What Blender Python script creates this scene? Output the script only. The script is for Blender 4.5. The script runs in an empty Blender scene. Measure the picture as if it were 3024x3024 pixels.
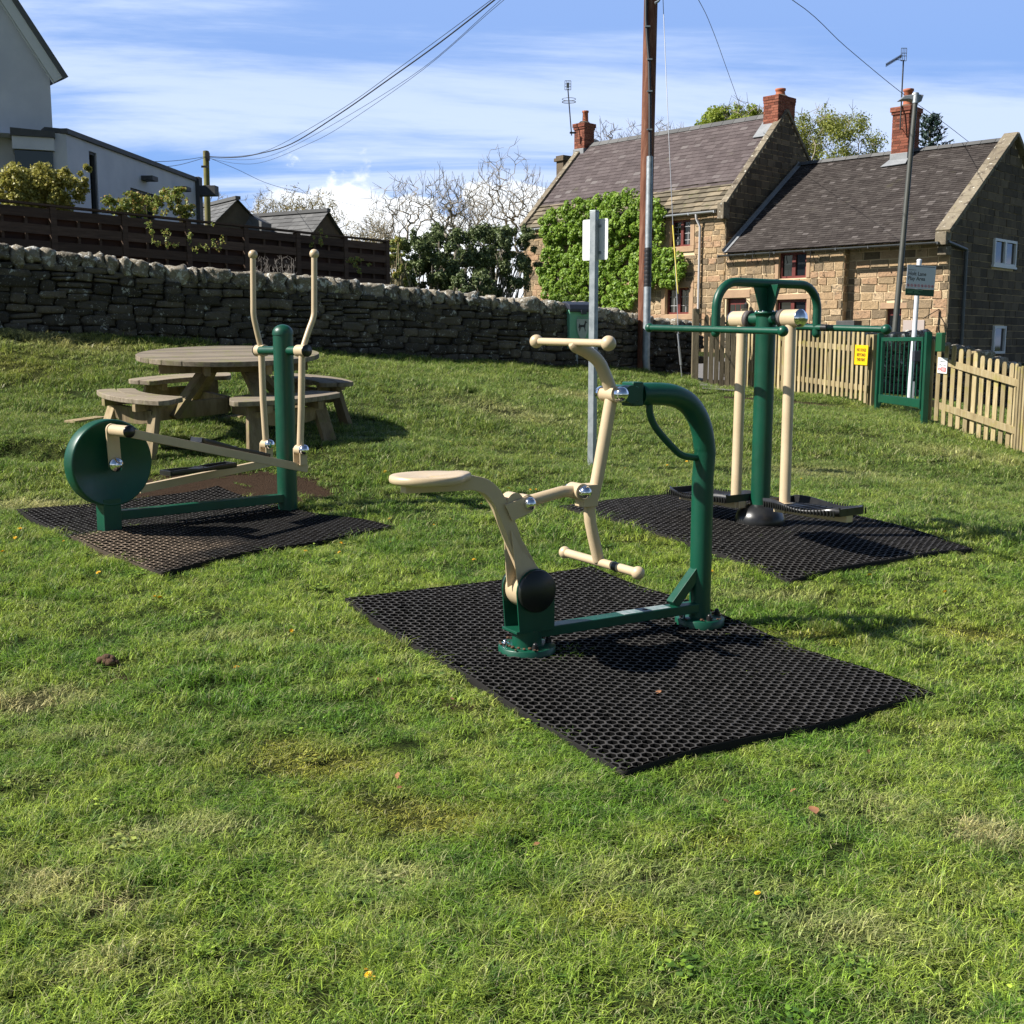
import bpy, math, random
import numpy as np
from mathutils import Vector, Matrix
R = math.radians
rnd = random.Random(7)
S = bpy.context.scene
COL = S.collection
# ------------------------------------------------------------------ camera model (3024 px frame)
F = 3400.0
PITCH = R(8.3)
CT, ST = math.cos(PITCH), math.sin(PITCH)
EYE = Vector((0, 0, 1.65))
V = Vector
UP = V((0, 0, 1))

def ray(u, v):
    a = (u - 1512) / F
    b = (1512 - v) / F
    return V((a, CT + b * ST, -ST + b * CT))

def P(u, v, t):
    return EYE + ray(u, v) * t

def on_plane(u, v, O, n):
    r = ray(u, v)
    return EYE + r * ((O - EYE).dot(n) / r.dot(n))

# ------------------------------------------------------------------ terrain
CTRL = [(1512, 3024, 2.55), (0, 3024, 2.6), (3024, 3024, 2.6), (1512, 2500, 3.4), (0, 2300, 3.83), (3024, 2300, 4.02),
        (0, 1900, 5.13), (3024, 1900, 5.64), (1560, 1940, 5.1), (2065, 1850, 5.7), (1760, 1690, 6.53), (2243, 1560, 7.4),
        (2870, 1638, 7.18), (3024, 1600, 7.6), (2330, 1727, 6.23), (1655, 1507, 8.0), (850, 1500, 8.15), (320, 1568, 7.16),
        (50, 1517, 7.6), (480, 1705, 6.13), (1165, 1570, 7.38), (0, 1330, 9.3), (505, 1370, 9.2), (1045, 1320, 9.5),
        (700, 1260, 10.6), (1748, 1378, 10.0), (1300, 1300, 10.5), (1300, 1150, 13), (0, 970, 14), (-250, 950, 13.4), (500, 1005, 15.1),
        (1000, 1045, 16.4), (1400, 1068, 17.9), (1700, 1082, 19), (1900, 1097, 19.6), (2060, 1130, 19.5), (2150, 1160, 19.5),
        (1800, 1250, 13), (2000, 1300, 12), (2300, 1165, 18.7), (2550, 1195, 17), (2600, 1218, 16.7), (2740, 1248, 15.2), (2990, 1335, 14.1),
        (3024, 1450, 10.5), (0, 1150, 12), (2120, 1055, 30), (2300, 1250, 13), (2150, 1220, 15.3), (2450, 1230, 14.3), (2700, 1170, 20.8), (3060, 1232, 22), (2850, 1240, 17)]
pts = [P(*c) for c in CTRL]
pts += [V(p) for p in ((-25, 30, 2.4), (0, 38, 1.6), (18, 32, 0.9), (25, 10, -.2), (-20, 8, 1.3), (0, -8, .1), (22, -10, -.2), (-20, -10, .5), (-6, 24, 2.0), (1, 28, 1.5))]
PX = np.array([[p.x, p.y] for p in pts])
PZ = np.array([p.z for p in pts])

def _U(d2):
    return np.where(d2 > 1e-9, .5 * d2 * np.log(d2 + 1e-12), 0)

_d2 = ((PX[:, None] - PX[None]) ** 2).sum(2)
_n = len(PX)
_A = np.zeros((_n + 3, _n + 3))
_A[:_n, :_n] = _U(_d2) + np.eye(_n) * 2e-4
_A[:_n, _n] = 1
_A[:_n, _n + 1:] = PX
_A[_n, :_n] = 1
_A[_n + 1:, :_n] = PX.T
_W = np.linalg.solve(_A, np.concatenate([PZ, np.zeros(3)]))

def HH(x, y, fine=True):
    x = np.asarray(x, float)
    y = np.asarray(y, float)
    z = np.zeros(x.shape)
    for i in range(_n):
        z += _W[i] * _U((x - PX[i, 0]) ** 2 + (y - PX[i, 1]) ** 2)
    z += _W[_n] + _W[_n + 1] * x + _W[_n + 2] * y
    r = np.sqrt(x ** 2 + (y - 12) ** 2)
    k = np.clip((r - 24) / 16, 0, 1)
    k = k * k * (3 - 2 * k)
    z = np.clip(z, -1.5, 3.2) * (1 - k) + k * .8
    if fine: z += .007 * np.sin(13 * x + 4 * np.sin(2.1 * y)) * np.sin(15 * y + 3 * np.sin(1.7 * x + 1)) + .004 * np.sin(29 * x + 5 * y + 3 * np.sin(3 * y)) * np.sin(31 * y - 7 * x)
    # small unevenness of the turf and a low scarp cut in the bank
    z += .010 * np.sin(2.3 * x + 1.7 * y) * np.sin(1.9 * y - .6 * x + 1) + .006 * np.sin(5.1 * x + 2 * y) * np.sin(4.3 * y - 1.2 * x)
    ye = 9.05 + .12 * np.sin(3 * x) + .05 * np.sin(9 * x)
    w = 1 / (1 + np.exp((x + 3.15) / .12))
    s = 1 / (1 + np.exp(-(y - ye) / .035))
    z += w * (.13 * s * np.exp(-np.clip(y - ye, 0, 9) / 1.1) - .03 * np.exp(-((y - ye + .1) / .12) ** 2))
    return z

def H(x, y):
    return float(HH(np.array([x]), np.array([y]))[0])

def gnd(u, v, lift=0.0):
    r = ray(u, v)
    ts = np.arange(1.8, 40, .02)
    xs = EYE.x + r.x * ts
    ys = EYE.y + r.y * ts
    zs = EYE.z + r.z * ts
    d = zs - HH(xs, ys) - lift
    i = int(np.argmax(d <= 0))
    t = ts[i] - .02 * (-d[i]) / max(1e-9, d[i - 1] - d[i])
    return EYE + r * float(t)

# ------------------------------------------------------------------ objects, tags
def tag(o, label=None, cat=None, group=None, kind=None):
    if label: o['label'] = label
    if cat: o['category'] = cat
    if group: o['group'] = group
    if kind: o['kind'] = kind
    return o

def thing(name, label, cat, loc, group=None):
    o = bpy.data.objects.new(name, None)
    o.empty_display_size = .2
    COL.objects.link(o)
    o.location = loc
    return tag(o, label, cat, group)

def root_loc(o):
    while o.parent: o = o.parent
    return V(o.location)

class MB:
    def __init__(s):
        s.v = []; s.f = []; s.sm = []; s.t = []
    def add(s, vs, fs, smooth=False, tint=.5):
        b = len(s.v)
        s.v.extend([tuple(p) for p in vs])
        for f in fs:
            s.f.append([b + i for i in f]); s.sm.append(smooth); s.t.append(tint)
        return s
    def box(s, c, ax, ay, az, hx, hy, hz, tint=.5):
        vs = [c + ax * (hx * i) + ay * (hy * j) + az * (hz * k) for i in (-1, 1) for j in (-1, 1) for k in (-1, 1)]
        return s.add(vs, [(0, 1, 3, 2), (4, 6, 7, 5), (0, 4, 5, 1), (2, 3, 7, 6), (0, 2, 6, 4), (1, 5, 7, 3)], False, tint)
    def abox(s, c, hx, hy, hz, rz=0, tint=.5):
        return s.box(V(c), V((math.cos(rz), math.sin(rz), 0)), V((-math.sin(rz), math.cos(rz), 0)), UP, hx, hy, hz, tint)
    def beam(s, p0, p1, w, h, up=UP, tint=.5):
        d = (p1 - p0); L = d.length; d.normalize()
        side = d.cross(up)
        if side.length < 1e-4: side = d.cross(V((1, 0, 0)))
        side.normalize(); u2 = side.cross(d).normalized()
        return s.box((p0 + p1) / 2, d, side, u2, L / 2, w / 2, h / 2, tint)
    def tube(s, pts, r, n=16, caps=True, smooth=True, tint=.5):
        pts = [V(p) for p in pts]
        m = len(pts)
        rs = r if isinstance(r, (list, tuple)) else [r] * m
        dirs = []
        for i in range(m):
            a = pts[max(0, i - 1)]; b = pts[min(m - 1, i + 1)]
            dirs.append((b - a).normalized())
        ref = V((0, 0, 1)) if abs(dirs[0].z) < .9 else V((1, 0, 0))
        nx = dirs[0].cross(ref).normalized()
        vs = []
        for i in range(m):
            nx = (nx - dirs[i] * nx.dot(dirs[i])).normalized()
            ny = dirs[i].cross(nx)
            for k in range(n):
                a = 2 * math.pi * k / n
                vs.append(pts[i] + (nx * math.cos(a) + ny * math.sin(a)) * rs[i])
        fs = [(i * n + k, i * n + (k + 1) % n, (i + 1) * n + (k + 1) % n, (i + 1) * n + k) for i in range(m - 1) for k in range(n)]
        s.add(vs, fs, smooth, tint)
        if caps:
            s.add(vs[:n], [tuple(reversed(range(n)))], False, tint)
            s.add(vs[-n:], [tuple(range(n))], False, tint)
        return s
    def cyl(s, p0, p1, r, n=24, tint=.5):
        return s.tube([p0, p1], r, n, True, True, tint)
    def lathe(s, c, axis, prof, n=24, smooth=True, tint=.5):
        axis = V(axis).normalized()
        ref = V((0, 0, 1)) if abs(axis.z) < .9 else V((1, 0, 0))
        nx = axis.cross(ref).normalized(); ny = axis.cross(nx)
        vs = []
        for (r, h) in prof:
            for k in range(n):
                a = 2 * math.pi * k / n
                vs.append(V(c) + axis * h + (nx * math.cos(a) + ny * math.sin(a)) * max(r, 1e-4))
        m = len(prof)
        fs = [(i * n + k, i * n + (k + 1) % n, (i + 1) * n + (k + 1) % n, (i + 1) * n + k) for i in range(m - 1) for k in range(n)]
        s.add(vs, fs, smooth, tint)
        if prof[0][0] > 1e-3: s.add(vs[:n], [tuple(reversed(range(n)))], False, tint)
        if prof[-1][0] > 1e-3: s.add(vs[-n:], [tuple(range(n))], False, tint)
        return s
    def ball(s, c, r, axis=(0, 0, 1), sq=1.0, n=20, tint=.5):
        prof = [(r * math.sin(math.pi * i / 12), -r * sq * math.cos(math.pi * i / 12)) for i in range(13)]
        return s.lathe(c, axis, prof, n, True, tint)
    def prism(s, poly, ext, tint=.5):
        poly = [V(p) for p in poly]; n = len(poly)
        nn = V((0, 0, 0))
        for i in range(n): nn += poly[i].cross(poly[(i + 1) % n])
        if nn.dot(ext) > 0: poly = poly[::-1]
        vs = poly + [p + ext for p in poly]
        fs = [tuple(range(n)), tuple(reversed(range(n, 2 * n)))] + [((i + 1) % n, i, n + i, n + (i + 1) % n) for i in range(n)]
        return s.add(vs, fs, False, tint)
    def build(s, name, mat, parent=None, bevel=0, base=None, label=None):
        me = bpy.data.meshes.new(name)
        o = bpy.data.objects.new(name, me)
        if parent: loc = root_loc(parent)
        else:
            loc = V(base) if base is not None else V((0, 0, 0))
            o.location = loc
        me.from_pydata([(p[0] - loc.x, p[1] - loc.y, p[2] - loc.z) for p in s.v], [], s.f)
        me.polygons.foreach_set('use_smooth', s.sm)
        at = me.attributes.new('tint', 'FLOAT', 'FACE'); at.data.foreach_set('value', s.t)
        me.materials.append(mat)
        me.update()
        COL.objects.link(o)
        if parent: o.parent = parent
        if bevel:
            b = o.modifiers.new('bevel', 'BEVEL'); b.width = bevel; b.segments = 2; b.limit_method = 'ANGLE'; b.angle_limit = R(35)
            b.harden_normals = False
        if label: o['label'] = label
        return o

def np_mesh(name, verts, quads, mat, parent=None, base=None, tint=None, smooth=False, tris=False):
    me = bpy.data.meshes.new(name)
    o = bpy.data.objects.new(name, me)
    loc = root_loc(parent) if parent else V(base if base is not None else (0, 0, 0))
    if not parent: o.location = loc
    verts = verts - np.array([loc.x, loc.y, loc.z])
    k = quads.shape[1]
    me.vertices.add(len(verts)); me.vertices.foreach_set('co', verts.astype(np.float32).ravel())
    me.loops.add(quads.size); me.loops.foreach_set('vertex_index', quads.astype(np.int32).ravel())
    me.polygons.add(len(quads)); me.polygons.foreach_set('loop_start', np.arange(0, quads.size, k, dtype=np.int32))
    if smooth: me.polygons.foreach_set('use_smooth', np.ones(len(quads), dtype=bool))
    me.update(calc_edges=True)
    if tint is not None:
        at = me.attributes.new('tint', 'FLOAT', 'FACE'); at.data.foreach_set('value', tint.astype(np.float32))
    me.materials.append(mat)
    COL.objects.link(o)
    if parent: o.parent = parent
    return o

def smooth_path(pts, k=6):
    pts = [V(p) for p in pts]
    out = []
    n = len(pts)
    for i in range(n - 1):
        p0 = pts[max(0, i - 1)]; p1 = pts[i]; p2 = pts[i + 1]; p3 = pts[min(n - 1, i + 2)]
        for j in range(k):
            t = j / k
            out.append(.5 * ((2 * p1) + (p2 - p0) * t + (2 * p0 - 5 * p1 + 4 * p2 - p3) * t * t + (3 * p1 - p0 - 3 * p2 + p3) * t ** 3))
    out.append(pts[-1])
    return out

# ------------------------------------------------------------------ materials
def newmat(name):
    m = bpy.data.materials.new(name); m.use_nodes = True
    nt = m.node_tree
    return m, nt, nt.nodes['Principled BSDF']

def N(nt, typ, **kw):
    n = nt.nodes.new(typ)
    for k, v in kw.items():
        if k in n.inputs.keys(): n.inputs[k].default_value = v
        else: setattr(n, k, v)
    return n

def L(nt, a, b): nt.links.new(a, b)

def noise(nt, scale, detail=4, rough=.55, coord=None, dist=0):
    n = N(nt, 'ShaderNodeTexNoise'); n.inputs['Scale'].default_value = scale; n.inputs['Detail'].default_value = detail
    n.inputs['Roughness'].default_value = rough; n.inputs['Distortion'].default_value = dist
    if coord is not None: L(nt, coord, n.inputs['Vector'])
    return n.outputs['Fac']

def ramp(nt, fac, stops, interp='LINEAR'):
    r = N(nt, 'ShaderNodeValToRGB'); cr = r.color_ramp; cr.interpolation = interp
    while len(cr.elements) > 1: cr.elements.remove(cr.elements[-1])
    cr.elements[0].position = stops[0][0]; cr.elements[0].color = (*stops[0][1], 1)
    for p, c in stops[1:]:
        e = cr.elements.new(p); e.color = (*c, 1)
    L(nt, fac, r.inputs['Fac'])
    return r.outputs['Color']

def mixc(nt, fac, a, b, mode='MIX'):
    m = N(nt, 'ShaderNodeMix', data_type='RGBA', blend_type=mode)
    for sock, val in ((m.inputs[0], fac), (m.inputs[6], a), (m.inputs[7], b)):
        if isinstance(val, (int, float)): sock.default_value = val
        elif isinstance(val, tuple): sock.default_value = (*val, 1) if len(val) == 3 else val
        else: L(nt, val, sock)
    return m.outputs[2]

def mth(nt, op, a, b=None, clamp=False):
    m = N(nt, 'ShaderNodeMath', operation=op); m.use_clamp = clamp
    for i, val in enumerate((a, b)):
        if val is None: continue
        if isinstance(val, (int, float)): m.inputs[i].default_value = val
        else: L(nt, val, m.inputs[i])
    return m.outputs[0]

def step(nt, x, lo, hi):
    m = N(nt, 'ShaderNodeMapRange'); m.interpolation_type = 'SMOOTHSTEP'
    L(nt, x, m.inputs['Value']); m.inputs['From Min'].default_value = lo; m.inputs['From Max'].default_value = hi
    return m.outputs['Result']

def bump(nt, b, h, strength, dist):
    n = N(nt, 'ShaderNodeBump'); n.inputs['Strength'].default_value = strength; n.inputs['Distance'].default_value = dist
    L(nt, h, n.inputs['Height']); L(nt, n.outputs['Normal'], b.inputs['Normal'])

def wpos(nt): return N(nt, 'ShaderNodeNewGeometry').outputs['Position']

def pm(name, c1, c2=None, scale=8, rough=.6, metal=0, bs=0, bscale=60, bd=.004, coat=0, r2=None, spec=.5):
    m, nt, b = newmat(name)
    p = wpos(nt)
    if c2:
        f = step(nt, noise(nt, scale, 6, .6, p), .3, .7)
        L(nt, mixc(nt, f, c1, c2), b.inputs['Base Color'])
    else: b.inputs['Base Color'].default_value = (*c1, 1)
    b.inputs['Roughness'].default_value = rough; b.inputs['Metallic'].default_value = metal
    b.inputs['Specular IOR Level'].default_value = spec
    if r2 is not None:
        mr = N(nt, 'ShaderNodeMapRange'); L(nt, noise(nt, scale * 2, 5, .6, p), mr.inputs['Value'])
        mr.inputs['To Min'].default_value = rough; mr.inputs['To Max'].default_value = r2
        L(nt, mr.outputs['Result'], b.inputs['Roughness'])
    if coat: b.inputs['Coat Weight'].default_value = coat; b.inputs['Coat Roughness'].default_value = .08
    if bs: bump(nt, b, noise(nt, bscale, 6, .6, p), bs, bd)
    return m

def tinted(name, stops, var=(.75, 1.2), scale=6, rough=.85, bs=.5, bscale=40, bd=.01, lichen=None, moss=None, transl=0, spec=.3):
    m, nt, b = newmat(name)
    p = wpos(nt)
    a = N(nt, 'ShaderNodeAttribute', attribute_name='tint')
    col = ramp(nt, a.outputs['Fac'], stops)
    v = mth(nt, 'ADD', mth(nt, 'MULTIPLY', noise(nt, scale, 6, .65, p), var[1] - var[0]), var[0])
    g = N(nt, 'ShaderNodeCombineColor'); [L(nt, v, g.inputs[i]) for i in range(3)]
    col = mixc(nt, 1.0, col, g.outputs[0], 'MULTIPLY')
    if lichen:
        for (c, sc, lo, hi) in lichen:
            col = mixc(nt, step(nt, noise(nt, sc, 5, .7, p, .3), lo, hi), col, c)
    L(nt, col, b.inputs['Base Color'])
    b.inputs['Roughness'].default_value = rough; b.inputs['Specular IOR Level'].default_value = spec
    if bs: bump(nt, b, noise(nt, bscale, 7, .7, p), bs, bd)
    if transl:
        tr = N(nt, 'ShaderNodeBsdfTranslucent'); L(nt, col, tr.inputs['Color'])
        mx = N(nt, 'ShaderNodeMixShader'); mx.inputs[0].default_value = transl
        L(nt, b.outputs[0], mx.inputs[1]); L(nt, tr.outputs[0], mx.inputs[2])
        L(nt, mx.outputs[0], nt.nodes['Material Output'].inputs['Surface'])
    return m

M = {}
def powder(name, c, var):
    m, nt, b = newmat(name)
    p = wpos(nt)
    f = step(nt, noise(nt, 5, 5, .6, p), .35, .7)
    col = mixc(nt, f, c, var)
    dirt = mth(nt, 'MULTIPLY', step(nt, noise(nt, 38, 8, .8, p), .60, .74), .55)
    L(nt, mixc(nt, dirt, col, (.10, .085, .06)), b.inputs['Base Color'])
    mr = N(nt, 'ShaderNodeMapRange'); L(nt, noise(nt, 14, 5, .6, p), mr.inputs['Value'])
    mr.inputs['To Min'].default_value = .24; mr.inputs['To Max'].default_value = .55
    L(nt, mr.outputs['Result'], b.inputs['Roughness'])
    bump(nt, b, noise(nt, 240, 3, .5, p), .25, .0012)
    return m
M['green'] = powder('green_paint', (.002, .066, .036), (.003, .052, .028))
M['cream'] = powder('cream_paint', (.56, .435, .275), (.50, .385, .24))
M['black'] = pm('black_plastic', (.012, .012, .013), (.02, .02, .02), 12, .22, 0, .15, 200, .001, r2=.4)
M['blackm'] = pm('black_disc', (.01, .012, .011), None, 12, .4)
M['chrome'] = pm('chrome', (.75, .76, .78), None, 10, .12, 1.0)
M['galv'] = pm('galvanised_steel', (.34, .37, .39), (.22, .25, .27), 14, .5, .45, .15, 60, .002, r2=.6)
M['white'] = pm('white_sheet', (.80, .80, .80), (.74, .75, .75), 5, .5)
M['whitepost'] = pm('white_post', (.62, .64, .68), (.54, .56, .60), 6, .4)
M['ink'] = pm('ink', (.03, .03, .035), None, 5, .6)
M['yellow'] = pm('yellow_sign', (.85, .52, .01), (.80, .47, .01), 5, .4)
M['brownink'] = pm('brown_ink', (.12, .05, .005), None, 5, .6)
M['red'] = pm('red_print', (.65, .04, .04), None, 5, .5)
M['sgreen'] = pm('sign_green', (.012, .075, .03), None, 5, .45)
M['bin'] = pm('bin_green', (.16, .42, .28), (.13, .36, .24), 6, .45)
M['binlid'] = pm('bin_lid', (.03, .035, .05), None, 6, .4)
M['pale'] = pm('pale_print', (.42, .46, .44), (.30, .34, .32), 20, .6)
M['wood'] = None
def woodmat(name, c1, c2, c3, axis_scale=(3, 3, 40), rough=.8, mossy=None):
    m, nt, b = newmat(name)
    tc = N(nt, 'ShaderNodeTexCoord').outputs['Object']
    mp = N(nt, 'ShaderNodeMapping'); mp.inputs['Scale'].default_value = axis_scale; L(nt, tc, mp.inputs['Vector'])
    g = noise(nt, 1.6, 8, .7, mp.outputs['Vector'], .4)
    col = ramp(nt, g, [(.3, c1), (.5, c2), (.72, c3)])
    if mossy:
        col = mixc(nt, mth(nt, 'MULTIPLY', step(nt, noise(nt, 5, 5, .65, tc), .52, .7), .7), col, mossy)
    a = N(nt, 'ShaderNodeAttribute', attribute_name='tint')
    v = mth(nt, 'ADD', mth(nt, 'MULTIPLY', a.outputs['Fac'], .6), .7)
    gg = N(nt, 'ShaderNodeCombineColor'); [L(nt, v, gg.inputs[i]) for i in range(3)]
    L(nt, mixc(nt, 1.0, col, gg.outputs[0], 'MULTIPLY'), b.inputs['Base Color'])
    b.inputs['Roughness'].default_value = rough; b.inputs['Specular IOR Level'].default_value = .25
    bump(nt, b, g, .7, .008)
    return m
M['tabletop'] = woodmat('weathered_table_wood', (.12, .095, .065), (.23, .19, .14), (.32, .275, .21), (1.5, 34, 8), .85, (.20, .20, .07))
M['tablewood'] = woodmat('weathered_leg_wood', (.13, .095, .05), (.25, .19, .11), (.34, .27, .17), (8, 8, 2), .85, (.22, .22, .06))
M['picket'] = woodmat('picket_wood', (.22, .165, .085), (.34, .27, .145), (.43, .36, .23), (16, 16, 2), .85, (.30, .27, .06))
M['oldpicket'] = woodmat('old_gate_wood', (.10, .08, .05), (.17, .14, .09), (.22, .18, .12), (16, 16, 2), .85)
M['pole'] = woodmat('pole_wood', (.07, .026, .016), (.15, .06, .035), (.26, .14, .09), (7, 7, .7), .85)
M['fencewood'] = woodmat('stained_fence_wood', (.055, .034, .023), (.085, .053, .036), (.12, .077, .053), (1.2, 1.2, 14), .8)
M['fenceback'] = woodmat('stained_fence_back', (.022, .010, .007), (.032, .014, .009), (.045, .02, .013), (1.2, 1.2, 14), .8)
M['cable'] = pm('cable', (.02, .02, .022), None, 5, .5)
M['stay'] = pm('stay_wire', (.35, .36, .38), None, 5, .45, .6)
M['ystay'] = pm('yellow_sleeve', (.75, .60, .10), None, 5, .5)
M['lamp_grey'] = pm('lamp_grey', (.22, .24, .26), None, 5, .4)
M['lamp_post'] = pm('lamp_post_paint', (.06, .062, .05), (.045, .048, .04), 8, .55)
M['render'] = pm('white_render', (.66, .66, .70), (.57, .575, .62), 1.6, .9, 0, .4, 120, .003)
M['darktrim'] = pm('dark_trim', (.05, .05, .052), (.07, .07, .07), 6, .6)
M['glass'] = pm('window_glass', (.012, .014, .016), None, 3, .04, 0, spec=.8)
M['redframe'] = pm('red_brown_frame', (.16, .03, .025), (.12, .025, .02), 6, .45)
M['whiteframe'] = pm('white_frame', (.68, .68, .66), None, 6, .4)
M['gutter'] = pm('grey_gutter', (.10, .11, .12), (.08, .085, .09), 6, .45)
M['wpipe'] = pm('pale_pipe', (.62, .60, .60), None, 6, .4)
M['lead'] = pm('lead_flashing', (.26, .27, .28), (.20, .21, .22), 5, .55)
M['terracotta'] = pm('terracotta', (.42, .13, .06), (.34, .11, .055), 8, .75)
M['tarmac'] = pm('tarmac', (.20, .19, .18), (.16, .15, .145), 9, .9, 0, .4, 200, .003)
M['soil'] = pm('soil', (.07, .035, .018), (.11, .06, .03), 20, .95, 0, .9, 90, .01)
M['leafdead'] = pm('dead_leaf', (.30, .13, .05), (.22, .10, .05), 20, .8)
M['iron'] = pm('black_iron', (.02, .02, .02), None, 5, .5, .3)
M['petal'] = pm('yellow_petal', (.80, .50, .01), (.75, .40, .01), 20, .6)
M['stem'] = pm('stem_green', (.10, .2, .04), None, 20, .7)
M['bark'] = pm('grey_bark', (.22, .19, .14), (.32, .28, .21), 3, .9, 0, .6, 30, .02)
M['barkpale'] = pm('pale_twigs', (.34, .28, .15), (.26, .22, .13), 2, .9)
M['barkgrey'] = pm('twig_grey', (.26, .23, .20), (.20, .17, .15), 2, .9)
M['stonewall'] = tinted('gritstone_wall', [(0, (.055, .048, .038)), (.5, (.095, .082, .065)), (1, (.155, .132, .10))], (.45, 1.5), 9, .92, 1.0, 24, .04,
    lichen=[((.05, .045, .038), 2.5, .55, .72), ((.44, .44, .40), 11, .60, .64), ((.46, .46, .42), 45, .63, .67), ((.28, .24, .13), 6, .66, .75)])
M['coping'] = tinted('gritstone_coping', [(0, (.15, .13, .10)), (.5, (.23, .20, .15)), (1, (.33, .285, .215))], (.45, 1.5), 7, .92, 1.0, 20, .045,
    lichen=[((.09, .08, .065), 3.5, .54, .7), ((.62, .62, .58), 9, .555, .60), ((.60, .60, .55), 38, .58, .63), ((.34, .30, .14), 5, .66, .75)])
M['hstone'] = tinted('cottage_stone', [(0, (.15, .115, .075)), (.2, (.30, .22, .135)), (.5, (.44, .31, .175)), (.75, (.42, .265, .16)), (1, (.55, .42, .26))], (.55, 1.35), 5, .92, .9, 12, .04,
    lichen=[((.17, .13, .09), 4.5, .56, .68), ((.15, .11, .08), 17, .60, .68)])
M['mortar'] = pm('lime_mortar', (.74, .58, .37), (.64, .49, .30), 4, .95, 0, .4, 40, .01)
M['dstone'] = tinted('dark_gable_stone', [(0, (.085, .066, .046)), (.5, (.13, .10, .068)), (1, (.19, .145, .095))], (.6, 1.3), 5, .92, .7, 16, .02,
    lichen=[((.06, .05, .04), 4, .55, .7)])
M['dmortar'] = pm('dark_mortar', (.125, .10, .07), (.09, .07, .05), 4, .95)
M['quoin'] = pm('dressed_stone', (.45, .30, .18), (.37, .24, .15), 4, .9, 0, .4, 20, .01)
M['vstone'] = tinted('verge_stone', [(0, (.17, .14, .10)), (1, (.27, .23, .165))], (.6, 1.3), 5, .92, .7, 16, .02,
    lichen=[((.10, .08, .06), 4, .5, .65), ((.60, .58, .50), 9, .6, .68), ((.35, .33, .12), 6, .62, .72)])
M['purple'] = tinted('purple_slate', [(0, (.07, .053, .052)), (.5, (.09, .070, .069)), (.93, (.108, .086, .084)), (1, (.15, .13, .125))], (.7, 1.25), 4, .7, .3, 30, .004,
    lichen=[((.10, .095, .06), 1.6, .60, .8)])
M['browntile'] = tinted('brown_tile', [(0, (.034, .027, .024)), (.5, (.05, .041, .037)), (.93, (.066, .056, .05)), (1, (.12, .105, .098))], (.7, 1.3), 4, .8, .4, 30, .006,
    lichen=[((.26, .14, .05), 2.2, .68, .8), ((.45, .42, .38), 7, .70, .76), ((.09, .085, .04), 1.3, .62, .8)])
M['stoneslate'] = tinted('stone_slate', [(0, (.10, .083, .058)), (.6, (.165, .14, .10)), (1, (.27, .22, .15))], (.6, 1.3), 5, .92, .8, 20, .01,
    lichen=[((.12, .13, .05), 3, .55, .72), ((.50, .48, .42), 8, .66, .72)])
M['greyslate'] = tinted('grey_slate', [(0, (.085, .085, .085)), (1, (.14, .14, .138))], (.8, 1.2), 2, .75, .3, 20, .005)
M['brick'] = tinted('chimney_brick', [(0, (.13, .045, .03)), (.5, (.24, .075, .045)), (1, (.32, .12, .075))], (.6, 1.25), 7, .9, .5, 30, .008,
    lichen=[((.12, .08, .06), 3, .60, .75)])
M['bmortar'] = pm('brick_mortar', (.36, .22, .15), None, 4, .95)
G3 = lambda a, b, c: [(0, a), (.5, b), (1, c)]
M['ivy'] = tinted('climber_leaf', G3((.09, .18, .018), (.21, .35, .035), (.38, .50, .08)), (.8, 1.2), 3, .5, 0, transl=.35, spec=.4)
M['evergreen'] = tinted('evergreen_leaf', G3((.05, .075, .025), (.13, .18, .065), (.28, .32, .14)), (.8, 1.2), 3, .5, 0, transl=.2, spec=.4)
M['yellowshrub'] = tinted('golden_leaf', G3((.12, .14, .025), (.36, .34, .07), (.65, .58, .20)), (.8, 1.2), 3, .45, 0, transl=.3, spec=.5)
M['rose'] = tinted('rose_leaf', G3((.10, .16, .03), (.30, .36, .08), (.40, .22, .08)), (.8, 1.2), 3, .5, 0, transl=.3)
M['springleaf'] = tinted('spring_leaf', G3((.12, .15, .025), (.24, .27, .05), (.36, .36, .09)), (.8, 1.2), 1, .6, 0, transl=.35)
M['springbright'] = tinted('spring_leaf_bright', G3((.14, .19, .02), (.26, .33, .04), (.38, .42, .08)), (.8, 1.2), 1, .6, 0, transl=.35)
M['conifer'] = tinted('conifer_needle', G3((.012, .03, .022), (.03, .06, .045), (.055, .09, .07)), (.8, 1.2), 3, .6, 0, transl=.1)
M['bud'] = tinted('bud_haze', G3((.22, .17, .10), (.32, .27, .12), (.40, .36, .16)), (.8, 1.2), 1, .7, 0, transl=.3)
# ================================================================== mats layout (world corners from where they lie on the turf)
def quadpts(c): return [gnd(*p) for p in c]
MAT_DEFS = []
_fa, _fb, _fc, _fd = quadpts([(1020, 1790), (1840, 2300), (2760, 2070), (1745, 1690)])
_m1 = _fa.lerp(_fb, .50); _m2 = _fd.lerp(_fc, .50)
MAT_DEFS.append(([_fa, _m1, _m2, _fd], 'large black honeycomb rubber mat under the seat lever machine, far half', 0))
MAT_DEFS.append(([_m1, _fb, _fc, _m2], 'black honeycomb rubber mat nearest the camera, in front of the lever machine', 0))
_sa, _sb, _sc = quadpts([(1655, 1507), (2330, 1727), (2870, 1638)])
_sd = gnd(2215, 1463)
MAT_DEFS.append(([_sa, _sb, _sc, _sd], 'black honeycomb rubber mat under the twin pendulum swing machine', 0))
_ea, _eb, _ec = quadpts([(50, 1517), (480, 1705), (1165, 1570)])
_em = gnd(207, 1598)
_ed = gnd(640, 1449)
_em2 = _ed.lerp(_ec, .45)
MAT_DEFS.append(([_ea, _em, _em2, _ed], 'clean black rubber mat behind the flywheel foot of the elliptical trainer', 0))
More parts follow.
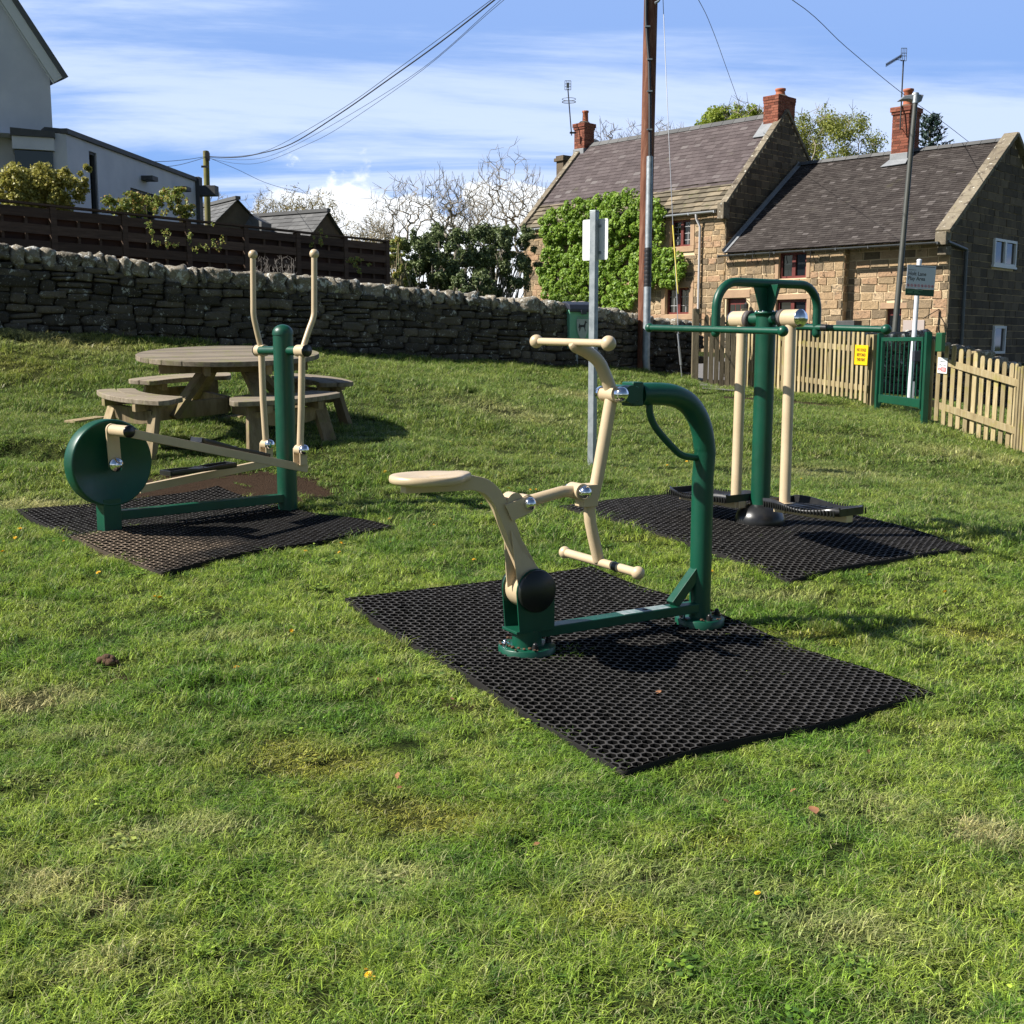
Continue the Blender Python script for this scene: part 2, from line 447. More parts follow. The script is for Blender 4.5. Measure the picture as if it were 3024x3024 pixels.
MAT_DEFS.append(([_em, _eb, _ec, _em2], 'rubber mat with a muddy tan front corner before the elliptical trainer', 1))

def in_quad(q, X, Y, grow=0.0):
    c = sum((p for p in q), V((0, 0, 0))) / 4
    ok = np.ones(X.shape, bool)
    sgn = 0
    for i in range(4):
        a = q[i] - c; b = q[(i + 1) % 4] - c
        sgn += a.x * b.y - a.y * b.x
    s = 1 if sgn > 0 else -1
    for i in range(4):
        a = q[i]; b = q[(i + 1) % 4]
        dx, dy = b.x - a.x, b.y - a.y
        ln = math.hypot(dx, dy)
        d = s * (dx * (Y - a.y) - dy * (X - a.x)) / ln
        ok &= d > -grow
    return ok

# ---- bare, dry and mossy spots of the lawn: (u, v, rx, ry, weight)
def blobs(lst):
    out = []
    for (u, v, rx, ry, w) in lst:
        p = gnd(u, v); out.append((p.x, p.y, rx, ry, w))
    return out
SOIL = blobs([(480, 1440, .5, .22, 1.1), (620, 1428, .5, .25, 1.2), (760, 1440, .5, .3, 1.2), (390, 1462, .4, .15, 1.0), (860, 1450, .3, .2, .8), (1130, 1995, .10, .06, .9), (1200, 1960, .1, .04, .6),
              (1345, 2090, .12, .07, .7), (2300, 1185, .8, .25, .8), (2450, 1205, .6, .2, .7), (2380, 1195, .5, .15, .8), (2210, 1175, .5, .2, .7), (370, 2010, .10, .05, 1.2),
              (40, 2560, .1, .04, .7), (60, 2700, .16, .03, .8), (2050, 2290, .12, .04, .6), (2420, 1680, .15, .05, .5), (2860, 1665, .2, .05, .8), (1150, 1500, .15, .1, .4),
              (200, 1300, .4, .03, .35), (20, 1315, .4, .03, .4), (1250, 1225, .2, .15, .35), (700, 1230, .4, .2, .5), (2320, 1590, .2, .08, .3)])
STRAW = blobs([(50, 2080, .22, .10, 1.0), (120, 2060, .1, .06, .7), (330, 2690, .09, .06, 1.2), (180, 2600, .12, .05, .9), (40, 2660, .12, .04, .8), (260, 2170, .2, .04, .6), (430, 2220, .2, .04, .5),
               (2850, 2470, .08, .06, 1.1), (2960, 2480, .1, .06, .8), (2600, 2380, .12, .05, .6), (130, 1500, .4, .2, .7), (1500, 1220, .7, .4, .45), (1750, 1180, .7, .4, .5),
               (2400, 1400, .6, .4, .4), (2850, 1350, .6, .3, .5), (370, 2480, .12, .05, .6), (620, 2440, .15, .06, .5), (1900, 2600, .2, .1, .4), (2500, 2750, .2, .1, .5), (1160, 2600, .15, .07, .5),
               (330, 2860, .10, .05, .8), (700, 1880, .3, .1, .4), (2300, 1760, .3, .1, .4), (90, 990, 1.0, .5, .6)])
MOSS = blobs([(950, 2260, .20, .10, 1.2), (830, 2200, .12, .07, .9), (1300, 2430, .22, .10, 1.1), (1120, 2380, .2, .08, .6), (2860, 1880, .3, .12, 1.1), (2380, 1885, .25, .1, .9), (700, 2250, .2, .06, .5),
              (2150, 2490, .14, .07, .8), (1150, 1890, .25, .06, .6), (120, 990, .8, .4, .9), (20, 1080, .6, .5, .6), (2560, 1210, .4, .2, .5), (1700, 2700, .2, .1, .5), (2700, 2130, .2, .06, .6), (1900, 1590, .4, .1, .4)])
def field(bl, X, Y):
    z = np.zeros(X.shape)
    for (x, y, rx, ry, w) in bl:
        d = ((X - x) / rx) ** 2 + ((Y - y) / ry) ** 2
        z += w * np.exp(-d)
    return z

# ================================================================== ground sheet
def grid_axis(lo, hi, s, far, grow=1.28):
    a = list(np.arange(lo, hi + 1e-6, s))
    st = s; x = hi
    while x < far:
        st *= grow; x += st; a.append(x)
    st = s; x = lo; pre = []
    while x > -far:
        st *= grow; x -= st; pre.append(x)
    return np.array(pre[::-1] + a)
gx = grid_axis(-8, 9, .07, 420); gy = grid_axis(1.4, 20.5, .07, 420)
GX, GY = np.meshgrid(gx, gy, indexing='xy')
GZ = HH(GX.ravel(), GY.ravel()).reshape(GX.shape)
nx_, ny_ = len(gx), len(gy)
for q, _, _ in MAT_DEFS: GZ = GZ - .014 * in_quad(q, GX.ravel(), GY.ravel(), -.06).reshape(GX.shape)
vv = np.stack([GX.ravel(), GY.ravel(), GZ.ravel()], 1)
ii = np.arange(nx_ * ny_).reshape(ny_, nx_)
qq = np.stack([ii[:-1, :-1].ravel(), ii[:-1, 1:].ravel(), ii[1:, 1:].ravel(), ii[1:, :-1].ravel()], 1)

def grass_color(nt, p, dry, moss, rv):
    n1 = noise(nt, 1.1, 5, .6, p); n2 = noise(nt, 4.5, 5, .65, p); n3 = noise(nt, 17, 4, .6, p)
    c = mixc(nt, step(nt, mth(nt, 'ADD', mth(nt, 'MULTIPLY', n1, .5), mth(nt, 'MULTIPLY', noise(nt, 2.6, 5, .6, p), .5)), .42, .58), (.17, .31, .032), (.35, .45, .065))
    c = mixc(nt, mth(nt, 'MULTIPLY', step(nt, n2, .5, .68), .5), c, (.46, .46, .15))
    yy = N(nt, 'ShaderNodeSeparateXYZ'); L(nt, p, yy.inputs[0])
    c = mixc(nt, mth(nt, 'MULTIPLY', step(nt, mth(nt, 'ADD', yy.outputs['Y'], mth(nt, 'MULTIPLY', noise(nt, .9, 4, .6, p), 5)), 8.5, 12.5), .5), c, (.185, .20, .06))
    c = mixc(nt, mth(nt, 'MULTIPLY', step(nt, n3, .50, .62), .8), c, (.09, .19, .03))
    c = mixc(nt, mth(nt, 'MINIMUM', mth(nt, 'MULTIPLY', moss, .95), .75), c, (.44, .40, .07))
    c = mixc(nt, mth(nt, 'MINIMUM', mth(nt, 'MULTIPLY', dry, 1.0), .85), c, (.66, .56, .28))
    if rv is not None:
        vv_ = ramp(nt, mth(nt, 'FRACT', mth(nt, 'MULTIPLY', rv, 7.31)), [(0, (.30, .34, .34)), (.4, (.8, .85, .8)), (.75, (1.25, 1.25, 1.2)), (1, (2.0, 2.0, 2.0))])
        c = mixc(nt, 1.0, c, vv_, 'MULTIPLY')
        c = mixc(nt, mth(nt, 'MULTIPLY', step(nt, rv, .80, .97), .75), c, (.55, .50, .28))
        c = mixc(nt, mth(nt, 'MULTIPLY', step(nt, rv, .25, .0), .55), c, (.08, .17, .05))
    return c

m, nt, b = newmat('lawn_ground')
p = wpos(nt)
dry = N(nt, 'ShaderNodeAttribute', attribute_name='dry').outputs['Fac']
moss = N(nt, 'ShaderNodeAttribute', attribute_name='moss').outputs['Fac']
soil = N(nt, 'ShaderNodeAttribute', attribute_name='soil').outputs['Fac']
c = grass_color(nt, p, dry, moss, None)
fine = noise(nt, 70, 6, .7, p)
c = mixc(nt, mth(nt, 'ADD', mth(nt, 'MULTIPLY', step(nt, fine, .66, .44), .3), .66), c, (.018, .024, .007))
sn = mth(nt, 'ADD', soil, mth(nt, 'MULTIPLY', mth(nt, 'SUBTRACT', noise(nt, 9, 6, .7, p), .5), 1.1))
c = mixc(nt, step(nt, sn, .35, .62), c, mixc(nt, noise(nt, 50, 5, .7, p), (.028, .017, .010), (.075, .047, .030)))
L(nt, c, b.inputs['Base Color']); b.inputs['Roughness'].default_value = 1; b.inputs['Specular IOR Level'].default_value = .1
bump(nt, b, fine, 1.0, .03)
M['ground'] = m
g = np_mesh('ground', vv, qq, M['ground'], smooth=True)
tag(g, kind='structure')
under = np.zeros(GX.size)
for q, _, _ in MAT_DEFS: under = np.maximum(under, in_quad(q, GX.ravel(), GY.ravel(), -.02) * 2.0)
for nm, val in (('dry', field(STRAW, GX, GY).ravel()), ('moss', field(MOSS, GX, GY).ravel()), ('soil', np.maximum(field(SOIL, GX, GY).ravel(), under))):
    at = g.data.attributes.new(nm, 'FLOAT', 'POINT'); at.data.foreach_set('value', val.astype(np.float32))

# ================================================================== grass
m, nt, b = newmat('grass_blades')
p = wpos(nt)
dry = N(nt, 'ShaderNodeAttribute', attribute_name='dry', attribute_type='INSTANCER').outputs['Fac']
moss = N(nt, 'ShaderNodeAttribute', attribute_name='moss', attribute_type='INSTANCER').outputs['Fac']
tv = N(nt, 'ShaderNodeAttribute', attribute_name='tint').outputs['Fac']
c = grass_color(nt, p, dry, moss, tv)
L(nt, c, b.inputs['Base Color']); b.inputs['Roughness'].default_value = .5; b.inputs['Specular IOR Level'].default_value = .28
tr = N(nt, 'ShaderNodeBsdfTranslucent'); L(nt, c, tr.inputs['Color'])
mx = N(nt, 'ShaderNodeMixShader'); mx.inputs[0].default_value = .38
L(nt, b.outputs[0], mx.inputs[1]); L(nt, tr.outputs[0], mx.inputs[2]); L(nt, mx.outputs[0], nt.nodes['Material Output'].inputs['Surface'])
M['grass'] = m

tufts = bpy.data.collections.new('grass_tufts')
def tuft(idx, k, rad, hmin, hmax, wd, lean, broad=False):
    r = random.Random(100 + idx)
    vs, fs, tt = [], [], []
    for i in range(k):
        a = r.uniform(0, 6.283); q = rad * math.sqrt(r.random())
        b0 = V((q * math.cos(a), q * math.sin(a), -.004))
        az = r.uniform(0, 6.283)
        d = V((math.cos(az), math.sin(az), 0)); sd = V((-d.y, d.x, 0))
        h = r.uniform(hmin, hmax); ln = h * r.uniform(.2, lean); w = wd * r.uniform(.6, 1.2)
        n = len(vs)
        if broad:
            h = r.uniform(.015, .03); c0 = b0 + V((0, 0, h)); w = r.uniform(.006, .012)
            tl = V((r.uniform(-.4, .4), r.uniform(-.4, .4), 0))
            vs += [c0 - d * w, c0 + sd * w * .8 + V((0, 0, tl.x * w)), c0 + d * w + V((0, 0, tl.y * w)), c0 - sd * w * .8]
            fs += [(n, n + 1, n + 2, n + 3)]; tt += [r.uniform(0, .5)]
            continue
        p1 = b0 + V((0, 0, h * .62)) + d * ln * .35; p2 = b0 + V((0, 0, h * r.uniform(.75, 1))) + d * ln * 1.1
        vs += [b0 - sd * w, b0 + sd * w, p1 + sd * w * .8, p1 - sd * w * .8, p2]
        fs += [(n, n + 1, n + 2, n + 3), (n + 3, n + 2, n + 4)]; t = r.random(); tt += [t, t]
    me = bpy.data.meshes.new('grass_tuft'); me.from_pydata([tuple(x) for x in vs], [], fs)
    at = me.attributes.new('tint', 'FLOAT', 'FACE'); at.data.foreach_set('value', tt)
    me.materials.append(M['grass'])
    o = bpy.data.objects.new('grass_tuft_%d' % idx, me); tufts.objects.link(o)
tuft(0, 80, .070, .008, .028, .0015, 2.4)
tuft(1, 80, .070, .008, .032, .0014, 2.8)
tuft(2, 74, .064, .012, .034, .0015, 2.0)
tuft(3, 78, .074, .006, .018, .0016, 3.4)
tuft(4, 55, .045, .02, .052, .0014, 1.8)
tuft(5, 34, .05, .02, .04, .002, 1, True)

def make_grass():
    rg = np.random.default_rng(3)
    X = []; Y = []; Sx = []
    for (t0, t1, dens, sc) in ((1.9, 4.2, 560, .95), (4.2, 7, 330, 1.15), (7, 11, 170, 1.45), (11, 21, 80, 2.0)):
        n = int(dens * (t1 * t1 - t0 * t0) * .52)
        t = np.sqrt(rg.uniform(t0 * t0, t1 * t1, n)); a = rg.uniform(-.52, .52, n)
        m2 = int(n * .28); t2 = np.sqrt(rg.uniform(t0 * t0, t1 * t1, m2)); a2 = rg.uniform(.5, 1.0, m2) * rg.choice([-1, 1], m2); t = np.concatenate([t, t2]); a = np.concatenate([a, a2]); n += m2
        X.append(a * t); Y.append(t); Sx.append(np.full(n, sc))
    nlawn = sum(len(a) for a in X)
    for q, _, _ in MAT_DEFS:
        c_ = (q[0] + q[1] + q[2] + q[3]) / 4
        for i in range(4):
            a, b_ = q[i], q[(i + 1) % 4]; ln = (b_ - a).length; k = int(ln * 46)
            f = rg.random(k) ; o_ = rg.uniform(-.018, .05, k)
            ex_ = a.x + (b_.x - a.x) * f; ey_ = a.y + (b_.y - a.y) * f; dx, dy = (b_.y - a.y) / ln, -(b_.x - a.x) / ln
            if (ex_.mean() + dx - c_.x) ** 2 + (ey_.mean() + dy - c_.y) ** 2 < (ex_.mean() - dx - c_.x) ** 2 + (ey_.mean() - dy - c_.y) ** 2: dx, dy = -dx, -dy
            X.append(ex_ + dx * o_); Y.append(ey_ + dy * o_); Sx.append(rg.uniform(.5, 1.1, k))
    X = np.concatenate(X); Y = np.concatenate(Y); Sx = np.concatenate(Sx); edge_ = np.arange(len(X)) >= nlawn
    keep = np.ones(len(X), bool)
    for q, _, _ in MAT_DEFS:
        ins = in_quad(q, X, Y, -.005) & ~(edge_ & in_quad(q, X, Y, -.005) & ~in_quad(q, X, Y, -.025))
        drop = ins & (rg.random(len(X)) > .09); Sx = np.where(ins, Sx * .45, Sx); keep &= ~drop
    so = field(SOIL, X, Y)
    keep &= ~((so > .45) & (rg.random(len(X)) < np.clip(so * 1.2, 0, .96)))
    # lawn ends at the stone wall and the path
    wx = np.array([-30, -6.2, -4.5, -2.47, -.59, 1.05, 2.3, 3.3, 3.8, 30]); wy = np.array([13.2, 14.0, 15.1, 16.4, 17.9, 19, 19.6, 19.3, 19.6, 22])
    keep &= Y < np.interp(X, wx, wy) + .2
    X, Y, Sx, so = X[keep], Y[keep], Sx[keep], so[keep]
    Z = HH(X, Y)
    dry = field(STRAW, X, Y); moss = field(MOSS, X, Y)
    n = len(X)
    # lush clumps and thin areas
    lush = np.sin(2.1 * X + 1.3 * Y + 1) * np.sin(1.7 * Y - 2.6 * X) + .6 * np.sin(5.3 * X + 3 * Y) * np.sin(4.9 * Y - 3 * X)
    idx = np.where(rg.random(n) < .5, rg.integers(0, 2, n), rg.integers(2, 4, n))
    idx = np.where((rg.random(n) < np.clip(.10 + .25 * lush, .02, .4)) & (moss < .4), 4, idx)
    idx = np.where(moss > .5, 3, idx)
    idx = np.where((rg.random(n) < .012) & (Sx < 1.2), 5, idx)
    Sx = Sx * rg.uniform(.75, 1.2, n) * (1 + .15 * np.clip(lush, -1, 1))
    nrm_x = -(HH(X + .1, Y) - HH(X - .1, Y)) / .2; nrm_y = -(HH(X, Y + .1) - HH(X, Y - .1)) / .2
    rot = np.stack([-nrm_y, nrm_x, rg.uniform(0, 6.283, n)], 1)
    me = bpy.data.meshes.new('grass'); me.vertices.add(n)
    me.vertices.foreach_set('co', np.stack([X, Y, Z], 1).astype(np.float32).ravel())
    for nm, ty, val in (('dry', 'FLOAT', dry), ('moss', 'FLOAT', moss), ('scl', 'FLOAT', Sx)):
        me.attributes.new(nm, ty, 'POINT').data.foreach_set('value', val.astype(np.float32))
    me.attributes.new('idx', 'INT', 'POINT').data.foreach_set('value', idx.astype(np.int32))
    me.attributes.new('rot', 'FLOAT_VECTOR', 'POINT').data.foreach_set('vector', rot.astype(np.float32).ravel())
    me.materials.append(M['grass'])
    o = bpy.data.objects.new('grass', me); COL.objects.link(o)
    tag(o, 'short mown grass with yellow and straw patches covering the lawn', 'grass', kind='stuff')
    ng = bpy.data.node_groups.new('grass_scatter', 'GeometryNodeTree')
    ng.interface.new_socket('Geometry', in_out='INPUT', socket_type='NodeSocketGeometry')
    ng.interface.new_socket('Geometry', in_out='OUTPUT', socket_type='NodeSocketGeometry')
    gi = ng.nodes.new('NodeGroupInput'); go = ng.nodes.new('NodeGroupOutput')
    ip = ng.nodes.new('GeometryNodeInstanceOnPoints'); ci = ng.nodes.new('GeometryNodeCollectionInfo')
    ci.inputs['Collection'].default_value = tufts; ci.inputs['Separate Children'].default_value = True; ci.inputs['Reset Children'].default_value = True
    def att(nm, ty):
        a = ng.nodes.new('GeometryNodeInputNamedAttribute'); a.data_type = ty; a.inputs['Name'].default_value = nm
        return [s for s in a.outputs if s.enabled and s.name == 'Attribute'][0]
    ng.links.new(gi.outputs[0], ip.inputs['Points']); ng.links.new(ci.outputs[0], ip.inputs['Instance'])
    ip.inputs['Pick Instance'].default_value = True
    ng.links.new(att('idx', 'INT'), ip.inputs['Instance Index'])
    er = ng.nodes.new('FunctionNodeEulerToRotation'); ng.links.new(att('rot', 'FLOAT_VECTOR'), er.inputs[0])
    ng.links.new(er.outputs[0], ip.inputs['Rotation'])
    ng.links.new(att('scl', 'FLOAT'), ip.inputs['Scale'])
    ng.links.new(ip.outputs[0], go.inputs[0])
    md = o.modifiers.new('scatter', 'NODES'); md.node_group = ng
    print('grass instances', n)
make_grass()

# ================================================================== rubber mats
m, nt, b = newmat('rubber')
p = wpos(nt)
c = mixc(nt, step(nt, noise(nt, 3, 6, .6, p), .45, .7), (.012, .012, .013), (.026, .024, .023))
c = mixc(nt, mth(nt, 'MULTIPLY', step(nt, noise(nt, 30, 5, .7, p), .62, .78), .4), c, (.10, .085, .06))
wear_shade = N(nt, 'ShaderNodeAttribute', attribute_name='tint').outputs['Fac']
c = mixc(nt, wear_shade, (.005, .005, .005), mixc(nt, .5, c, (.085, .078, .07)))  # hole walls coloured near black as painted shade; rib tops worn and dusty
L(nt, c, b.inputs['Base Color']); b.inputs['Roughness'].default_value = .7; L(nt, mth(nt, 'MULTIPLY', wear_shade, .25), b.inputs['Specular IOR Level'])
M['rubber'] = m
m, nt, b = newmat('dusty_rubber')
p = wpos(nt)
k = N(nt, 'ShaderNodeVectorMath', operation='DISTANCE'); L(nt, p, k.inputs[0]); cc = _em.lerp(_eb, .35); k.inputs[1].default_value = cc
df = mth(nt, 'ADD', mth(nt, 'MULTIPLY', k.outputs['Value'], -1.25), mth(nt, 'MULTIPLY', noise(nt, 4, 6, .6, p), 1.6))
c = mixc(nt, step(nt, df, -.35, .45), (.022, .021, .020), (.20, .15, .105))
wear_shade = N(nt, 'ShaderNodeAttribute', attribute_name='tint').outputs['Fac']
c = mixc(nt, wear_shade, (.012, .011, .010), c)  # shade of the holes put into their wall colour, mud on tops only
L(nt, c, b.inputs['Base Color']); b.inputs['Roughness'].default_value = .8; L(nt, mth(nt, 'MULTIPLY', wear_shade, .25), b.inputs['Specular IOR Level'])
M['dusty'] = m

def rubber_mat(q, label, dusty):
    A, B, C, D = q
    LU = ((B - A).length + (C - D).length) / 2; LV = ((D - A).length + (C - B).length) / 2
    a_ = .043; hh_ = a_ * math.sqrt(3) / 2
    qn = np.random.default_rng(int(abs(A.x) * 1000) + 5)
    I, J = np.meshgrid(np.arange(-1, int(LU / a_) + 2), np.arange(-1, int(LV / hh_) + 2), indexing='ij'); I = I.ravel(); J = J.ravel()
    cx0 = (I + .5 * (J % 2)) * a_; cy0 = J * hh_
    ok = (cx0 > -.01) & (cx0 < LU + .01) & (cy0 > -.01) & (cy0 < LV + .01); cx0 = cx0[ok]; cy0 = cy0[ok]; I = I[ok]
    an = np.pi / 6 + np.arange(6) * np.pi / 3; hx = np.cos(an) * a_ / math.sqrt(3); hy = np.sin(an) * a_ / math.sqrt(3)
    # six corner rings between the large holes: a 12-gon hole leaves small lugs at the corners
    ks = qn.uniform(.80, .88, len(I))[:, None]; jx = qn.normal(0, .0011, len(I))[:, None]; jy = qn.normal(0, .0011, len(I))[:, None]
    ox_, oy_ = cx0[:, None] + hx[None], cy0[:, None] + hy[None]
    ix_, iy_ = cx0[:, None] + jx + hx[None] * ks, cy0[:, None] + jy + hy[None] * ks
    U = np.concatenate([ox_, ix_, cx0[:, None] + jx + hx[None] * ks * .93], 1) / LU; W = np.concatenate([oy_, iy_, cy0[:, None] + jy + hy[None] * ks * .93], 1) / LV
    vt = np.zeros((18, 2)); vz = np.array([0.] * 12 + [-1.] * 6); fc = []
    for i in range(6):
        j = (i + 1) % 6; fc.append((i, j, 6 + j, 6 + i)); fc.append((6 + i, 6 + j, 12 + j, 12 + i))
    fc = np.array(fc)
    U = np.clip(U, 0, 1).ravel(); W = np.clip(W, 0, 1).ravel(); Zl = np.tile(vz, len(I))
    def mp(U, W):
        r = [(1 - U) * (1 - W) * getattr(A, k) + U * (1 - W) * getattr(B, k) + U * W * getattr(C, k) + (1 - U) * W * getattr(D, k) for k in 'xy']
        X, Y = r
        e = .5 - np.abs(U - .5); f = .5 - np.abs(W - .5)
        X = X + .012 * np.sin(9 * W + U * 3) * (np.abs(U - .5) * 2) ** 4; Y = Y + .012 * np.sin(8 * U + 2) * (np.abs(W - .5) * 2) ** 4
        Z = HH(X, Y, False) + .032 + .006 * np.sin(6 * U + 3 * W)
        return X, Y, Z
    X, Y, Z = mp(U, W)
    Z = Z + Zl * .030
    F_ = (fc[None] + (np.arange(len(I)) * len(vt))[:, None, None]).reshape(-1, 4)
    vs = np.stack([X, Y, Z], 1)
    # rim
    k = 60
    path = [(i / k, 0) for i in range(k)] + [(1, i / k) for i in range(k)] + [(1 - i / k, 1) for i in range(k)] + [(0, 1 - i / k) for i in range(k)]
    pu = np.array([a for a, _ in path]); pw = np.array([c_ for _, c_ in path])
    X0, Y0, Z0 = mp(pu, pw)
    cx, cy = X0.mean(), Y0.mean()
    ox = X0 + (X0 - cx) * .006; oy = Y0 + (Y0 - cy) * .006
    nn = len(path); b0 = len(vs)
    vs = np.concatenate([vs, np.stack([X0, Y0, Z0], 1), np.stack([ox, oy, Z0 - .004], 1), np.stack([ox, oy, Z0 - .04], 1)])
    i0 = np.arange(nn); i1 = (i0 + 1) % nn
    F_ = np.concatenate([F_, np.stack([b0 + i0, b0 + i1, b0 + nn + i1, b0 + nn + i0], 1), np.stack([b0 + nn + i0, b0 + nn + i1, b0 + 2 * nn + i1, b0 + 2 * nn + i0], 1)])
    tn_ = np.concatenate([np.tile(np.array([1., 0.] * 6), len(I)), np.full(2 * nn, .25)])  # marks rib tops against hole walls, whose colour carries the painted shade
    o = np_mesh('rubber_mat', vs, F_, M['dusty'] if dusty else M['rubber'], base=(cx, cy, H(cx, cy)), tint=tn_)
    return tag(o, label, 'rubber mat', 'honeycomb rubber mats under the exercise machines')
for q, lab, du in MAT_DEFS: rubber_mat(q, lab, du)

# ================================================================== exercise machines
class Plane:
    def __init__(s, O, d):
        s.O = V((O.x, O.y, 0)); s.d = V((d.x, d.y, 0)).normalized(); s.n = V((s.d.y, -s.d.x, 0))
    def __call__(s, u, v, off=0.0): return on_plane(u, v, s.O + s.n * off, s.n)
    def path(s, lst, off=0.0): return [s(u, v, off) for u, v in lst]

def domed(mb, c, axis, r, k=.55, n=20):
    axis = V(axis).normalized()
    mb.lathe(c, axis, [(r * 1.0, -.012), (r * 1.0, 0)] + [(r * math.cos(a), r * k * 1.6 * math.sin(a)) for a in [R(x) for x in (15, 30, 45, 60, 75, 90)]], n)

# ---------------- seat lever machine (front)
G1 = gnd(1556, 1938); G2 = gnd(2065, 1852)
P1 = Plane(G1, G2 - G1)
n1, d1_ = P1.n, P1.d
root = thing('lever_exercise_machine', 'green and cream outdoor rower style machine with seat and handle lever, nearest the camera', 'exercise machine', G1, 'outdoor gym machines on rubber mats')
# base plates
for G, r_, nm in ((G1, .128, 'a'), (G2, .12, 'b')):
    G = G + V((0, 0, .030)); mb = MB(); mb.lathe(G + V((0, 0, .012)), UP, [(r_, -.03), (r_, .008), (r_ - .004, .012), (0.0, .012)], 40)
    bp = mb.build('base_plate', M['green'], root)
    mb = MB()
    for a in (20, 110, 200, 290):
        c = G + V((math.cos(R(a)), math.sin(R(a)), 0)) * (r_ * .80) + V((0, 0, .024))
        mb = MB(); mb.cyl(c, c + V((0, 0, .018)), .016, 6); mb.ball(c + V((0, 0, .022)), .011, n=10)
        mb.build('bolt', M['chrome'] if a == 200 else M['black'], bp)
    q = random.Random(int(G.x * 100))
    mb = MB()
    for i in range(16):
        a = q.uniform(0, 6.28); rr = r_ * q.uniform(.62, 1.05)
        c = G + V((math.cos(a) * rr, math.sin(a) * rr, .03)); s_ = q.uniform(.004, .011)
        mb.ball(c, s_, sq=.6, n=6)
    mb.build('soil_crumbs', M['soil'], bp)['kind'] = 'stuff'
pf = P1(1556, 1852)
mb = MB(); mb.cyl(G1 + V((0, 0, .01)), V((G1.x, G1.y, pf.z)), .066, 36)
mb.build('base_post', M['green'], root)
# scratch on base post
# yoke : two rounded side plates
hub = P1(1560, 1737)
rr_ = .098
bot = P1(1556, 1852)
for off in (-.057, .057):
    poly = []
    c0 = hub + n1 * off
    for i in range(0, 181, 15):
        a = R(i); poly.append(c0 + d1_ * (rr_ * math.cos(a)) + UP * (rr_ * math.sin(a)))
    poly += [V((c0.x, c0.y, bot.z)) - d1_ * (rr_ * .86), V((c0.x, c0.y, bot.z)) + d1_ * rr_]
    mb = MB(); mb.prism(poly, n1 * (.008 if off > 0 else -.008)); mb.build('yoke_plate', M['green'], root, .0015)
mb = MB(); mb.box(V((hub.x, hub.y, bot.z - .004)), d1_, n1, UP, rr_, .064, .006); mb.build('yoke_base', M['green'], root, .002)
for off, nm in ((.066, 1), (-.066, -1)):
    mb = MB(); c = hub + n1 * off
    mb.lathe(c, n1 * nm, [(.094, 0), (.094, .014), (.090, .020), (.0, .022)], 40)
    mb.build('pivot_cap', M['blackm'], root)
# seat lever : hub, arm, ears
arm = MB()
arm.cyl(hub - n1 * .052, hub + n1 * .052, .088, 36)
ap = smooth_path(P1.path([(1552, 1700), (1520, 1610), (1484, 1515), (1462, 1470), (1432, 1438), (1390, 1425), (1340, 1427), (1190, 1434)]), 5)
vs = []; W2, H2_ = .026, .031
for i, q in enumerate(ap):
    a = ap[max(0, i - 1)]; b_ = ap[min(len(ap) - 1, i + 1)]; dd = (b_ - a).normalized(); up_ = dd.cross(n1).normalized()
    vs += [q + n1 * W2 + up_ * H2_, q - n1 * W2 + up_ * H2_, q - n1 * W2 - up_ * H2_, q + n1 * W2 - up_ * H2_]
k = len(ap)
arm.add(vs, [(4 * i + j, 4 * i + (j + 1) % 4, 4 * i + 4 + (j + 1) % 4, 4 * i + 4 + j) for i in range(k - 1) for j in range(4)] + [(0, 3, 2, 1), (4 * k - 4, 4 * k - 3, 4 * k - 2, 4 * k - 1)])
for sgn in (-1, 1):   # gussets
    o_ = n1 * (.028 * sgn)
    arm.prism([P1(1497, 1560) + o_, P1(1531, 1622) + o_, P1(1590, 1690) + n1 * (.045 * sgn), P1(1512, 1728) + n1 * (.045 * sgn)], n1 * (.006 * sgn))
arm.prism([P1(1488, 1625), P1(1494, 1618), P1(1535, 1715), P1(1497, 1735)], n1 * .006)
arm.prism([P1(1530, 1590), P1(1545, 1600), P1(1600, 1700), P1(1560, 1690)], n1 * .006)
armo = arm.build('seat_arm', M['cream'], root, .004)
mb = MB()
for sgn in (-1, 1):
    o_ = n1 * (.034 * sgn)
    mb.prism([P1(1478, 1488) + o_, P1(1500, 1536) + o_, P1(1560, 1508) + o_, P1(1566, 1480) + o_, P1(1545, 1462) + o_], n1 * (.006 * sgn))
mb.cyl(P1(1512, 1480) - n1 * .03, P1(1512, 1480) + n1 * .03, .04, 20)
mb.build('link_bracket', M['cream'], armo, .002)
# seat
sc_ = P1(1268, 1414)
def seat_ring(k, z, n=40):
    out = []
    for i in range(n):
        a = 2 * math.pi * i / n
        x = .172 * math.cos(a); y = .150 * math.sin(a) * (1.0 - .16 * max(0, math.cos(a)) ** 2)
        if x > .10: y *= 1 - (x - .10) * 3.0
        if x > .15: x += .018
        out.append(sc_ + d1_ * x * k + n1 * y * k + V((0, 0, z + .010 * (x / .17) ** 2 - .004 * math.cos(2 * a))))
    return out
vs = []
prof = [(.0, -.022), (.93, -.022), (.985, -.015), (1.0, -.003), (.985, .009), (.94, .014), (.75, .009), (.4, .004), (.0, .003)]
for kk, z in prof: vs += seat_ring(max(kk, .001), z)
mb = MB(); mb.add(vs, [(i * 40 + j, i * 40 + (j + 1) % 40, i * 40 + 40 + (j + 1) % 40, i * 40 + 40 + j) for i in range(len(prof) - 1) for j in range(40)], True)
mb.build('seat', M['cream'], root)
# link bar between seat arm and lever
mb = MB()
la = P1(1548, 1484); lb = P1(1705, 1450)
mb.tube([la, P1(1600, 1469), P1(1660, 1452), lb], .026, 20)
mb.cyl(la - n1 * .030, la + n1 * .030, .037, 24); mb.cyl(lb - n1 * .045, lb + n1 * .045, .037, 24)
mb.build('link_bar', M['cream'], root)
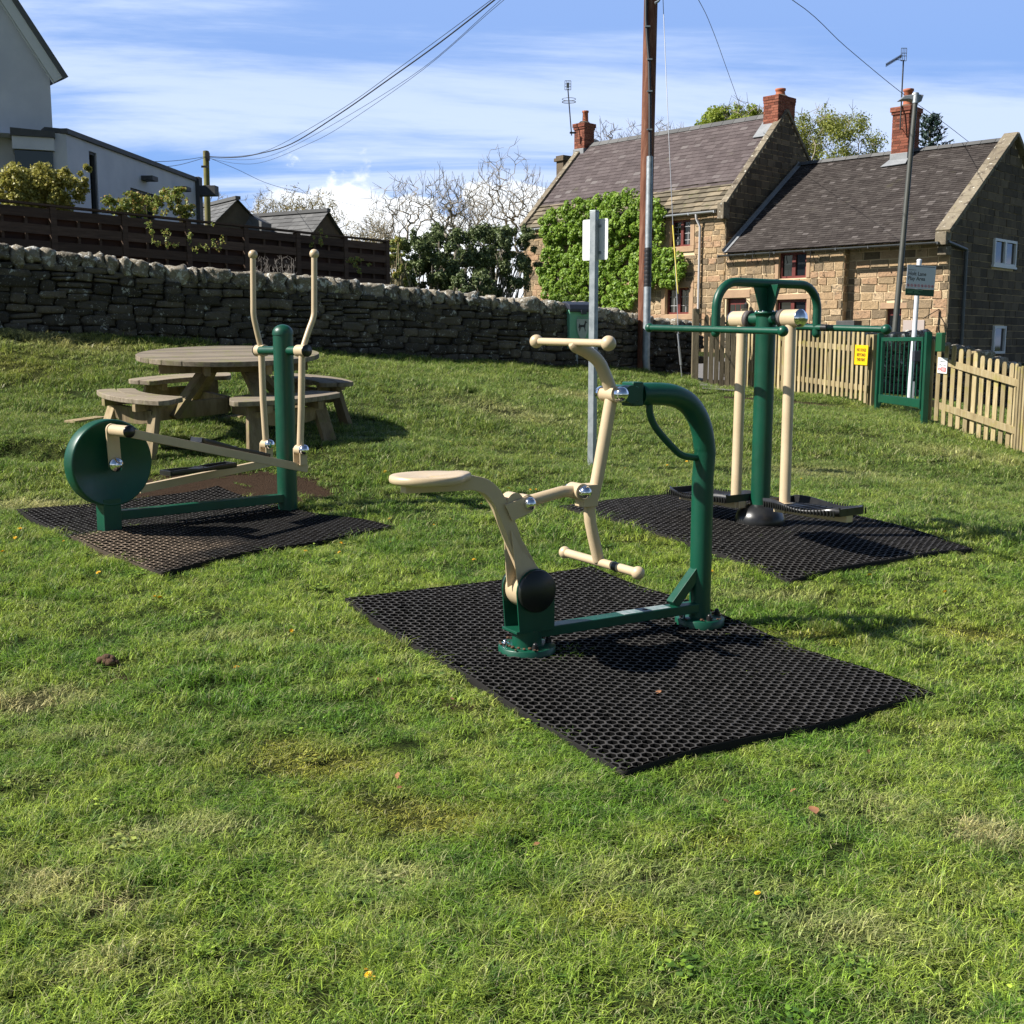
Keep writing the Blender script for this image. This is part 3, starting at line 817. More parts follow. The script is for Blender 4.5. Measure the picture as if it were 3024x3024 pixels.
# lever
lev = MB()
lp = smooth_path(P1.path([(1686, 1014), (1700, 1022), (1735, 1040), (1768, 1068), (1788, 1110), (1808, 1163)]), 5)
lev.tube(lp, [min(.029, .015 + .0028 * i) for i in range(len(lp))], 20)
lev.tube(smooth_path(P1.path([(1808, 1163), (1800, 1205), (1762, 1422), (1742, 1490)]), 3), .029, 20)
lev.tube(smooth_path(P1.path([(1742, 1490), (1743, 1540), (1768, 1655)]), 3), .027, 20)
#lev.prism([P1(1768, 1130) - n1 * .03, P1(1822, 1150) - n1 * .03, P1(1806, 1215) - n1 * .03, P1(1782, 1262) - n1 * .03], n1 * .03)
lev.cyl(P1(1805, 1163) - n1 * .05, P1(1805, 1163) + n1 * .05, .036, 24)
lev.box(P1(1732, 1462), P1(1762, 1462) - P1(1742, 1462) if False else d1_, n1, UP, .040, .036, .050)
levo = lev.build('lever_arm', M['cream'], root, .003)
hb = (n1 * .25 + V((0, 0, 0)))
hc = P1(1690, 1010)
hl = P(1584, 1008, (hc - EYE).dot(V((0, CT, -ST))) + .21); hr = P(1797, 1014, (hc - EYE).dot(V((0, CT, -ST))) - .17)
mb = MB(); mb.tube([hl, hr], .0165, 20); mb.ball(hl, .031); mb.ball(hr, .033)
mb.build('handle_bar', M['cream'], root)
fc_ = P1(1768, 1660); ft = (fc_ - EYE).dot(V((0, CT, -ST)))
fl = P(1668, 1631, ft + .21); fr = P(1884, 1692, ft - .22)
mb = MB(); mb.tube([fl, fr], .020, 20); mb.ball(fl, .029); mb.ball(fr, .030)
fo = mb.build('foot_bar', M['cream'], root)
tp = fl.lerp(fr, .72); td = (fr - fl).normalized()
mb = MB(); mb.cyl(tp - td * .014, tp + td * .014, .0212, 20); mb.build('black_tape', M['blackm'], fo)
# chrome caps
for (u, v), offs, r_ in (((1549, 1484), (.036, -.036), .029), ((1706, 1450), (.05, -.05), .030), ((1806, 1163), (.066, -.066), .034)):
    for o_ in offs:
        c = P1(u, v) + n1 * o_
        mb = MB(); domed(mb, c + n1 * (.01 if o_ > 0 else -.01), n1 * (1 if o_ > 0 else -1), r_, .6)
        mb.build('chrome_cap', M['chrome'], root)
# green post arch
arch = P1.path([(1888, 1164), (1945, 1163), (1990, 1169), (2030, 1190), (2058, 1228), (2074, 1275), (2082, 1335)])
arch = smooth_path(arch, 5)
q = arch[-1]
arch = arch + [V((G2.x, G2.y, q.z - .12)), V((G2.x, G2.y, G2.z + .01))]
mb = MB(); mb.tube(arch, .052, 36)
mb.build('arch_post', M['green'], root)
mb = MB(); c = P1(1868, 1163); mb.box(c, d1_, n1, UP, .03, .045, .055); mb.cyl(P1(1842, 1163) - n1 * .066, P1(1842, 1163) + n1 * .066, .041, 28); mb.box(P1(1850, 1163), d1_, n1, UP, .022, .064, .036)
mb.build('pivot_block', M['green'], root, .006)
mb = MB(); mb.tube(smooth_path(P1.path([(1918, 1185), (1920, 1225), (1940, 1268), (1990, 1325), (2018, 1346), (2064, 1352)]), 4), .0165, 16)
mb.build('grab_rail', M['green'], root)
ba = P1(1560, 1868); bb = P1(2062, 1790)
mb = MB(); mb.beam(ba, bb, .075, .045); beam_o = mb.build('base_beam', M['green'], root, .004)
mb = MB(); mid0 = ba.lerp(bb, .52) + V((0, 0, .0235)); mid1 = ba.lerp(bb, .80) + V((0, 0, .0235)); mb.beam(mid0, mid1, .066, .002); mb.build('label_sticker', pm('worn_label', (.30, .33, .34), (.12, .2, .18), 40, .5), beam_o)
mb = MB()
qd = (mid1 - mid0).normalized()
for f_, w_ in ((.52, .020),):
    c = mid0.lerp(mid1, f_) + V((0, 0, .002)); mb.lathe(c, UP, [(w_ * .7, -.001), (w_ * .7, .0005), (.0, .0005)], 12)
mb.build('sticker_marks', M['ink'], beam_o)
mb = MB(); mb.beam(P1(1985, 1785), P1(2068, 1668), .05, .05); mb.build('brace', M['green'], root, .003)

# ---------------- elliptical trainer (left)
E1 = gnd(325, 1578); 
E2d = V((.67, .74, 0))
P2 = Plane(E1, E2d); n2, d2_ = P2.n, P2.d
EB = P2(850, 1500); EB.z = H(EB.x, EB.y)
root = thing('elliptical_trainer', 'green and cream elliptical trainer with round flywheel and two upright handles', 'exercise machine', E1, 'outdoor gym machines on rubber mats')
mb = MB(); mb.cyl(EB - V((0, 0, .02)), V((EB.x, EB.y, P2(838, 985).z)), .068, 36)
top = V((EB.x, EB.y, P2(838, 985).z)); 
mb.build('main_post', M['green'], root)
mb = MB(); mb.lathe(top, UP, [(.072, -.01), (.072, 0)] + [(.072 * math.cos(R(a)), .062 * math.sin(R(a))) for a in range(10, 91, 10)], 32); mb.build('post_cap', M['green'], root)
mb = MB(); mb.beam(V((E1.x, E1.y, E1.z - .02)), V((E1.x, E1.y, P2(325, 1470).z)), .095, .115, up=d2_); mb.build('foot_post', M['green'], root, .004)
mb = MB(); mb.beam(P2(330, 1523), P2(838, 1470), .07, .058); mb.build('base_beam', M['green'], root, .004)
fw = P2(322, 1366)
mb = MB(); mb.lathe(fw - n2 * .055, n2, [(.0, 0), (.245, 0), (.262, .006), (.264, .02), (.264, .09), (.258, .104), (.250, .104), (.247, .100), (.0, .100)], 72)
mb.build('flywheel', M['green'], root)
ck = MB()
hubE = P2(340, 1372, .10); tpE = P2(331, 1270, .10)
ck.beam(hubE, tpE, .012, .08, up=d2_); ck.cyl(hubE - n2 * .006, hubE + n2 * .007, .041, 24); ck.cyl(tpE - n2 * .006, tpE + n2 * .007, .040, 24)
cko = ck.build('crank_arm', M['cream'], root, .001)
mb = MB(); mb.cyl(P2(331, 1270, .10), P2(331, 1270, .10) + n2 * .19, .035, 24); mb.build('crank_sleeve', M['cream'], root)
mb = MB(); c = P2(331, 1270, .10) + n2 * .19; mb.lathe(c, n2, [(.036, 0), (.036, .012), (.0, .014)], 24); mb.build('crank_cap', M['black'], cko)
mb = MB(); mb.lathe(hubE + n2 * .006, n2, [(.046, 0), (.045, .012), (.036, .026), (.020, .034), (.018, .036), (.018, .048), (.010, .056), (.0, .057)], 28); mb.build('hub_cap', M['chrome'], root)
# pedal bars
mb = MB(); mb.beam(P2(368, 1276, .26), P2(905, 1384, .25), .036, .052); pb1 = mb.build('pedal_bar', M['cream'], root, .002)
mb = MB(); mb.beam(P2(410, 1445, -.19), P2(815, 1362, -.25), .036, .052); pb2 = mb.build('pedal_bar', M['cream'], root, .002)
def tray(a, b_, w, h, name, parent, nrm):
    d = (b_ - a); Ln = d.length; d.normalize(); up_ = nrm.cross(d); 
    if up_.z < 0: up_ = -up_
    mb = MB(); nseg = 14; prof = []
    for i in range(nseg + 1):
        t = i / nseg
        lift = .018 * math.exp(-((t - .5) / .12) ** 2)
        prof.append((t, lift))
    for side, o_ in ((-1, -w / 2), (1, w / 2)):
        vs = []
        for t, lf in prof:
            q = a + d * (Ln * t) + nrm * o_
            hh = h * (1 - .35 * math.exp(-((t - .5) / .14) ** 2))
            vs += [q, q + up_ * (hh + lf * .2), q - nrm * (side * .012) + up_ * (hh + lf * .2), q - nrm * (side * .012)]
        mb.add(vs, [(4 * i + j, 4 * i + (j + 1) % 4, 4 * i + 4 + (j + 1) % 4, 4 * i + 4 + j) for i in range(nseg) for j in range(4)] + [(0, 1, 2, 3), (4 * nseg, 4 * nseg + 1, 4 * nseg + 2, 4 * nseg + 3)], True)
    vs = []
    for t, lf in prof:
        q = a + d * (Ln * t) + up_ * (.008 + lf)
        vs += [q - nrm * w * .49, q + nrm * w * .49, q + nrm * w * .49 - up_ * .01, q - nrm * w * .49 - up_ * .01]
    mb.add(vs, [(4 * i + j, 4 * i + (j + 1) % 4, 4 * i + 4 + (j + 1) % 4, 4 * i + 4 + j) for i in range(nseg) for j in range(4)], True)
    for q in (a, b_): mb.box(q + up_ * h / 2, d, nrm, up_, .006, w / 2, h / 2)
    for i in range(9):
        mb.box(a + d * (Ln * (.1 + i * .1)) + up_ * (.010 + .018 * math.exp(-((.1 + i * .1 - .5) / .12) ** 2)), d, nrm, up_, .004, w * .42, .003)
    return mb.build(name, M['black'], parent, .002)
tray(P2(580, 1306, .10), P2(778, 1352, .10), .13, .032, 'pedal', pb1, n2)
tray(P2(490, 1404, -.10), P2(682, 1378, -.10), .13, .032, 'pedal', pb2, n2)
# cross bar
ca = P2(775, 1034, -.30); cb = P2(898, 1037, .25)
pc = V((EB.x, EB.y, (ca.z + cb.z) / 2))
mb = MB(); mb.cyl(pc - n2 * .26, pc + n2 * .22, .030, 24); mb.build('cross_bar', M['green'], root)
for sgn, off, upper, lower in ((1, .25, [(892, 1035), (912, 975), (926, 935), (928, 900), (928, 750)], [(892, 1040), (890, 1200), (886, 1328)]),
                               (-1, -.28, [(772, 1032), (758, 975), (749, 930), (748, 890), (747, 752)], [(772, 1038), (777, 1180), (786, 1312)])):
    mb = MB()
    mb.tube(smooth_path(P2.path(upper, off), 3), .0195, 20); mb.tube(P2.path(lower, off), .023, 20)
    c = P2(*upper[0], off); c.z = pc.z; mb.cyl(c - n2 * .045, c + n2 * .045, .040, 24)
    mb.ball(P2(*upper[-1], off), .032)
    ho = mb.build('swing_handle', M['cream'], root)
    mb = MB(); mb.lathe(c + n2 * .045 * sgn, n2 * sgn, [(.041, 0), (.041, .010), (.0, .012)], 24); mb.build('end_cap', M['black'], ho)
    e = P2(*lower[-1], off)
    mb = MB(); mb.cyl(e - n2 * .03, e + n2 * .03, .033, 20)
    for s2 in (-1, 1): mb.box(e + n2 * (.035 * s2) - V((0, 0, .045)), d2_, n2, UP, .03, .004, .055)
    mb.box(e - V((0, 0, .098)), d2_, n2, UP, .03, .038, .004); bo = mb.build('hinge_bracket', M['cream'], root, .002)
    mb = MB(); domed(mb, e + n2 * .045, n2, .036, .55); mb.build('chrome_cap', M['chrome'], bo)

# ---------------- twin pendulum swing machine (right)
T0 = gnd(2243, 1552)
ax3 = V((.57, -.82, 0)).normalized(); b3 = V((.82, .57, 0)).normalized()
def tdep(p): return (p - EYE).dot(V((0, CT, -ST)))
tp0 = tdep(T0)
def Z3(u, v): return P(u, v, tp0).z
root = thing('pendulum_swing_machine', 'green twin pendulum machine with T shaped grips and black foot platforms by the fence', 'exercise machine', T0, 'outdoor gym machines on rubber mats')
zf = Z3(2250, 925)
mb = MB(); mb.cyl(T0 - V((0, 0, .02)), V((T0.x, T0.y, zf - .02)), .063, 36); mb.build('main_post', M['green'], root)
mb = MB(); mb.lathe(V((T0.x, T0.y, zf)), UP, [(.063, -.03), (.070, -.012), (.075, -.012), (.075, .004), (.0, .004)], 32)
fl3 = mb.build('flange', M['green'], root)
for a in range(0, 360, 60): 
    mb = MB(); c = V((T0.x + .064 * math.cos(R(a)), T0.y + .064 * math.sin(R(a)), zf + .004)); mb.ball(c, .009, n=8); mb.build('bolt', M['chrome'], fl3)
mb = MB(); mb.lathe(T0 + V((0, 0, .025)), UP, [(.158, -.02), (.162, .0), (.160, .03), (.145, .065), (.115, .095), (.085, .112), (.066, .118), (.060, .118)], 48)
dm = mb.build('base_dome', M['black'], root)
c = T0 - b3 * .12 - ax3 * -.05 + V((0, 0, .072)); dv = V((-.75, -.5, .5)).normalized()
mb = MB(); mb.lathe(c, dv, [(.016, .008), (.012, .011), (.0, .006)], 16); mb.build('dome_plug', M['blackm'], dm)
# arch frame perpendicular to the axle
zt = Z3(2250, 842); zl = Z3(2250, 985)
wl, wr = .44, .48
c3 = V((T0.x, T0.y, 0))
def A3(s, z, a=0): return c3 + b3 * s + ax3 * a + V((0, 0, z))
mb = MB()
rad = .16
arc = [A3(-wl, zl), A3(-wl, zt - rad)] + [A3(-wl + rad - rad * math.cos(R(t)), zt - rad + rad * math.sin(R(t))) for t in range(12, 91, 13)] + \
      [A3(wr - rad + rad * math.sin(R(t)), zt - rad + rad * math.cos(R(t))) for t in range(0, 90, 13)] + [A3(wr, zt - rad), A3(wr, zl)]
mb.tube(arc, .0275, 24); mb.ball(A3(-wl, zl), .0275); mb.ball(A3(wr, zl), .0275)
mb.build('arch_frame', M['green'], root)
mb = MB()
z0 = zf + .004; z1 = zt - .01
for k_ in (-.004, ): mb.prism([A3(-.058, z0, k_), A3(.058, z0, k_), A3(.125, z1, k_), A3(-.125, z1, k_)], ax3 * .008)
mb.prism([A3(0, z0, -.05), A3(0, z0, .05), A3(0, z1, .09), A3(0, z1, -.09)], b3 * .008)
mb.build('gusset', M['green'], root, .001)
zb = Z3(2250, 968) 
for s, (uL, vL), (uR, vR), dt in ((-wl, (1918, 968), (2312, 978), 0), (wr, (2212, 962), (2617, 973), 0)):
    cc = A3(s, zb)
    t_c = tdep(cc)
    a_ = P(uL, vL, t_c + .46); b_ = P(uR, vR, t_c - .44)
    mb = MB(); mb.tube([a_, b_], .0205, 20); mb.ball(a_, .030); mb.ball(b_, .032)
    hb_ = mb.build('grip_bar', M['green'], root)
    dd = (b_ - a_).normalized()
    if s > 0:
        q = a_.lerp(b_, .585); mb = MB(); mb.cyl(q - dd * .028, q + dd * .028, .0222, 20); mb.build('black_tape', M['blackm'], hb_)
# axle
za = Z3(2250, 944)
ac = V((T0.x, T0.y, za))
mb = MB(); mb.cyl(ac - ax3 * .24, ac + ax3 * .24, .038, 24); mb.build('axle', M['green'], root)
for sgn in (-1, 1):
    c = ac + ax3 * (.205 * sgn)
    t_ = tdep(c)
    low = P(2317, 1492, t_) if sgn > 0 else P(2173, 1478, t_)
    mb = MB(); mb.cyl(c - ax3 * .075, c + ax3 * .075, .055, 28)
    mb.tube([c, low], .034, 24)
    ph = mb.build('pendulum', M['cream'], root)
    mb = MB(); mb.lathe(c + ax3 * .075 * sgn, ax3 * sgn, [(.056, 0), (.056, .006), (.052, .008)] + [(.052 * math.cos(R(a)), .008 + .028 * math.sin(R(a))) for a in (30, 60, 90)], 28); mb.build('chrome_cap', M['chrome'], ph)
    mb = MB(); mb.lathe(c - ax3 * .075 * sgn, -ax3 * sgn, [(.0555, -.03), (.0565, -.03), (.0565, .004), (.0, .006)], 28); mb.build('rubber_ring', pm('grey_ring', (.09, .075, .07)), ph)
    # platform
    o_ = ax3 * sgn
    st = low - o_ * .05
    mb = MB(); mb.box(st + o_ * .27 - V((0, 0, .022)), o_, b3, UP, .28, .028, .022); mb.box(low - V((0, 0, .012)), o_, b3, UP, .045, .05, .03)
    mb.build('platform_beam', M['cream'], ph, .003)
    Lp, Wp = .56, .15
    nseg = 20
    mb = MB()
    def pf3(x, y, z): return st + o_ * x + b3 * y + V((0, 0, z))
    vs = []
    xs = [Lp * i / nseg for i in range(nseg + 1)]
    for x in xs:
        t = x / Lp
        w_ = Wp * (1 - .12 * math.cos(2 * math.pi * t) - .22 * max(0, (t - .85) / .15) ** 2)
        hh = .036 + .018 * math.cos(2 * math.pi * (t - .1))
        fz = .006 + .007 * math.sin(2 * math.pi * t)
        vs += [pf3(x, -w_ - .012, hh), pf3(x, -w_, hh), pf3(x, -w_ + .012, fz), pf3(x, w_ - .012, fz), pf3(x, w_, hh), pf3(x, w_ + .012, hh), pf3(x, w_ + .004, -.002), pf3(x, -w_ - .004, -.002)]
    mb.add(vs, [(8 * i + j, 8 * i + (j + 1) % 8, 8 * i + 8 + (j + 1) % 8, 8 * i + 8 + j) for i in range(nseg) for j in range(8)], True)
    for i0 in (0, nseg): mb.add([vs[8 * i0 + j] for j in range(8)], [tuple(range(8))])
    mb.box(pf3(.004, 0, .022), o_, b3, UP, .005, Wp * .86, .024); mb.box(pf3(Lp - .004, 0, .020), o_, b3, UP, .005, Wp * .66, .022)
    for i in range(26):
        x = Lp * (i + .5) / 26
        for sd in (-1, 1):
            mb.box(pf3(x, sd * (Wp * (1 - .12 * math.cos(2 * math.pi * x / Lp)) + .010), .014), o_, b3, UP, .003, .004, .018)
    for i in range(8): mb.box(pf3(.12 + i * .045, 0, .012), o_, b3, UP, .006, Wp * .6, .004)
    mb.build('foot_platform', M['black'], ph)
# ================================================================== text helper
def text(parent, name, body, O, ex, ey, size, mat, align='LEFT', depth=.0008, sx=1.0, bold=0):
    cu = bpy.data.curves.new(name, 'FONT'); cu.body = body; cu.size = size; cu.align_x = align; cu.extrude = depth; cu.offset = bold; cu.resolution_u = 3
    t = bpy.data.objects.new('tmp', cu); COL.objects.link(t)
    bpy.context.view_layer.update()
    me = bpy.data.meshes.new_from_object(t.evaluated_get(bpy.context.evaluated_depsgraph_get()))
    bpy.data.objects.remove(t)
    ex = ex.normalized(); ey = ey.normalized(); ez = ex.cross(ey)
    loc = root_loc(parent)
    for v_ in me.vertices:
        q = O + ex * (v_.co.x * sx) + ey * v_.co.y + ez * v_.co.z - loc
        v_.co = q
    me.materials.clear(); me.materials.append(mat); me.name = name
    o = bpy.data.objects.new(name, me); COL.objects.link(o); o.parent = parent
    return o

# ================================================================== picnic table
TC = P(676, 1043, 10.15)
g0 = V((TC.x, TC.y, H(TC.x, TC.y)))
tl = V((0, -math.sin(R(4.6)), 0))
tz = V((.012, -.082, 1)).normalized(); tx = V((1, 0, 0)); tx = (tx - tz * tx.dot(tz)).normalized(); ty = tz.cross(tx)
root = thing('picnic_table', 'weathered round wooden picnic table with four curved bench seats near the stone wall', 'picnic table', g0)
def TL(x, y, z): return TC + tx * x + ty * y + tz * z
rt = .785
mb = MB()
npl = 11
for i in range(npl):
    y0 = -rt + 2 * rt * i / npl + .003; y1 = -rt + 2 * rt * (i + 1) / npl - .003
    k = 8; up_, lo_ = [], []
    poly = []
    xs0 = []
    for j in range(k + 1):
        y = y0 + (y1 - y0) * j / k; x = math.sqrt(max(0, rt * rt - y * y)); xs0.append((x, y))
    poly = [(x, y) for x, y in xs0] + [(-x, y) for x, y in xs0[::-1]]
    a = R(20)
    mb.prism([TL(x * math.cos(a) - y * math.sin(a), x * math.sin(a) + y * math.cos(a), 0) for x, y in poly], tz * -.042, rnd.random())
mb.build('table_top', M['tabletop'], root, .004)
for a0, off in ((20, -.38), (20, .38), (110, -.38), (110, .38)):
    a = R(a0); dx = V((math.cos(a), math.sin(a), 0)); 
    p_ = lambda s, o_, z: TL(math.cos(a) * s - math.sin(a) * o_, math.sin(a) * s + math.cos(a) * o_, z)
    if a0 == 110: continue
    mb = MB(); mb.beam(p_(-.62, off, -.085), p_(.62, off, -.085), .05, .08, up=tz, tint=rnd.random()); mb.build('top_bearer', M['tablewood'], root, .003)
mb = MB(); 
for a0 in (20 + 90,):
    a = R(a0)
    for off in (-.25, .25):
        mb = MB(); mb.beam(TL(math.cos(a) * -.68 - math.sin(a) * off, math.sin(a) * -.68 + math.cos(a) * off, -.085), TL(math.cos(a) * .68 - math.sin(a) * off, math.sin(a) * .68 + math.cos(a) * off, -.085), .05, .08, up=tz, tint=rnd.random())
        mb.build('top_bearer', M['tablewood'], root, .003)
zs = -.285; seat_r0, seat_r1 = .80, 1.12
for qi, a0 in enumerate((228, 312, 48, 132)):
    a = R(a0)
    er = V((math.cos(a), math.sin(a), 0)); et = V((-math.sin(a), math.cos(a), 0))
    def Q(r_, t_, z): return TL(er.x * r_ + et.x * t_, er.y * r_ + et.y * t_, z)
    # curved seat from two planks with rounded ends
    sm = MB()
    mid = (seat_r0 + seat_r1) / 2
    for (ra, rb) in ((seat_r0, mid - .004), (mid + .004, seat_r1)):
        poly = []
        w_ = R(29)
        for j in range(15): an = -w_ + 2 * w_ * j / 14; poly.append((rb, an))
        inner = []
        for j in range(15): an = w_ - 2 * w_ * j / 14; inner.append((ra, an))
        if rb > mid + .05:   # round outer corners
            poly = [(mid + .05, -w_ - .0), (rb - .06, -w_ * .985), (rb - .015, -w_ * .93)] + [(rb, -w_ * .88 + 2 * w_ * .88 * j / 14) for j in range(15)] + [(rb - .015, w_ * .93), (rb - .06, w_ * .985)]
            inner = [(ra, w_ * (1.0 - 2 * j / 14)) for j in range(15)]
        else:
            inner = [(ra + .05, w_ * 1.0), (ra + .015, w_ * .95)] + [(ra, w_ * .9 * (1 - 2 * j / 14)) for j in range(15)] + [(ra + .015, -w_ * .95), (ra + .05, -w_)]
        sm.prism([TL(r_ * math.cos(a + an), r_ * math.sin(a + an), zs) for r_, an in poly + inner], tz * -.042, rnd.uniform(.4, 1))
    sm.build('bench_seat', M['tabletop'], root, .006)
    lg = MB()
    for sgn in (-1, 1):
        top = Q(.93, .30 * sgn, zs - .05); ft = Q(1.03, .36 * sgn, 0)
        gz = H(ft.x, ft.y); dirn = (ft - top); dirn = V((dirn.x, dirn.y, gz - .02 - top.z))
        # long run from top to the ground
        lm = MB(); lm.beam(top, top + dirn, .05, .12, up=et, tint=rnd.random()); lm.build('leg', M['tablewood'], root, .004)
        bm_ = MB(); bm_.beam(Q(.79, .24 * sgn, zs - .075), Q(1.09, .24 * sgn, zs - .075), .05, .06, up=tz, tint=rnd.random()); bm_.build('seat_bearer', M['tablewood'], root, .003)
    ap_ = MB()
    # apron with a curved lower edge
    poly = [Q(.95, t_, zs - .10) for t_ in (-.33, .33)] + [Q(.95, .33 * math.cos(R(x)), zs - .16 - .075 * math.sin(R(x))) for x in range(0, 181, 15)]
    ap_.prism(poly, (er.x * tx + er.y * ty) * .04, rnd.random()); ap_.build('apron', M['tablewood'], root, .003)
    rb_ = MB(); rb_.beam(Q(.05, 0, zs - .17), Q(.96, 0, zs - .17), .05, .14, up=tz, tint=rnd.random()); rb_.build('radial_beam', M['tablewood'], root, .003)
    dg = MB(); dg.beam(Q(.62, .03, zs - .22), Q(.22, .03, -.07), .05, .13, up=et, tint=rnd.random()); dg.build('table_strut', M['tablewood'], root, .003)
for (u0, v0, u1, v1, lab) in ((205, 1246, 300, 1232, 'thin brown plank lying on the turf left of the picnic table'), (690, 1232, 765, 1218, 'pale broken board lying on the grass beneath the picnic table')):
    a_, b_ = gnd(u0, v0, .02), gnd(u1, v1, .02)
    mb = MB(); mb.beam(a_, b_, .16, .022, tint=.9); o = mb.build('plank', M['tablewood'], base=a_, bevel=.003)
    tag(o, lab, 'plank', 'loose planks around the picnic table')

# ================================================================== sign on square galvanised post
B0 = gnd(1748, 1378); t0_ = tdep(B0)
root = thing('road_sign', 'blank white sheet sign seen from behind on a square galvanised post in the lawn', 'sign', B0)
topz = P(1760, 637, t0_)
fx = V((.80, -.60, 0)); fy = V((.60, .80, 0))
ctop = V((B0.x, B0.y, topz.z))
mb = MB(); mb.box((B0 + ctop) / 2 - V((0, 0, .03)), fx, fy, UP, .029, .029, (ctop.z - B0.z) / 2 + .03); mb.box(ctop + V((0, 0, .004)), fx, fy, UP, .0305, .0305, .006)
mb.build('post', M['galv'], root, .004)
so = B0 + fy * .04
pA, pB = on_plane(1722, 648, so, fy), on_plane(1797, 646, so, fy); zlo = on_plane(1760, 768, so, fy).z; zhi = on_plane(1760, 647, so, fy).z
w0 = (pA - V((B0.x, B0.y, 0))).dot(fx); w1 = (pB - V((B0.x, B0.y, 0))).dot(fx)
poly = []
for cx_, cz_, a0 in ((w1 - .015, zhi - .015, 0), (w0 + .015, zhi - .015, 90), (w0 + .015, zlo + .015, 180), (w1 - .015, zlo + .015, 270)):
    for k in range(4): a = R(a0 + 30 * k); poly.append(V((B0.x, B0.y, cz_ + .015 * math.sin(a))) + fx * (cx_ + .015 * math.cos(a)) + fy * .034)
mb = MB(); mb.prism(poly, fy * .004); mb.build('sign_panel', M['white'], root)
for z in (zhi - .06, zlo + .06):
    mb = MB(); mb.box(V((B0.x, B0.y, z)) + fy * .034, fx, fy, UP, .05, .004, .012); mb.build('bracket', M['galv'], root)

# ================================================================== dog waste bin
DB = gnd(1702, 1082); tb = tdep(DB)
bx = V((.86, .51, 0)); bx = V((.93, .36, 0)).normalized(); bn = V((bx.y, -bx.x, 0))
root = thing('dog_waste_bin', 'green dog waste bin with black lid and white shield badge by the stone wall', 'bin', DB)
def BP(u, v): return on_plane(u, v, DB + bn * .14, bn)
q0 = V((DB.x, DB.y, 0))
zt_, zb_ = BP(1700, 905).z, BP(1700, 1030).z
mb = MB(); mb.abox((DB.x, DB.y, (DB.z + zb_) / 2), .024, .024, (zb_ - DB.z) / 2 + .03); mb.build('bin_post', M['galv'], root)
def D(x, y, z): return q0 + bx * x + bn * y + V((0, 0, z))
ol, orr = -.20, .22
bev = .004
mb = MB()
vs = [D(ol + .02, -.15, zb_), D(orr - .02, -.15, zb_), D(orr - .02, .13, zb_), D(ol + .02, .13, zb_), D(ol, -.17, zt_), D(orr, -.17, zt_), D(orr, .16, zt_ - .06), D(ol, .16, zt_ - .06)]
mb.add(vs, [(0, 3, 2, 1), (4, 5, 6, 7), (0, 1, 5, 4), (1, 2, 6, 5), (2, 3, 7, 6), (3, 0, 4, 7)]); mb.build('bin_body', M['bin'], root, .012)
mb = MB()
lid = [(-.19, -.01), (-.19, .05), (-.10, .085), (.05, .075), (.17, .03), (.20, -.04), (.20, -.09), (.175, -.09), (.165, -.05)]
mb.prism([D(ol - .015, y, zt_ + z) for y, z in lid], bx * (orr - ol + .03)); mb.build('bin_lid', M['binlid'], root, .012)
mb = MB(); mb.box(D(.03, .21, zt_ - .09), bx, bn, UP, .05, .012, .035); mb.build('lid_handle', M['binlid'], root, .006)
def FP(u, v, o_=.0):
    nrm = (bn * (zt_ - .06 - zb_) - UP * -.0)
    r_ = ray(u, v); pl_o = D(0, .155 + o_, 0)
    return on_plane(u, v, pl_o, bn)
def FS(x, y, o_=0): return D(x, .166 + o_ - (zt_ - .06 - y) * .0, y)
zc = (zt_ + zb_) / 2
sh = [(-.105, .17), (.105, .17), (.103, .04), (.085, -.05), (.05, -.13), (0, -.17), (-.05, -.13), (-.085, -.05), (-.103, .04)]
mb = MB(); mb.prism([FS(.03 + x, zc - .03 + z) for x, z in sh], bn * .003); mb.build('shield_badge', M['pale'], root)
dog = [(-.075, .0), (-.06, .075), (-.05, .075), (-.045, .055), (.02, .055), (.035, .085), (.04, .115), (.055, .12), (.075, .10), (.08, .09), (.06, .085), (.05, .05), (.045, .0), (.052, -.045), (.040, -.045), (.03, .01), (.0, .02), (-.035, .015), (-.045, -.045), (-.058, -.045), (-.06, .02)]
mb = MB(); mb.prism([FS(.03 + x, zc - .01 + z, .004) for x, z in dog], bn * .002); mb.build('dog_symbol', M['ink'], root)
text(root, 'lettering', 'DOG WASTE ONLY', FS(.03 - .10, zc + .155, .001), bx, UP, .030, M['pale'], depth=.001, sx=.78)

# ================================================================== telephone pole, stay, conduit
PB = gnd(1899, 1095); tpb = tdep(PB)
ptop = P(1927, -230, tpb + .1)
root = thing('telephone_pole', 'tall reddish wooden telegraph pole with grey conduit standing by the stone wall', 'utility pole', PB)
mb = MB(); mb.tube([PB - V((0, 0, .1)), P(1910, 550, tpb), P(1922, 0, tpb), ptop], [.104, .114, .118, .118], 24); mb.build('pole', M['pole'], root)
off = V((.03, -.13, 0))
def PO(u, v): return P(u, v, tpb - .13)
mb = MB(); mb.tube([PO(1919, 463), PO(1914, 735)], .056, 20, caps=False); mb.build('conduit', M['galv'], root)
mb = MB(); mb.tube([PO(1914, 733), PO(1912, 850)], .058, 16)
for i in range(9): 
    a = PO(1914, 735).lerp(PO(1912, 850), (i + .5) / 9); mb.cyl(a - V((0, 0, .018)), a + V((0, 0, .018)), .066, 14)
mb.build('cable_wrap', M['cable'], root)
mb = MB(); mb.tube([PO(1912, 848), PO(1908, 1060), PO(1910, 1090), PO(1912, 1108)], [.062, .062, .058, .035], 20); mb.build('conduit', M['galv'], root)
mb = MB(); mb.tube([PO(1908, -230), PO(1908, 60), PO(1912, 120), PO(1917, 178), PO(1919, 300), PO(1919, 465)], .026, 8); mb.build('cable_run', M['cable'], root)
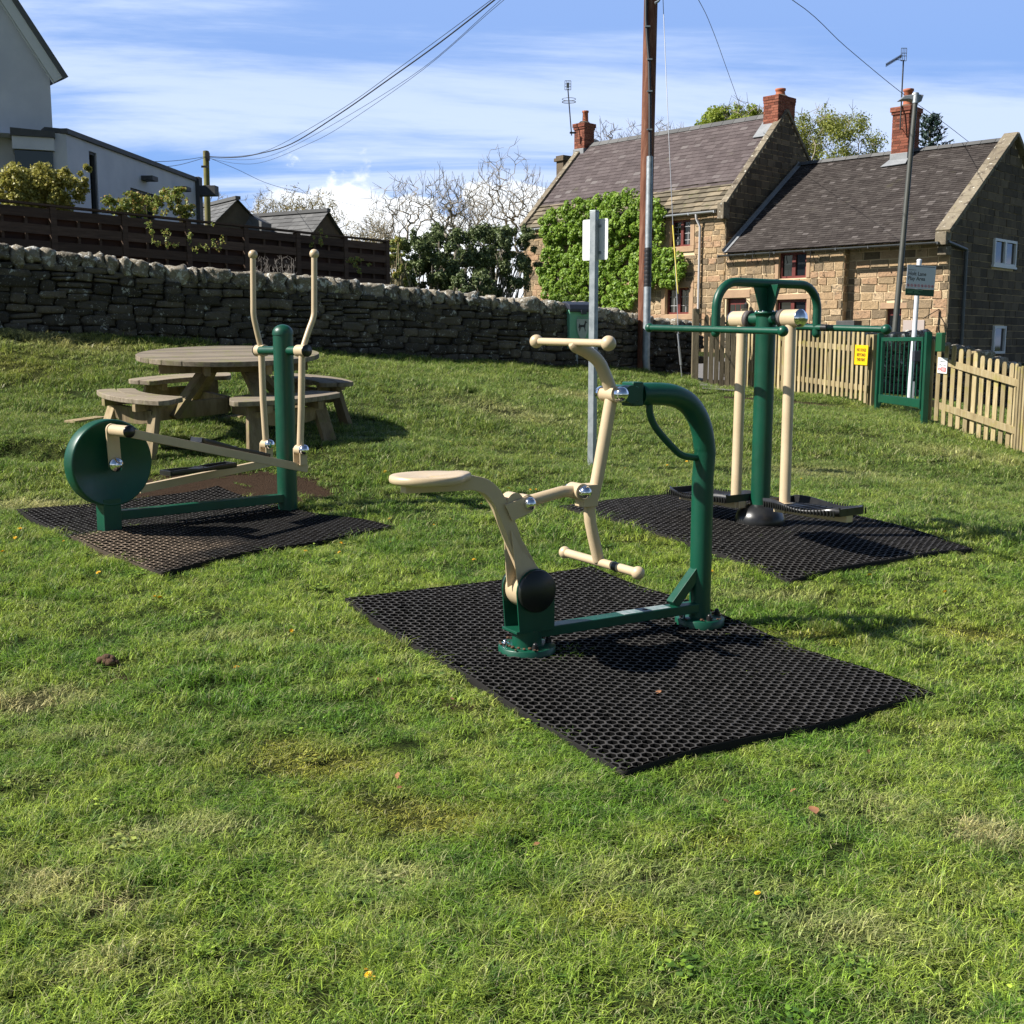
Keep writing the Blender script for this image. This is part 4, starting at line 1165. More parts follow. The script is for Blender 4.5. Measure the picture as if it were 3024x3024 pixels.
for v in (79, 176, 270, 383):
    q = PO(1912 if v < 100 else 1918, v); mb = MB(); mb.box(q - V((0, .02, 0)), V((1, 0, 0)), V((0, 1, 0)), UP, .045, .02, .012); mb.build('cable_clip', M['galv'], root)
mb = MB(); mb.tube([PO(1950, -5), PO(1944, 4), PO(1934, 9)], .02, 8); mb.build('hook', M['galv'], root)
st0 = gnd(2014, 1122); tst = tdep(st0)
root = thing('stay_wire', 'steel stay wire with a yellow guard running from the telegraph pole to the ground', 'guy wire', st0)
sp = [P(2014, 1122, tst), P(2003, 985, tst - .1), P(1998, 850, tst), P(1987, 660, tst), P(1968, 250, tst + .1), P(1958, 0, tpb), P(1935, -225, tpb)]
mb = MB(); mb.tube([sp[0], sp[1]], .010, 6); mb.tube(sp[1:], .0065, 6); mb.build('wire', M['stay'], root)
mb = MB(); mb.tube([P(1987, 665, tst), P(2002, 868, tst)], .013, 8); mb.build('yellow_guard', M['ystay'], root)
mb = MB(); mb.tube([P(2005, 1022, tst - .1), P(2011, 1078, tst - .05)], .020, 8); mb.tube([P(2001, 985, tst - .1), P(2005, 1022, tst - .1)], .012, 8); mb.build('turnbuckle', M['stay'], root)

# far yellow-green pole
root = thing('utility_pole', 'short mossy pole behind the slatted fence where the overhead wires meet', 'utility pole', P(612, 700, 36))
mb = MB(); mb.tube([P(617, 760, 36), P(608, 447, 36)], .095, 12); mb.build('pole', pm('mossy_pole', (.20, .19, .05), (.14, .12, .05), 3, .9), root)
mb = MB(); mb.box(P(604, 492, 35.8), V((1, 0, 0)), V((0, 1, 0)), UP, .10, .02, .03); mb.abox(P(613, 462, 35.8), .06, .05, .12); mb.abox(P(611, 549, 35.8), .11, .02, .02); mb.build('fittings', M['cable'], root)

def sag(a, b_, s, n=16):
    return [a.lerp(b_, i / n) - V((0, 0, s * 4 * (i / n) * (1 - i / n))) for i in range(n + 1)]
def wire(lab, ptsl, r_):
    ptsl = [V(q) for q in ptsl]
    mb = MB(); mb.tube(ptsl, r_, 5, smooth=True); o = mb.build('overhead_wire', M['cable'], base=ptsl[0]); tag(o, lab, 'overhead wire', 'overhead wires')
def wpath(lst): return smooth_path([P(*q) for q in lst], 6)
wire('thickest overhead wire curving from the short mossy pole up to the top of the picture', wpath([(612, 462, 36), (690, 465, 34), (760, 455, 32), (860, 425, 30), (1000, 338, 27), (1150, 233, 24.5), (1300, 125, 22.5), (1460, 0, 20.5), (1560, -80, 19.8), (1920, -215, 19.6)]), .014)
wire('upper thin overhead wire just above the thick one left of centre', wpath([(612, 462, 36), (700, 462, 34), (800, 440, 32), (1000, 328, 27), (1200, 185, 24), (1450, 0, 20.6), (1560, -90, 19.8), (1918, -222, 19.6)]), .006)
wire('third overhead wire, bending lower toward the mossy pole', wpath([(612, 464, 36), (720, 472, 34), (820, 452, 32), (1000, 358, 28), (1250, 200, 24), (1475, 3, 20.6), (1570, -70, 19.8), (1924, -205, 19.6)]), .005)
wire('lowest overhead wire sagging below the others toward the mossy pole', wpath([(612, 466, 36), (700, 483, 34), (780, 478, 32), (900, 430, 29), (1010, 372, 27.5), (1250, 205, 24), (1482, 5, 20.7), (1580, -60, 19.9), (1926, -200, 19.6)]), .005)
wire('faint overhead wire falling right from the mossy pole toward the bare trees', wpath([(612, 464, 36), (700, 500, 40), (800, 545, 44), (940, 580, 50), (1060, 610, 56)]), .008)
wire('overhead wire from the mossy pole down left toward the white house', wpath([(610, 462, 36), (560, 470, 33), (500, 476, 30), (450, 477, 28)]), .008)
wire('lower overhead wire from the mossy pole down left toward the white house', wpath([(610, 464, 36), (550, 482, 33), (510, 490, 30), (480, 492, 28)]), .008)
wire('overhead wire dropping steeply to the cottage ridge beside the pole', wpath([(1935, -205, 19.7), (2063, 0, 24), (2105, 90, 27), (2145, 200, 31), (2190, 325, 36)]), .007)
wire('long overhead wire crossing right above the cottages and down behind the roof', wpath([(1938, -210, 19.7), (2340, 0, 24), (2500, 140, 27), (2660, 272, 30), (2780, 357, 33), (2871, 427, 35.5)]), .008)

# ================================================================== lamp post
LB = P(2640, 1010, 24.5); LT = P(2703, 303, 24.5)
root = thing('lamp_post', 'slim dark street lamp with a flat grey head in front of the low cottage', 'street lamp', V((LB.x, LB.y, H(LB.x, LB.y))))
mb = MB(); d = (LT - LB).normalized(); mb.tube([LB - d * 1.3, LB.lerp(LT, .45), LT], [.068, .058, .050], 20); mb.build('post', M['lamp_post'], root)
mb = MB(); mb.cyl(LT - d * .02, LT + d * .20, .062, 16); mb.build('collar', M['galv'], root)
h0 = P(2712, 290, 24.5)
mb = MB(); k = [(2652, 298), (2668, 284), (2700, 280), (2722, 283), (2718, 298), (2705, 304), (2690, 301), (2672, 296), (2665, 299)]
mb.prism([P(u, v, 24.6) + V((0, -.12, 0)) for u, v in [(2652, 298), (2666, 285), (2705, 281), (2723, 283), (2716, 303), (2700, 302), (2692, 299), (2680, 296)]], V((0, .24, 0)), .5)
mb.build('lamp_head', M['lamp_grey'], root, .015)
mb = MB(); mb.ball(P(2701, 279, 24.5), .055, sq=.7); mb.build('photocell', M['white'], root)

# ================================================================== picket fences, gates
LF = [P(2192, 1156, 20.2), P(2300, 1165, 19.0), P(2430, 1180, 17.9), P(2560, 1203, 16.85)]
def picket(mb, base, d, n, h, w, th, round_=True):
    # vertical board with rounded head
    mb.prism([base + d * (w / 2 * x) + V((0, 0, z)) for x, z in [(-1, 0), (1, 0), (1, h - .035), (.85, h - .015), (.45, h), (-.45, h), (-.85, h - .015), (-1, h - .035)]], n * th, rnd.random())
def fence_run(root, path, h, pitch, w, th, side, mat, rails=(.22, .78), posts=(), lift=.05, out=.02):
    seg = [(path[i + 1] - path[i]).length for i in range(len(path) - 1)]
    def at(s):
        for i, l in enumerate(seg):
            if s <= l or i == len(seg) - 1: return path[i].lerp(path[i + 1], s / l), (path[i + 1] - path[i])
            s -= l
    tot = sum(seg); k = int(tot / pitch)
    for i in range(k + 1):
        q, d = at(i * pitch + .02); d = V((d.x, d.y, 0)).normalized(); n = V((d.y, -d.x, 0)) * side
        q = V((q.x, q.y, H(q.x, q.y) + lift + rnd.uniform(-.015, .015)))
        mb = MB(); picket(mb, q + n * out, d, n, h + rnd.uniform(-.015, .015), w * rnd.uniform(.93, 1.05), th)
        mb.build('picket', mat, root)
    for z in rails:
        mb = MB()
        m_ = max(2, int(tot / 1.2)); prev = None
        for j in range(m_):
            a, d = at(tot * j / m_); b_, _ = at(tot * (j + 1) / m_)
            d = V((d.x, d.y, 0)).normalized(); n = V((d.y, -d.x, 0)) * side
            a = V((a.x, a.y, H(a.x, a.y) + lift + z * h)); b_ = V((b_.x, b_.y, H(b_.x, b_.y) + lift + z * h))
            mb.beam(a - n * .004, b_ - n * .004, .035, .085, tint=.3 + .4 * rnd.random())
        mb.build('rail', mat, root, .003)
    for s in posts:
        a, d = at(s * tot); d = V((d.x, d.y, 0)).normalized(); n = V((d.y, -d.x, 0)) * side
        c = V((a.x, a.y, H(a.x, a.y))) - n * .075
        mb = MB(); mb.box(c + V((0, 0, h * .5)), d, n, UP, .05, .05, h * .5 + .05); mb.build('post', mat, root, .006)
root = thing('picket_fence', 'weathered picket fence left of the green metal gate with a yellow notice', 'fence', LF[0], 'picket fences of the play area')
fence_run(root, LF, 1.0, .115, .060, .018, 1, M['picket'], posts=(.0, .36, .70, 1.0))
RF = [gnd(2742, 1251), gnd(2860, 1290), gnd(2990, 1335), gnd(3100, 1380), gnd(3300, 1450)]
root = thing('picket_fence', 'weathered picket fence right of the green metal gate with a small white notice', 'fence', RF[0], 'picket fences of the play area')
fence_run(root, RF, 1.02, .103, .056, .018, 1, M['picket'], posts=(.14, .42, .70, 1.0))
fd = (RF[1] - RF[0]); fd = V((fd.x, fd.y, 0)).normalized(); fn_r = V((fd.y, -fd.x, 0))
fdl = (LF[3] - LF[2]); fdl = V((fdl.x, fdl.y, 0)).normalized(); fn_l = V((fdl.y, -fdl.x, 0))

def flat_sign(name, label, cat, corners, base, nrm, mat, th=.004, group=None):
    root = thing(name, label, cat, base, group)
    mb = MB(); mb.prism(corners, nrm * th); mb.build('sign_board', mat, root, .001)
    return root
# yellow notice
so = LF[3] + fn_l * .048
cy = [on_plane(u, v, so, fn_l) for u, v in ((2526, 1018), (2565, 1020), (2561, 1079), (2523, 1076))]
root = flat_sign('notice_sign', 'yellow no dogs notice fixed to the picket fence left of the gate', 'sign', cy, cy[3], fn_l, M['yellow'], group='notices on the picket fences')
ex_ = (cy[1] - cy[0]); W_ = ex_.length; ex_.normalize(); Hs = (cy[0] - cy[3]).length
for i, s_ in enumerate(('NO DOGS', 'BEYOND', 'THIS POINT')):
    text(root, 'lettering', s_, cy[0].lerp(cy[1], .5) + fn_l * .0055 - UP * (Hs * (.32 + .245 * i)), ex_, UP, Hs * .215, M['brownink'], 'CENTER', sx=(.78, .86, .62)[i], bold=.002)
# white notice
so = RF[0] + fn_r * .048
cw = [on_plane(u, v, so, fn_r) for u, v in ((2771, 1055), (2799, 1058), (2796, 1104), (2768, 1101))]
root = flat_sign('notice_sign', 'small white play area notice with red panel on the right picket fence', 'sign', cw, cw[3], fn_r, M['white'], group='notices on the picket fences')
ex_ = (cw[1] - cw[0]); W_ = ex_.length; ex_.normalize(); Hs = (cw[0] - cw[3]).length
for i, s_ in enumerate(("Children's", 'Play Area')):
    text(root, 'lettering', s_, cw[0].lerp(cw[1], .5) + fn_r * .0055 - UP * (Hs * (.28 + .22 * i)), ex_, UP, Hs * .15, M['lamp_grey'], 'CENTER', sx=.78)
c = cw[0].lerp(cw[1], .62) + fn_r * .0055 - UP * (Hs * .74)
mb = MB(); mb.box(c, ex_, fn_r, UP, W_ * .25, .0008, Hs * .13); mb.build('red_panel', M['red'], root)
c = cw[0].lerp(cw[1], .20) + fn_r * .0055 - UP * (Hs * .74)
mb = MB()
for i in range(16):
    a = 2 * math.pi * i / 16; mb.box(c + ex_ * (math.cos(a) * W_ * .10) + UP * (math.sin(a) * W_ * .10), ex_, fn_r, UP, .004, .0008, .004)
mb.build('prohibition_ring', M['red'], root)
for i in range(3):
    mb = MB(); mb.box(cw[0].lerp(cw[1], .62) + fn_r * .0068 - UP * (Hs * (.68 + .06 * i)), ex_, fn_r, UP, W_ * .19, .0006, Hs * .012); mb.build('small_print', M['white'], root)

# metal gate
GA = gnd(2590, 1219); GB_ = gnd(2730, 1252)
gd = V((GB_.x - GA.x, GB_.y - GA.y, 0)); gw = gd.length; gd.normalize(); gn = V((gd.y, -gd.x, 0))
root = thing('metal_gate', 'dark green metal play area gate with vertical bars between two picket fences', 'gate', GA)
def GP(u, v): return on_plane(u, v, GA, gn)
zT = GP(2600, 986).z
for q in (GA, GA + gd * (gw - .02)):
    z0 = H(q.x, q.y); top_ = V((q.x, q.y, zT)); mb = MB(); mb.box((V((q.x, q.y, z0 - .05)) + top_) / 2, gd, gn, UP, .036, .036, (zT - z0 + .05) / 2); mb.box(V((q.x, q.y, zT + .004)), gd, gn, UP, .038, .038, .005); mb.build('gate_post', M['green'], root, .004)
x0 = .10; x1 = gw - .14
zt1 = GP(2650, 996).z; zb1 = GP(2595, 1188).z; zb2 = GP(2715, 1207).z
zbm = min(zb1, zb2)
def GQ(x, z): return V((GA.x, GA.y, 0)) + gd * x + V((0, 0, z))
mb = MB()
for x in (x0 + .02, x1 - .02): mb.box(GQ(x, (zt1 + zbm) / 2), gd, gn, UP, .024, .022, (zt1 - zbm) / 2)
mb.build('gate_stile', M['green'], root, .003)
mb = MB(); mb.box(GQ((x0 + x1) / 2, zt1 - .027), gd, gn, UP, (x1 - x0) / 2 - .045, .020, .027); mb.build('top_rail', M['green'], root, .003)
mb = MB(); mb.box(GQ((x0 + x1) / 2, zbm + .07), gd, gn, UP, (x1 - x0) / 2 + .01, .028, .055); mb.build('bottom_rail', M['green'], root, .004)
for i in range(8):
    x = x0 + .045 + (x1 - x0 - .09) * (i + 1) / 9; mb = MB(); mb.cyl(GQ(x, zbm + .12), GQ(x, zt1 - .05), .0085, 8); mb.build('gate_bar', M['green'], root)
mb = MB(); mb.box(GQ(x1 - .22, zt1 - .25), gd, gn, UP, .045, .05, .07); mb.build('latch_box', M['binlid'], root, .004)
mb = MB(); mb.box(GQ(gw - .06, zbm - .05), gd, gn, UP, .07, .02, .02); mb.build('hinge', M['green'], root, .004)
q = GA + gd * (gw + .18); mb = MB()
mb.box(V((q.x, q.y, zT - .12)) - gn * .08, gd, gn, UP, .09, .03, .12); mb.build('closer_box', M['sgreen'], root, .01)

# old wooden gate by the path
WA = P(2066, 1138, 19.7); WB = P(2176, 1150, 19.7); WA.z = H(WA.x, WA.y); WB.z = H(WB.x, WB.y)
wd_ = V((WB.x - WA.x, WB.y - WA.y, 0)); ww = wd_.length; wd_.normalize(); wn = V((wd_.y, -wd_.x, 0))
root = thing('wooden_gate', 'old dark wooden picket gate with diagonal brace at the path end of the stone wall', 'gate', WA)
zg = min(H(WA.x, WA.y), H(WB.x, WB.y)) + .06
zt3 = on_plane(2100, 930, WA, wn).z; hh = zt3 - zg
def WQ(x, z, o=0): return V((WA.x, WA.y, zg + z)) + wd_ * x + wn * o
npk = 6; 
for i in range(npk):
    x = .09 + (ww - .18) * i / (npk - 1)
    mb = MB(); b0 = WQ(x, 0, .02); w_ = .038
    mb.prism([b0 + wd_ * (w_ * a) + V((0, 0, z)) for a, z in [(-1, 0), (1, 0), (1, hh - .05), (.4, hh), (-.4, hh), (-1, hh - .05)]], wn * .018, rnd.random()); mb.build('picket', M['oldpicket'], root)
for z in (.12, hh - .22): mb = MB(); mb.beam(WQ(0.02, z), WQ(ww - .02, z), .035, .09); mb.build('rail', M['oldpicket'], root, .003)
mb = MB(); mb.beam(WQ(.12, hh - .22), WQ(ww - .12, .14), .035, .08); mb.build('brace', M['oldpicket'], root, .003)
for x in (-.09, ww + .09):
    mb = MB(); mb.box(WQ(x, hh * .5, 0), wd_, wn, UP, .055, .055, hh * .5 + .1); mb.build('gate_post', M['oldpicket'], root, .006)
mb = MB(); mb.box(WQ(ww * .75, hh - .14, .05), wd_, wn, UP, .09, .02, .02); mb.build('gate_latch', M['iron'], root, .004)

# play area sign
HS = gnd(2683, 1192); ths = tdep(HS)
root = thing('play_area_sign', 'white and green Holt Lane play area sign on a pale round post behind the gate', 'sign', HS)
pt_ = P(2715, 768, ths)
mb = MB(); mb.tube([HS - V((0, 0, .05)), P(2700, 985, ths), pt_], .038, 18); mb.build('post', M['whitepost'], root)
mb = MB(); mb.lathe(pt_, UP, [(.041, -.015), (.041, .004), (.02, .016), (.0, .018)], 16); mb.build('post_cap', M['whitepost'], root)
sn_ = V((.17, -.985, 0)).normalized(); sx_ = V((.985, .17, 0)).normalized()
cs = [on_plane(u, v, HS + sn_ * .05, sn_) for u, v in ((2680, 781), (2764, 786), (2757, 876), (2672, 871))]
cx_ = (cs[0] + cs[2]) / 2; exs = ((cs[1] - cs[0]) + (cs[2] - cs[3])).normalized(); eys = ((cs[0] - cs[3]) + (cs[1] - cs[2])); Hs = eys.length / 2; eys.normalize(); Ws = (cs[1] - cs[0]).length
def SQ(a, b_, o=0): return cx_ + exs * ((a - .5) * Ws) + eys * ((b_ - .5) * Hs) + sn_ * o
mb = MB(); mb.prism([SQ(0, .22), SQ(1, .22), SQ(1, 1), SQ(0, 1)], sn_ * .006); bd = mb.build('sign_board', pm('sign_white', (.62, .65, .70), (.58, .61, .66), 4, .5), root)
mb = MB(); mb.prism([SQ(0, 0), SQ(1, 0), SQ(1, .216), SQ(0, .216)], sn_ * .006); mb.build('green_band', M['sgreen'], root)
text(root, 'lettering', 'Holt Lane', SQ(.04, .66, .0065), exs, eys, Hs * .175, M['ink'], sx=.93, bold=.0012)
text(root, 'lettering', 'Play Area', SQ(.04, .50, .0065), exs, eys, Hs * .175, M['ink'], sx=.93, bold=.0012)
text(root, 'lettering', 'Welcome to', SQ(.04, .82, .0065), exs, eys, Hs * .055, M['ink'])
mb = MB(); mb.prism([SQ(.28, .945, .0062), SQ(.97, .945, .0062), SQ(.97, .965, .0062), SQ(.28, .965, .0062)], sn_ * .0006); mb.build('small_print', M['binlid'], root)
for i in range(8):
    c = SQ(.075 + i * .122, .33, .0065); mb = MB(); r_ = Ws * .045
    mb.add([c + (exs * math.cos(2 * math.pi * k / 20) + eys * math.sin(2 * math.pi * k / 20)) * rr + sn_ * .0006 for rr in (r_, r_ * .74) for k in range(20)], [(k, (k + 1) % 20, 20 + (k + 1) % 20, 20 + k) for k in range(20)])
    dg_ = (exs - eys).normalized(); mb.box(c + sn_ * .0006, dg_, sn_, dg_.cross(sn_), r_ * .85, .0004, r_ * .12)
    ro = mb.build('prohibition_symbol', M['red'], root)
    mb = MB(); mb.box(c + sn_ * .0002, exs, sn_, eys, r_ * .28, .0003, r_ * (.2 + .3 * rnd.random())); mb.build('pictogram', M['ink'], ro)
mb = MB()
for (a, w_, b_) in ((.05, .55, .165), (.05, .2, .12), (.05, .2, .08), (.30, .15, .12), (.30, .22, .08)): mb.prism([SQ(a, b_, .0062), SQ(a + w_, b_, .0062), SQ(a + w_, b_ + .014, .0062), SQ(a, b_ + .014, .0062)], sn_ * .0005)
mb.build('small_print', pm('pale_green_print', (.18, .35, .2)), root)

# marker stake seen through the gate
q = gnd(2691, 1188)
root = thing('marker_stake', 'short pale stake seen through the bars of the green metal gate', 'stake', q)
mb = MB(); mb.abox(q + V((.05, .1, .16)), .022, .012, .18); mb.build('stake', M['whitepost'], root)

# ================================================================== flowers, leaves
def dandelion(q, first=[None]):
    if first[0] is None:
        root = thing('dandelion', 'small yellow dandelion flower in the lawn', 'flower', q, 'dandelions in the lawn')
        mb = MB()
        for ringn, rr, z in ((12, .017, .0), (10, .012, .004), (6, .006, .007)):
            for i in range(ringn):
                a = 2 * math.pi * (i + .3 * ringn) / ringn; d = V((math.cos(a), math.sin(a), 0)); s_ = V((-d.y, d.x, 0)); c = q + V((0, 0, .030 + z))
                mb.add([c + d * .002 - s_ * .002, c + d * rr - s_ * .003 + V((0, 0, .004)), c + d * rr + s_ * .003 + V((0, 0, .004)), c + d * .002 + s_ * .002], [(0, 1, 2, 3)])
        mb.build('petals', M['petal'], root)
        mb = MB(); mb.tube([q - V((0, 0, .01)), q + V((0, 0, .030))], .0015, 5); mb.build('stem', M['stem'], root)
        first[0] = root
        return
    r0 = first[0]; r_ = r0.copy(); COL.objects.link(r_); r_.location = q; r_.rotation_euler = (rnd.uniform(-.6, .6), rnd.uniform(-.6, .6), rnd.uniform(0, 6)); r_.scale = (k_ := rnd.uniform(.5, .9) * (.75 if q.y < 3.5 else 1), k_, k_)
    for ch in r0.children:
        c = ch.copy(); COL.objects.link(c); c.parent = r_
for (u, v) in [(60, 1577), (46, 1596), (193, 1605), (297, 1703), (460, 1773), (475, 1778), (1002, 1616), (1008, 1640), (1150, 1613), (1156, 1542), (1280, 1557), (1326, 1540), (1501, 1452), (1565, 1453),
               (1580, 1452), (1228, 1692), (1597, 1672), (1330, 1310), (1305, 1302), (2370, 1420), (2028, 1370), (1970, 1380), (2568, 1710), (2798, 1762), (1630, 1358), (1400, 1666), (1095, 2894), (1108, 2900), (1078, 2888),
               (2240, 2654), (855, 1872), (900, 1640), (1140, 1400), (1605, 1103), (2100, 1700), (1420, 1495), (12, 1640), (1690, 1500), (1845, 1390), (700, 1990)]:
    q = gnd(u, v); q.z = H(q.x, q.y); dandelion(q)
def dead_leaf(q, first=[None]):
    if first[0] is None:
        mb = MB(); c = q + V((0, 0, .03))
        out = [(0, -.03), (.014, -.012), (.017, .006), (.010, .022), (0, .034), (-.010, .022), (-.016, .006), (-.013, -.012)]
        vs = [c + V((x, y, .5 * x * x * 40 * .02 + .25 * abs(x))) for x, y in out] + [c]
        mb.add(vs, [(i, (i + 1) % 8, 8) for i in range(8)], True); o = mb.build('fallen_leaf', M['leafdead'], base=q)
        tag(o, 'small curled brown dead leaf lying on the grass', 'leaf', 'dead leaves on the grass'); first[0] = o; return
    o = first[0].copy(); COL.objects.link(o); o.location = q; o.rotation_euler = (rnd.uniform(-.5, .5), rnd.uniform(-.5, .5), rnd.uniform(0, 6)); s_ = rnd.uniform(.3, .6); o.scale = (s_, s_, s_)
for (u, v) in [(2402, 2419), (2030, 2650), (1175, 2335), (1360, 2085), (1330, 2075), (1180, 2300), (2345, 2345), (2560, 2225), (1585, 2500), (2120, 2435), (1120, 2015), (1945, 2055), (1770, 2048), (896, 1785), (2140, 2375), (2755, 2178), (1690, 2030), (2230, 2100)]:
    dead_leaf(gnd(u, v))
q = gnd(318, 1972)
mb = MB()
for i in range(14):
    a = rnd.uniform(0, 6.28); r_ = rnd.uniform(0, .035); mb.ball(q + V((r_ * math.cos(a), r_ * math.sin(a), .02 + rnd.uniform(0, .035) * (1 - r_ / .05))), rnd.uniform(.010, .022), sq=.8, n=8)
o = mb.build('soil_clod', M['soil'], base=q); tag(o, 'lump of brown earth on the lawn at lower left', 'clod')
# ================================================================== dry stone walls
def blob_stone(mb, c, ex, ey, ez, hx, hy, hz, q, tint, rough=.10, n=3, pw=4.5):
    # rounded irregular block: cube surface grid pushed to a superellipsoid plus noise
    vs = {}; fs = []; lst = []
    ph = [q.uniform(0, 6.28) for _ in range(6)]
    def vert(i, j, k):
        key = (i, j, k)
        if key in vs: return vs[key]
        x, y, z = 2 * i / n - 1, 2 * j / n - 1, 2 * k / n - 1
        r_ = (abs(x) ** pw + abs(y) ** pw + abs(z) ** pw) ** (1 / pw)
        x, y, z = x / r_, y / r_, z / r_
        w = 1 + rough * (math.sin(2.6 * x + ph[0]) * math.sin(2.3 * y + ph[1]) + .7 * math.sin(4.5 * z + ph[2] + 2 * x) + .5 * math.sin(6 * y + ph[3] + 3 * x)) + q.uniform(-rough, rough) * .5
        p_ = c + ex * (x * hx * w) + ey * (y * hy * w) + ez * (z * hz * w)
        vs[key] = len(lst); lst.append(p_); return vs[key]
    for a in range(n):
        for b_ in range(n):
            for s_ in (0, n):
                f1 = [vert(s_, a, b_), vert(s_, a + 1, b_), vert(s_, a + 1, b_ + 1), vert(s_, a, b_ + 1)]
                f2 = [vert(a, s_, b_), vert(a, s_, b_ + 1), vert(a + 1, s_, b_ + 1), vert(a + 1, s_, b_)]
                f3 = [vert(a, b_, s_), vert(a + 1, b_, s_), vert(a + 1, b_ + 1, s_), vert(a, b_ + 1, s_)]
                if s_ == 0: f1.reverse(); f2.reverse(); f3.reverse()
                fs += [f1, f2, f3]
    mb.add(lst, fs, True, tint)

def stone_wall(label, base, tops, seed, cop=(.16, .34, .22), name='stone_wall', course=(.07, .16), width=(.14, .44), thick=.42, back=True):
    q = random.Random(seed)
    root = thing(name, label, 'stone wall', base[0], None)
    seg = [(V((base[i + 1].x - base[i].x, base[i + 1].y - base[i].y, 0))).length for i in range(len(base) - 1)]
    tot = sum(seg)
    def at(s):
        s = max(0, min(tot, s))
        for i, l in enumerate(seg):
            if s <= l or i == len(seg) - 1:
                f = s / l; p_ = base[i].lerp(base[i + 1], f)
                d = V((base[i + 1].x - base[i].x, base[i + 1].y - base[i].y, 0)).normalized()
                return p_, d, tops[i] * (1 - f) + tops[i + 1] * f
            s -= l
    body = MB()
    # core
    m_ = 40
    core = MB()
    for j in range(m_):
        a, d, ta = at(tot * j / m_); b_, _, tb_ = at(tot * (j + 1) / m_ + .01); n = V((d.y, -d.x, 0))
        a0, b0 = V((a.x, a.y, H(a.x, a.y) - .2)), V((b_.x, b_.y, H(b_.x, b_.y) - .2))
        a1, b1 = V((a.x, a.y, ta - .26)), V((b_.x, b_.y, tb_ - .26))
        i_, o_ = n * -.06, n * -(thick - .04)
        core.add([a0 + i_, b0 + i_, b1 + i_, a1 + i_, a0 + o_, b0 + o_, b1 + o_, a1 + o_], [(0, 1, 2, 3), (5, 4, 7, 6), (3, 2, 6, 7)], False, 0)
    cm = pm(name + '_core', (.03, .025, .02), None, 5, .95)
    core.build('core', cm, root)
    for side in ((1, -1) if back else (1,)):
        rel = 0.0
        # courses follow the slope of base, heights scaled by local height
        hmax = max(t - H(b_.x, b_.y) for t, b_ in zip(tops, base)) - cop[2] + .05
        z = 0
        while z < hmax:
            ch = q.uniform(*course); s = -q.uniform(0, .3)
            while s < tot:
                w = q.uniform(*width) * (1.1 if ch > .12 else .9); sub = 1
                a, d, ta = at(s + w / 2); n = V((d.y, -d.x, 0))
                gz = H(a.x, a.y); hl = ta - gz - cop[2] + .02
                z0 = z * hl / hmax; z1 = (z + ch) * hl / hmax
                if s + w / 2 > 0 and s + w / 2 < tot:
                    zz = (z0 + z1) / 2 + gz; wob = .018 * math.sin(3.1 * s + z * 9)
                    c = V((a.x, a.y, zz + wob)) + (n * (-.075 + q.uniform(-.018, .02)) if side > 0 else n * (-(thick - .075)))
                    tilt = q.gauss(0, .035); dd = (d + UP * tilt).normalized(); uu = n.cross(dd) * -1
                    if uu.z < 0: uu = -uu
                    if q.random() < .16 and ch > .1:
                        for kk in (-.25, .25): blob_stone(body, c + uu * (ch * kk), dd, n, uu, w / 2 - .004, .10, (z1 - z0) / 4 - .002, q, q.random(), .05, 3, 6)
                    else: blob_stone(body, c, dd, n, uu, w / 2 - .003, .10, (z1 - z0) / 2 + .002, q, q.random(), .075, 4, 9)
                s += w
            z += ch
    body.build('wall_stones', M['stonewall'], root)
    cp = MB(); s = -.1
    while s < tot:
        w = q.uniform(cop[0], cop[1]) * q.choice((.6, .85, 1.0, 1.15)); a, d, ta = at(s + w / 2); n = V((d.y, -d.x, 0)); hz = cop[2] * q.uniform(.46, .62)
        lean = q.uniform(-.25, .12); uu = (UP + d * lean).normalized(); dd = n.cross(uu) * -1
        if dd.dot(d) < 0: dd = -dd
        blob_stone(cp, V((a.x, a.y, ta - hz * .95 + q.uniform(-.015, .02))) - n * (thick / 2), dd, n, uu, w / 2 * 1.04, thick / 2 + q.uniform(.0, .05), hz, q, q.random(), .13, 5, 4.6)
        s += w * .97
    cp.build('coping', M['coping'], root)
    return root

WL = [(-900, 905, 640), (-250, 950, 680), (0, 972, 722), (300, 992, 752), (500, 1005, 785), (828, 1030, 808), (1000, 1045, 826), (1148, 1054, 843), (1314, 1063, 860), (1513, 1073, 883), (1699, 1082, 893), (1770, 1087, 908), (1930, 1099, 938), (2055, 1125, 950)]
wb, wt = [], []
for u, v, vt_ in WL:
    b_ = gnd(u, v); wb.append(b_); wt.append(P(u, vt_, tdep(b_)).z)
stone_wall('long dark dry stone wall with rounded coping behind the picnic table', wb, wt, 11)
W2 = [(2185, 1120, 958), (2370, 1135, 955), (2480, 1145, 972), (2560, 1152, 985), (2640, 1163, 984), (2730, 1172, 974), (2790, 1180, 1012), (2850, 1190, 1026), (2920, 1203, 1036), (2985, 1218, 1072), (3060, 1232, 1118), (3200, 1260, 1180)]
wb, wt = [], []
for u, v, vt_ in W2:
    t_ = 20.2 + (u - 2185) * .0024; b_ = P(u, v, t_); b_.z = H(b_.x, b_.y); wb.append(b_); wt.append(P(u, vt_, t_).z)
stone_wall('rough dry stone wall behind the picket fence in front of the low cottage', wb, wt, 23, cop=(.22, .42, .26))
# small end pier beyond the old gate
q0_, q1_ = gnd(2200, 1060), gnd(2160, 1040)

